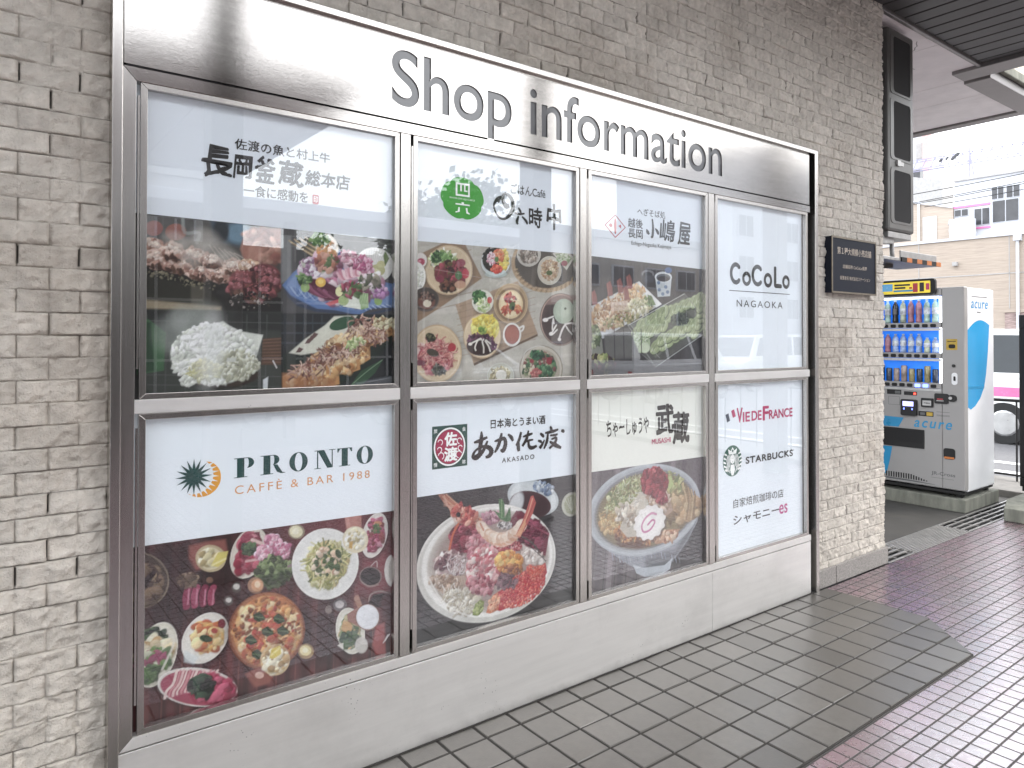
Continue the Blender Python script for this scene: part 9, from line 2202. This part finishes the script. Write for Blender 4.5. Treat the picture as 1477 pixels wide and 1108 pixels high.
fbox('lock',2.15,2.31,7.73,7.9,M['iron'],.06,.07); k_=fbox('lock_plate',2.05,2.34,6.78,7.44,M['vside'],.02,.13); fbox('keyhole',2.14,2.24,7.0,7.25,M['iron'],.05,.04,par=k_)
fbox('label_strip',4.96,5.74,6.09,6.36,M['iron'],.02,.02); fbox('label_print',5.0,5.3,6.13,6.3,M['vgrey'],.026,.02); fbox('price_display',4.12,4.8,6.09,6.29,M['iron'],.03,.02); fbox('price_digit',4.16,4.28,6.14,6.23,M['led'],.036,.01)
b=MB(); 
for q in (rect(-5.67,-5.05,5.49,5.505),rect(-5.67,-5.05,5.955,5.97),rect(-5.67,-5.655,5.505,5.955),rect(-5.065,-5.05,5.505,5.955)): b.prism(q,'x',FX-.006,FX-.001)
b.v=[(a,-u,v) for a,u,v in b.v]; b.build('outline_panel',M['vgrey'],vm)
rd=fbox('card_reader',4.09,4.94,4.93,5.85,M['iron'],.16,.1); fbox('screen',4.24,4.82,5.47,5.74,M['lcd'],.166,.02,par=rd); fbox('reader_light',4.72,4.78,5.27,5.37,M['ledb'],.166,.02,par=rd); fbox('reader_light',4.28,4.34,5.27,5.37,M['ledb'],.166,.02,par=rd)
bl=fbox('bill_slot',3.26,3.87,5.48,5.98,M['iron'],.10,.05); fbox('slot_plate',3.34,3.79,5.57,5.85,M['galv'],.108,.03,par=bl); fbox('slot_gap',3.4,3.72,5.69,5.73,M['black'],.114,.01,par=bl); fbox('stud',3.53,3.59,5.68,5.74,M['iron'],.12,.02,par=bl)
cs=fbox('coin_panel',2.5,3.19,5.72,6.28,M['iron'],.07,.08); fbox('coin_lobe',2.09,2.52,5.86,6.24,M['iron'],.072,.18,par=cs); fbox('lever',2.28,2.46,5.98,6.14,M['galv'],.12,.08,par=cs); fbox('coin_gap',2.75,3.05,5.94,6.0,M['red'],.076,.01,par=cs); fbox('coin_plate',2.72,3.08,5.86,5.9,M['galv'],.076,.01,par=cs)
fbox('guide_sticker',3.26,4.04,4.96,5.24,M['iron'],.006,.02); fbox('guide_print',3.3,3.62,5.0,5.2,M['yel'],.012,.02); fbox('guide_print',3.7,3.95,5.03,5.17,M['vgrey'],.012,.02)
b=MB()
for z in (5.03,5.08,5.25): b.prism(rect(-3.1,-2.45,z,z+.018),'x',FX-.006,FX-.001)
b.v=[(a,-u,v) for a,u,v in b.v]; b.build('small_print',M['vgrey'],vm)
flat([[(-8.5,4.85),(-4.83,4.79),(-5.0,4.45),(-5.12,4.24),(-8.5,4.2)]],fp(.006),'blue_swoosh',M['vteal'],vm); flat([[(-8.5,3.05),(-5.47,3.08),(-5.6,2.3),(-5.8,1.48),(-8.5,1.5)]],fp(.006),'blue_swoosh',M['vteal'],vm)
text('acure',(-4.27,-2.34,4.33,4.70),fp(.006),M['vteal'],vm,weight=.02,shear=.25,spacing=1.25)
sl=fbox('delivery_hatch',3.74,8.2,3.13,4.19,M['iron'],.05,.03); fbox('hatch_flap',3.82,8.1,3.42,4.1,M['mesh'],.062,.02,par=sl)
rc=fbox('coin_return',2.18,2.76,2.72,3.32,M['iron'],.03,.14); fbox('return_lip',2.22,2.72,2.75,2.86,M['org'],.04,.05,par=rc)
text('JR-Cross',(-3.39,-2.19,1.73,1.97),fp(.006),M['vgrey'],vm,weight=.012); flat([rect(-3.39,-2.25,1.62,1.635)],fp(.006),'rule_line',M['vgrey'],vm)
b=MB()
for k in range(34):
    y=3.6+k*.135; b.box(FX-.012,FX-.001,y,y+.07,1.34,1.34+min(.3,.05+.04*k))
b.build('vent_slots',M['black'],vm); flat([[(-8.5,1.31),(-4.6,1.31),(-3.2,1.24),(-3.2,1.225),(-8.5,1.225)]],fp(.006),'trim_line',M['vgrey'],vm)
sp=wallplane(Y0+.03-.006); arc=[(30.62,5.6),(30.62,9.7)]+[(30.62+3.1*t,9.7+.52*math.sin(math.pi*(t*.88+.06))+.36*t-.1) for t in [k/12 for k in range(13)]]+[(33.5,8.6),(33.25,7.4),(32.95,6.6),(32.4,6.0),(31.7,5.6),(31.1,5.42)]
flat([arc],sp,'blue_side_panel',M['vblue'],vm); flat([[(30.63,6.7),(32.97,6.62),(32.9,6.5),(30.63,6.56)]],wallplane(Y0+.03-.012),'panel_band',M['vteal'],vm)
text('acure',(31.19,33.53,10.95,11.34),sp,M['vtext'],vm,weight=.01,shear=.2,spacing=1.1); flat([rect(31.3,33.4,11.58,11.62),rect(32.0,32.5,10.72,10.78)],sp,'small_print',M['vgrey'],vm)
# ------------------------------------------------------------ tall cabinet and striped shelf in the recess mouth
cb=thing('tall_cabinet','tall narrow grey metal cabinet with three dark inset panels under the soffit','cabinet',(20.6,1.6,14))
MB().box(19.35,21.85,.62,2.4,14.0,22.95).build('case',M['cab'],cb,bevel=.12)
for z0,z1 in ((20.15,22.6),(17.25,19.75),(14.45,16.7)):
    f=MB(); O=rrect(19.55,21.65,z0-.1,z1+.1,.2); I=rrect(19.85,21.45,z0,z1,.16)
    n=len(O); f.add([(x,.6,z) for x,z in O]+[(x,.6,z) for x,z in I]+[(x,.68,z) for x,z in O]+[(x,.68,z) for x,z in I],[(k,(k+1)%n,n+(k+1)%n,n+k) for k in range(n)]+[(n+k,n+(k+1)%n,3*n+(k+1)%n,3*n+k) for k in range(n)]+[(k,2*n+k,2*n+(k+1)%n,(k+1)%n) for k in range(n)])
    f.build('panel_frame',M['cab'],cb); MB().prism(rrect(19.84,21.46,z0-.01,z1+.01,.16),'y',.612,.619).build('dark_panel',M['mesh'],cb)
b=MB(); b.box(20.05,20.75,.59,.618,16.95,17.12); b.box(20.1,20.4,.55,.59,16.9,17.15); b.build('latch',M['galv'],cb)
b=MB(); b.box(19.5,21.7,.7,2.2,13.72,13.99); b.build('base_tray',M['galv'],cb,bevel=.03); b=MB(); b.box(18.6,19.34,.9,1.3,15,15.5); b.box(18.02,18.6,.85,1.35,14.8,15.7); b.box(18.02,19.34,.9,1.3,20.5,21.0); b.build('wall_bracket',M['cab'],cb)
hg=MB(); hg.box(20.2,20.5,1.2,1.6,22.96,23.23); hg.box(20.9,21.2,1.2,1.6,22.96,23.23); hg.build('hanger',M['cab'],cb)
sf=thing('bracket_shelf','steel bracket shelf with an orange and black striped edge above the vending machine','shelf',(21,1.5,12.7))
b=MB(); b.box(18.03,24.5,.63,2.6,12.72,12.86); b.box(20.5,24.15,.63,.7,12.862,13.2); b.build('shelf_plate',M['galv'],sf,bevel=.02)
b=MB(); b.beam((18.03,1.0,13.52),(20.4,1.0,13.66),.28,.34); b.beam((20.46,1.0,13.72),(20.5,1.0,12.87),.16,.16); b.build('support_arm',M['galv'],sf,bevel=.03); b=MB(); b.beam((18.03,1.9,13.45),(20.4,1.9,13.5),.2,.3); b.beam((18.03,1.5,12.3),(21.5,1.5,12.65),.16,.2); b.build('lower_arm',M['concd'],sf)
for k in range(8):
    x=20.5+k*.5; MB().prism([(x,12.70),(x+.5,12.70),(x+.5,12.90),(x,12.90)],'y',.58,.628).build('edge_stripe',M['org'] if k%2 else M['black'],sf)
# ------------------------------------------------------------ block, notice case, fence
blk=tag(MB().prism([(30.0,-.12),(32.5,.55),(32.5,.02),(36.4,.02),(36.4,-4),(30.0,-4)][:2]+[(36.4,.55),(36.4,-4.2),(30.0,-4.2)],'z',-.056,.62).build('concrete_block',M['mossy'],bevel=.05),'mossy concrete block at the end of the tiles, under the black case','block')
nc=thing('notice_case','black framed notice case standing on the mossy concrete block','notice case',(35.8,-1.5,.62))
b=MB(); b.box(35.4,36.2,-4.0,.86,.9,1.4); b.box(35.4,36.2,-4.0,.86,9.9,10.65); b.box(35.4,36.2,.45,.86,1.4,9.9); b.box(35.4,36.2,-4.0,-3.5,1.4,9.9); b.build('case_frame',M['iron'],nc,bevel=.04)
MB().box(35.7,35.95,-3.49,.44,1.41,9.89).build('case_back',M['bgrey'],nc); b=MB(); b.box(35.6,36.0,.45,.8,.62,.9); b.box(35.6,36.0,-3.9,-3.5,.62,.9); b.build('case_leg',M['iron'],nc)
fe=thing('kerb_fence','low black iron railing along the kerb behind the vending machine','fence',(40.2,0,.34))
b=MB(); y=-44
while y<38: b.tube([(40.2,y,.34),(40.2,y,5.4)],.055,6); y+=1.55
b.build('baluster',M['iron'],fe); b=MB(); b.tube([(40.2,-44,.72),(40.2,38,.72)],.075,8); b.tube([(40.2,-44,5.4),(40.2,38,5.4)],.10,8); b.build('rail',M['iron'],fe)
# ------------------------------------------------------------ buildings across the street
tb=thing('tan_building','low tan tiled building across the street with a white parapet','building',(130,25,-.9)); TX=110
MB().box(TX,121.8,-30,70,-.9,24.5).build('wall',M['tan'],tb); MB().box(TX-.25,122,-30.2,70.2,24.52,24.95).build('coping',M['bwhite'],tb)
MB().box(TX-.2,TX-.02,-30,25.8,-.9,13.2).build('stone_base',M['brownst'],tb); MB().box(TX-.35,TX-.21,-30,25.9,13.22,13.7).build('base_trim',M['tan'],tb)
MB().box(TX-.2,TX-.02,28.5,70,-.9,12).build('stone_base',M['brownst'],tb)
b=MB(); b.box(TX-.06,TX-.01,-30,70,18.95,19.08); b.box(TX-.06,TX-.01,37.65,37.75,13.8,24.5); b.box(TX-.06,TX-.01,25.2,25.3,13.8,24.5); b.build('panel_joint',M['bgrey'],tb)
b=MB(); b.tube([(TX-.5,24.08,0),(TX-.5,24.08,24)],.22,8); b.box(TX-.9,TX-.1,23.6,24.5,23.6,24.5); b.build('downpipe',M['bwhite'],tb); b=MB(); b.box(TX-.7,TX-.02,32.0,32.6,20.6,21.2); b.box(TX-.7,TX-.02,39.3,39.9,21.5,22.4); b.build('vent_cap',M['bgrey'],tb)
for y in (-24,-12,0,12):
    w_=MB().box(TX-.5,TX-.22,y,y+8,2,10.5).build('window',M['bwhite'],tb); MB().box(TX-.56,TX-.51,y+.5,y+7.5,2.5,10).build('pane',M['wdark'],w_)
ub=thing('white_house','white upper house with dark windows standing behind the tan parapet','building',(128,30,24.5)); HX=122
MB().box(HX,140,15,37.1,24.5,36.0).build('wall',M['bwhite'],ub)
for y0,y1,z0,z1 in ((31.76,34.04,28.2,31.0),(29.75,31.5,32.1,34.1),(27.54,29.43,32.1,34.1),(27.7,31.39,28.3,31.9),(34.9,37.0,30.0,31.2),(34.9,37.0,27.6,29.6),(20,26,28,32),(18,25.8,33,35)):
    w_=MB().box(HX-.15,HX-.02,y0,y1,z0,z1).build('window',M['bwhite'],ub); b=MB(); 
    for q in range(2): yy=y0+(y1-y0)*q/2; b.box(HX-.2,HX-.16,yy+.07,yy+(y1-y0)/2-.07,z0+.08,z1-.08)
    b.build('pane',M['wdark'],w_)
MB().box(HX-.25,HX-.03,31.7,37.1,31.45,31.75).build('pink_trim',M['carpink'],ub); MB().box(HX-.2,HX-.03,31.7,34.1,27.6,27.9).build('pink_trim',M['carpink'],ub); MB().box(HX-.4,140,14.8,37.1,36.02,36.4).build('roof_edge',M['bgrey'],ub)
bb=thing('brick_annex','small tan brick annex with a white door beside the white house','building',(125,42,24.5))
MB().prism([(37.15,24.5),(60,24.5),(60,38),(37.15,31.6)],'x',HX-.3,136).build('wall',M['tan'],bb); b=MB(); b.beam((HX-.2,37.15,31.75),(HX-.2,60,38.15),.9,.35); b.build('roof_edge',M['bwhite'],bb); d_=MB().box(HX-.45,HX-.31,39.7,41.9,25.3,30.6).build('door',M['bwhite'],bb)
b=MB(); b.tube([(HX-.7,42.5,25),(HX-.7,42.5,34)],.2,8); b.build('downpipe',M['bwhite'],bb); b=MB(); b.tube([(HX-.4,37.3,29.0),(HX-1.4,37.3,29.2),(HX-1.7,37.3,28.6)],.15,6); b.build('outlet_pipe',M['bgrey'],bb)
ac=thing('air_conditioner','white air conditioner unit with a round fan grille on the tan roof','air conditioner',(119,35,24.95))
MB().box(118.6,120.6,33.3,36.6,25.5,29.2).build('case',M['bwhite'],ac,bevel=.1); b=MB(); b.add([(118.57,35.4+1.25*math.cos(a),27.4+1.25*math.sin(a)) for a in [k*math.pi/12 for k in range(24)]],[tuple(range(24))]); b.build('fan_grille',M['bgrey'],ac); b=MB(); b.add([(118.54,35.4+.5*math.cos(a),27.4+.5*math.sin(a)) for a in [k*math.pi/12 for k in range(24)]],[tuple(range(24))]); b.build('fan_hub',M['bwhite'],ac); b=MB(); b.box(118.8,120.4,33.6,33.9,24.96,25.5); b.box(118.8,120.4,36.0,36.3,24.96,25.5); b.build('foot',M['bgrey'],ac)
tr=thing('overhead_gantry','thin steel lattice gantry spanning the sky above the rooftops','gantry',(300,100,0)); b=MB(); ya,yb=150,50; n=30
tz=lambda y:82.75-(118.9-y)*.016; bz=lambda y:79.05-(118.9-y)*.0227
for dx in (0,4): b.beam((300+dx,ya,tz(ya)),(300+dx,yb,tz(yb)),.4); b.beam((300+dx,ya,bz(ya)),(300+dx,yb,bz(yb)),.45)
b.build('chord',M['truss'],tr); b=MB()
for k in range(n):
    y=ya+(yb-ya)*k/n; y2=ya+(yb-ya)*(k+1)/n; ym=(y+y2)/2; b.beam((300,y,bz(y)),(300,ym,tz(ym)),.3); b.beam((300,ym,tz(ym)),(300,y2,bz(y2)),.3)
b.build('lattice',M['truss'],tr); b=MB(); b.beam((300,99.4,84),(300,99.4,71.6),.6); b.beam((300,99.2,82),(300,97.6,71.3),.55); b.beam((300,97,71.5),(300,100.5,71.5),.3); b.build('dropper',M['truss'],tr); b=MB(); b.beam((299.5,105.5,80.2),(299.5,102.8,82.6),.9); b.beam((299.5,107.6,80.6),(299.5,106.6,81.8),.6); b.beam((299.5,110.0,80.4),(299.5,108.8,81.4),.6); b.build('insulator',M['wdark'],tr); b=MB(); b.beam((302,152,-.9),(302,152,84),2.2); b.beam((302,48,-.9),(302,48,84),2.2); b.build('mast',M['truss'],tr)
pk=thing('pink_tower','pale tower block with a pink corner far behind the gantry','building',(430,180,0)); MB().box(424,440,163.2,190,-.9,126).build('wall',M['bwhite'],pk); MB().box(420,423.9,163.2,166.6,-.9,130).build('pink_pier',M['bpink'],pk)
for z in (86,99,112.6): w_=MB().box(423.5,423.95,167,171.5,z,z+8.6).build('window',M['bgrey'],pk)
gr=thing('grey_roof_block','grey roofed block with rooftop units beyond the white house','building',(415,165,0)); MB().prism([(150,94),(175,101.5),(175,-.9),(150,-.9)],'x',404,418).build('wall',M['bgrey'],gr); MB().box(405,409,161.5,165,97.6,102).build('rooftop_unit',M['wdark'],gr)
cbs=[((90,40,28.6),(90,-10,31.4)),((92,40,27.7),(92,-10,31.2)),((92,40,27.55),(92,-10,30.85)),((96,31,28.0),(96,0,30.6))]
for i,(a,c) in enumerate(cbs):
    pts=[Vector(a).lerp(Vector(c),k/12)+Vector((0,0,-.5*math.sin(math.pi*k/12))) for k in range(13)]
    tag(MB().tube(pts,.05,5).build('overhead_cable',M['iron']),['topmost thin black cable crossing the sky above the tan parapet','upper strand of the pair of cables over the street','lower strand of the pair of cables over the street','short cable running down to the white house'][i],'cable','overhead cables across the street')
for y,lab in ((41.5,'concrete utility pole left of the tan building, carrying the cables'),(-11,'concrete utility pole right of the tan building, carrying the cables')):
    p=tag(MB().tube([(93,y,-.9),(93,y,36)],[.9,.6],12).build('utility_pole',M['bgrey']),lab,'utility pole','utility poles carrying the cables')
# ------------------------------------------------------------ vehicles
def vehicle(name,label,paint,loc,rz,kind='van',stripe=None,group='vehicles on the streets'):
    t=thing(name,label,'van' if kind=='van' else 'car',loc,group); ROOT[t.name]=Vector((0,0,0)); t.rotation_euler=(0,0,rz)
    Lh=13.5 if kind=='car' else 13.0; W=5.1
    prof=[(-Lh,2.0),(-Lh+.3,1.4),(Lh-.3,1.4),(Lh,2.1),(Lh,4.2),(Lh-.6,5.2),(Lh-5.2,5.9),(-Lh+.2,6.2),(-Lh,5.2)] if kind=='car' else [(-Lh,2.0),(-Lh+.3,1.4),(Lh-.3,1.4),(Lh,2.1),(Lh,4.6),(Lh-.5,5.6),(Lh-3.0,6.3),(-Lh+.1,6.3),(-Lh,5.6)]
    top=[(Lh-5.6,5.9),(Lh-9.6,8.9),(-Lh+6,9.1),(-Lh+1.4,6.2)] if kind=='car' else [(Lh-2.9,6.3),(Lh-6.0,10.9),(-Lh+.8,11.2),(-Lh+.1,6.3)]
    b=MB()
    secs=[(-W,.93),(-W+.25,1.0),(W-.25,1.0),(W,.93)]; n=len(prof); c=(0,3.8)
    for y,s in secs: b.v+=[(p[0]*(.5+.5*s) ,y,c[1]+(p[1]-c[1])*s) for p in prof]
    for i in range(3): b.f+=[(i*n+k,i*n+(k+1)%n,(i+1)*n+(k+1)%n,(i+1)*n+k) for k in range(n)]
    b.f+=[tuple(range(n)),tuple(range(3*n,4*n))]; body=b.build('body',paint,t,bevel=.12)
    b=MB(); n=len(top)
    for y,k,s in ((-W+.1,0,0),(-W+.9,1,0)): pass
    lo=[p for p in (top[0],top[3])]; b.add([(top[0][0],-W+.12,top[0][1]-.1),(top[1][0],-W+.85,top[1][1]),(top[2][0],-W+.85,top[2][1]),(top[3][0],-W+.12,top[3][1]-.1),(top[0][0],W-.12,top[0][1]-.1),(top[1][0],W-.85,top[1][1]),(top[2][0],W-.85,top[2][1]),(top[3][0],W-.12,top[3][1]-.1)],[(0,1,2,3),(4,5,6,7),(0,1,5,4),(1,2,6,5),(2,3,7,6),(0,3,7,4)])
    b.build('cabin',paint,t,bevel=.18)
    def quad(a,f0,f1,g0,g1,sgn):
        # side window between fractions along the cabin
        lo0=Vector((top[3][0],sgn*(W-.12),top[3][1]-.1)); lo1=Vector((top[0][0],sgn*(W-.12),top[0][1]-.1)); hi0=Vector((top[2][0],sgn*(W-.85),top[2][1])); hi1=Vector((top[1][0],sgn*(W-.85),top[1][1]))
        P=lambda f,g:(lo0.lerp(lo1,f)).lerp(hi0.lerp(hi1,f),g)+Vector((0,sgn*.04,.01)); q=MB().add([P(f0,g0),P(f1,g0),P(f1,g1),P(f0,g1)],[(0,1,2,3)]); return q.build('side_window',M['cglass'],t)
    for sg in (-1,1):
        for f0,f1 in ((.06,.34),(.37,.64),(.67,.93)): quad(t,f0,f1,.14,.88,sg)
        for x in (-Lh+4.6,Lh-4.6):
            wl=MB().tube([(x,sg*(W-1.2),2.0),(x,sg*(W+.03),2.0)],2.0,24).build('wheel',M['tyre'],t); MB().tube([(x,sg*(W+.035),2.0),(x,sg*(W+.09),2.0)],[1.25,1.1],18).build('rim',M['rim'],wl)
        MB().box(Lh-.25,Lh+.03,sg*3.6-.9,sg*3.6+.9,3.9,4.6).build('headlight',M['lampw'],t); MB().box(-Lh-.03,-Lh+.2,sg*4.2-.4,sg*4.2+.4,3.8,5.2).build('tail_light',M['lampr'],t)
        if stripe: MB().box(-Lh+.6,Lh-1.2,sg*(W+.02)-.02,sg*(W+.02)+.02,4.6,5.5).build('side_stripe',stripe,t)
    for a,c,nm in ((0,1,'windscreen'),(3,2,'rear_window')):
        A=Vector((top[a][0],0,top[a][1]-.1)); B=Vector((top[c][0],0,top[c][1])); d=(B-A).normalized(); nrm=Vector((d.z,0,-d.x))*(.05 if a==0 else -.05)
        q=MB().add([A.lerp(B,.12)+nrm+Vector((0,-W+.6,0)),A.lerp(B,.12)+nrm+Vector((0,W-.6,0)),A.lerp(B,.9)+nrm+Vector((0,W-1.1,0)),A.lerp(B,.9)+nrm+Vector((0,-W+1.1,0))],[(0,1,2,3)]); q.build(nm,M['cglass'],t)
    return t
vehicle('parked_van','white van with a pink side stripe standing beyond the kerb fence',M['carw'],(73.2,3.9,-.87),math.radians(-90),'van',M['carpink'])
vehicle('parked_van','plain white van in the street opposite, mirrored in the display glass',M['carw'],(82,-66,-.87),0,'van')
vehicle('parked_car','silver car in the street opposite, mirrored in the display glass',M['cars'],(36,-66,-.87),math.radians(180),'car')
vehicle('parked_car','dark car in the street opposite, mirrored in the display glass',M['card'],(58,-78,-.87),0,'car')
vehicle('parked_car','dark car waiting past the plaza roof opposite the board',M['card'],(4,-70,-.87),0,'car')
vehicle('parked_van','white van at the far end of the street opposite',M['carw'],(118,-72,-.87),math.radians(180),'van')
# ------------------------------------------------------------ what the glass mirrors across the square
sh=thing('bus_shelter','long white roofed bus shelter across the square','bus shelter',(-5,-57,0)); MB().box(-60,43,-62,-52,21.2,22.3).build('roof',M['bwhite'],sh,bevel=.1)
b=MB(); 
for x in (-52,-30,-8,14,36): b.box(x-.5,x+.5,-58,-57,-.9,21.18)
b.build('post',M['beam'],sh); MB().box(-60,43,-61.6,-61.3,2,19).build('back_panel',M['mesh'],sh)
b=MB()
for x in range(-58,43,5): b.box(x,x+.25,-61.25,-61.1,2,19)
for z in (7,13): b.box(-60,43,-61.1,-60.95,z,z+.25)
b.build('back_bar',M['bgrey'],sh)
def block(name,label,x0,x1,y0,y1,h,wm,fl,nx,face='N'):
    t=thing(name,label,'building',((x0+x1)/2,(y0+y1)/2,-.9),'buildings across the square'); MB().box(x0,x1,y0,y1,-.9,h).build('wall',wm,t); MB().box(x0-.8,x1+.8,y0-.8,y1+.8,h+.02,h+1.6).build('parapet',M['bgrey'],t)
    for f in range(fl):
        z0=4+(h-6)*f/fl; z1=z0+(h-6)/fl*.58
        for k in range(nx):
            a=x0+(x1-x0)*(k+.18)/nx; c=x0+(x1-x0)*(k+.82)/nx; w_=MB().box(a,c,y1+.03,y1+.4,z0,z1).build('window',M['bwhite'],t); MB().box(a+.4,(a+c)/2-.2,y1+.42,y1+.5,z0+.4,z1-.4).build('pane',M['wdark'],w_); MB().box((a+c)/2+.2,c-.4,y1+.42,y1+.5,z0+.4,z1-.4).build('pane',M['wdark'],w_)
    return t
block('office_block','long grey office block straight across the square behind the shelter',-70,20,-150,-112,36,M['bgrey'],3,9)
block('shop_building','low beige shop building across the square beside the tree',66,130,-128,-96,31,M['bbeige'],3,6)
block('tall_block','tall pale block at the far right end of the square',142,215,-135,-95,58,M['bwhite'],5,7)
block('corner_block','beige corner block down the street past the tan building',150,210,-70,-20,44,M['bbeige'],4,6)
rng=np.random.default_rng(11)
def tree(label,x,y,h,R,n,seed):
    g=np.random.default_rng(seed); t=thing('street_tree',label,'tree',(x,y,-.9),'trees across the square'); b=MB(); b.tube([(x,y,-.9),(x+.3,y,h*.3),(x-.2,y+.3,h*.55)],[.9,.7,.4],9)
    tips=[]
    for k in range(9):
        a=k*2.4; p0=Vector((x,y,h*(.3+.03*k))); e=Vector((x+R*.7*math.cos(a),y+R*.7*math.sin(a),h*(.5+.05*k))); b.tube([p0,p0.lerp(e,.5)+Vector((0,0,.8)),e],[.35,.22,.08],6); tips.append(e)
    b.build('trunk',M['bark'],t)
    cl=[Vector((x+R*.62*g.normal(),y+R*.62*g.normal(),h*.66+h*.16*g.normal())) for _ in range(34)]+tips; V=[];Fq=[]
    for i in range(n):
        c=cl[g.integers(len(cl))]; p=c+Vector(g.normal(0,R*.17,3)); u=Vector(g.normal(0,1,3)).normalized(); v=u.orthogonal(); s=.35+.35*g.random(); k=len(V); V+=[p-u*s,p+v*s*.5,p+u*s,p-v*s*.5]; Fq.append((k,k+1,k+2,k+3))
    m=MB(); m.v=[tuple(q) for q in V]; m.f=Fq; m.build('crown',M['leaf2'],t,fix=False)
tree('leafy street tree across the square, mirrored in the first two cells',38,-66,32,8,9000,1)
tree('smaller street tree beside the long grey office block',-20,-100,30,8,5000,2)
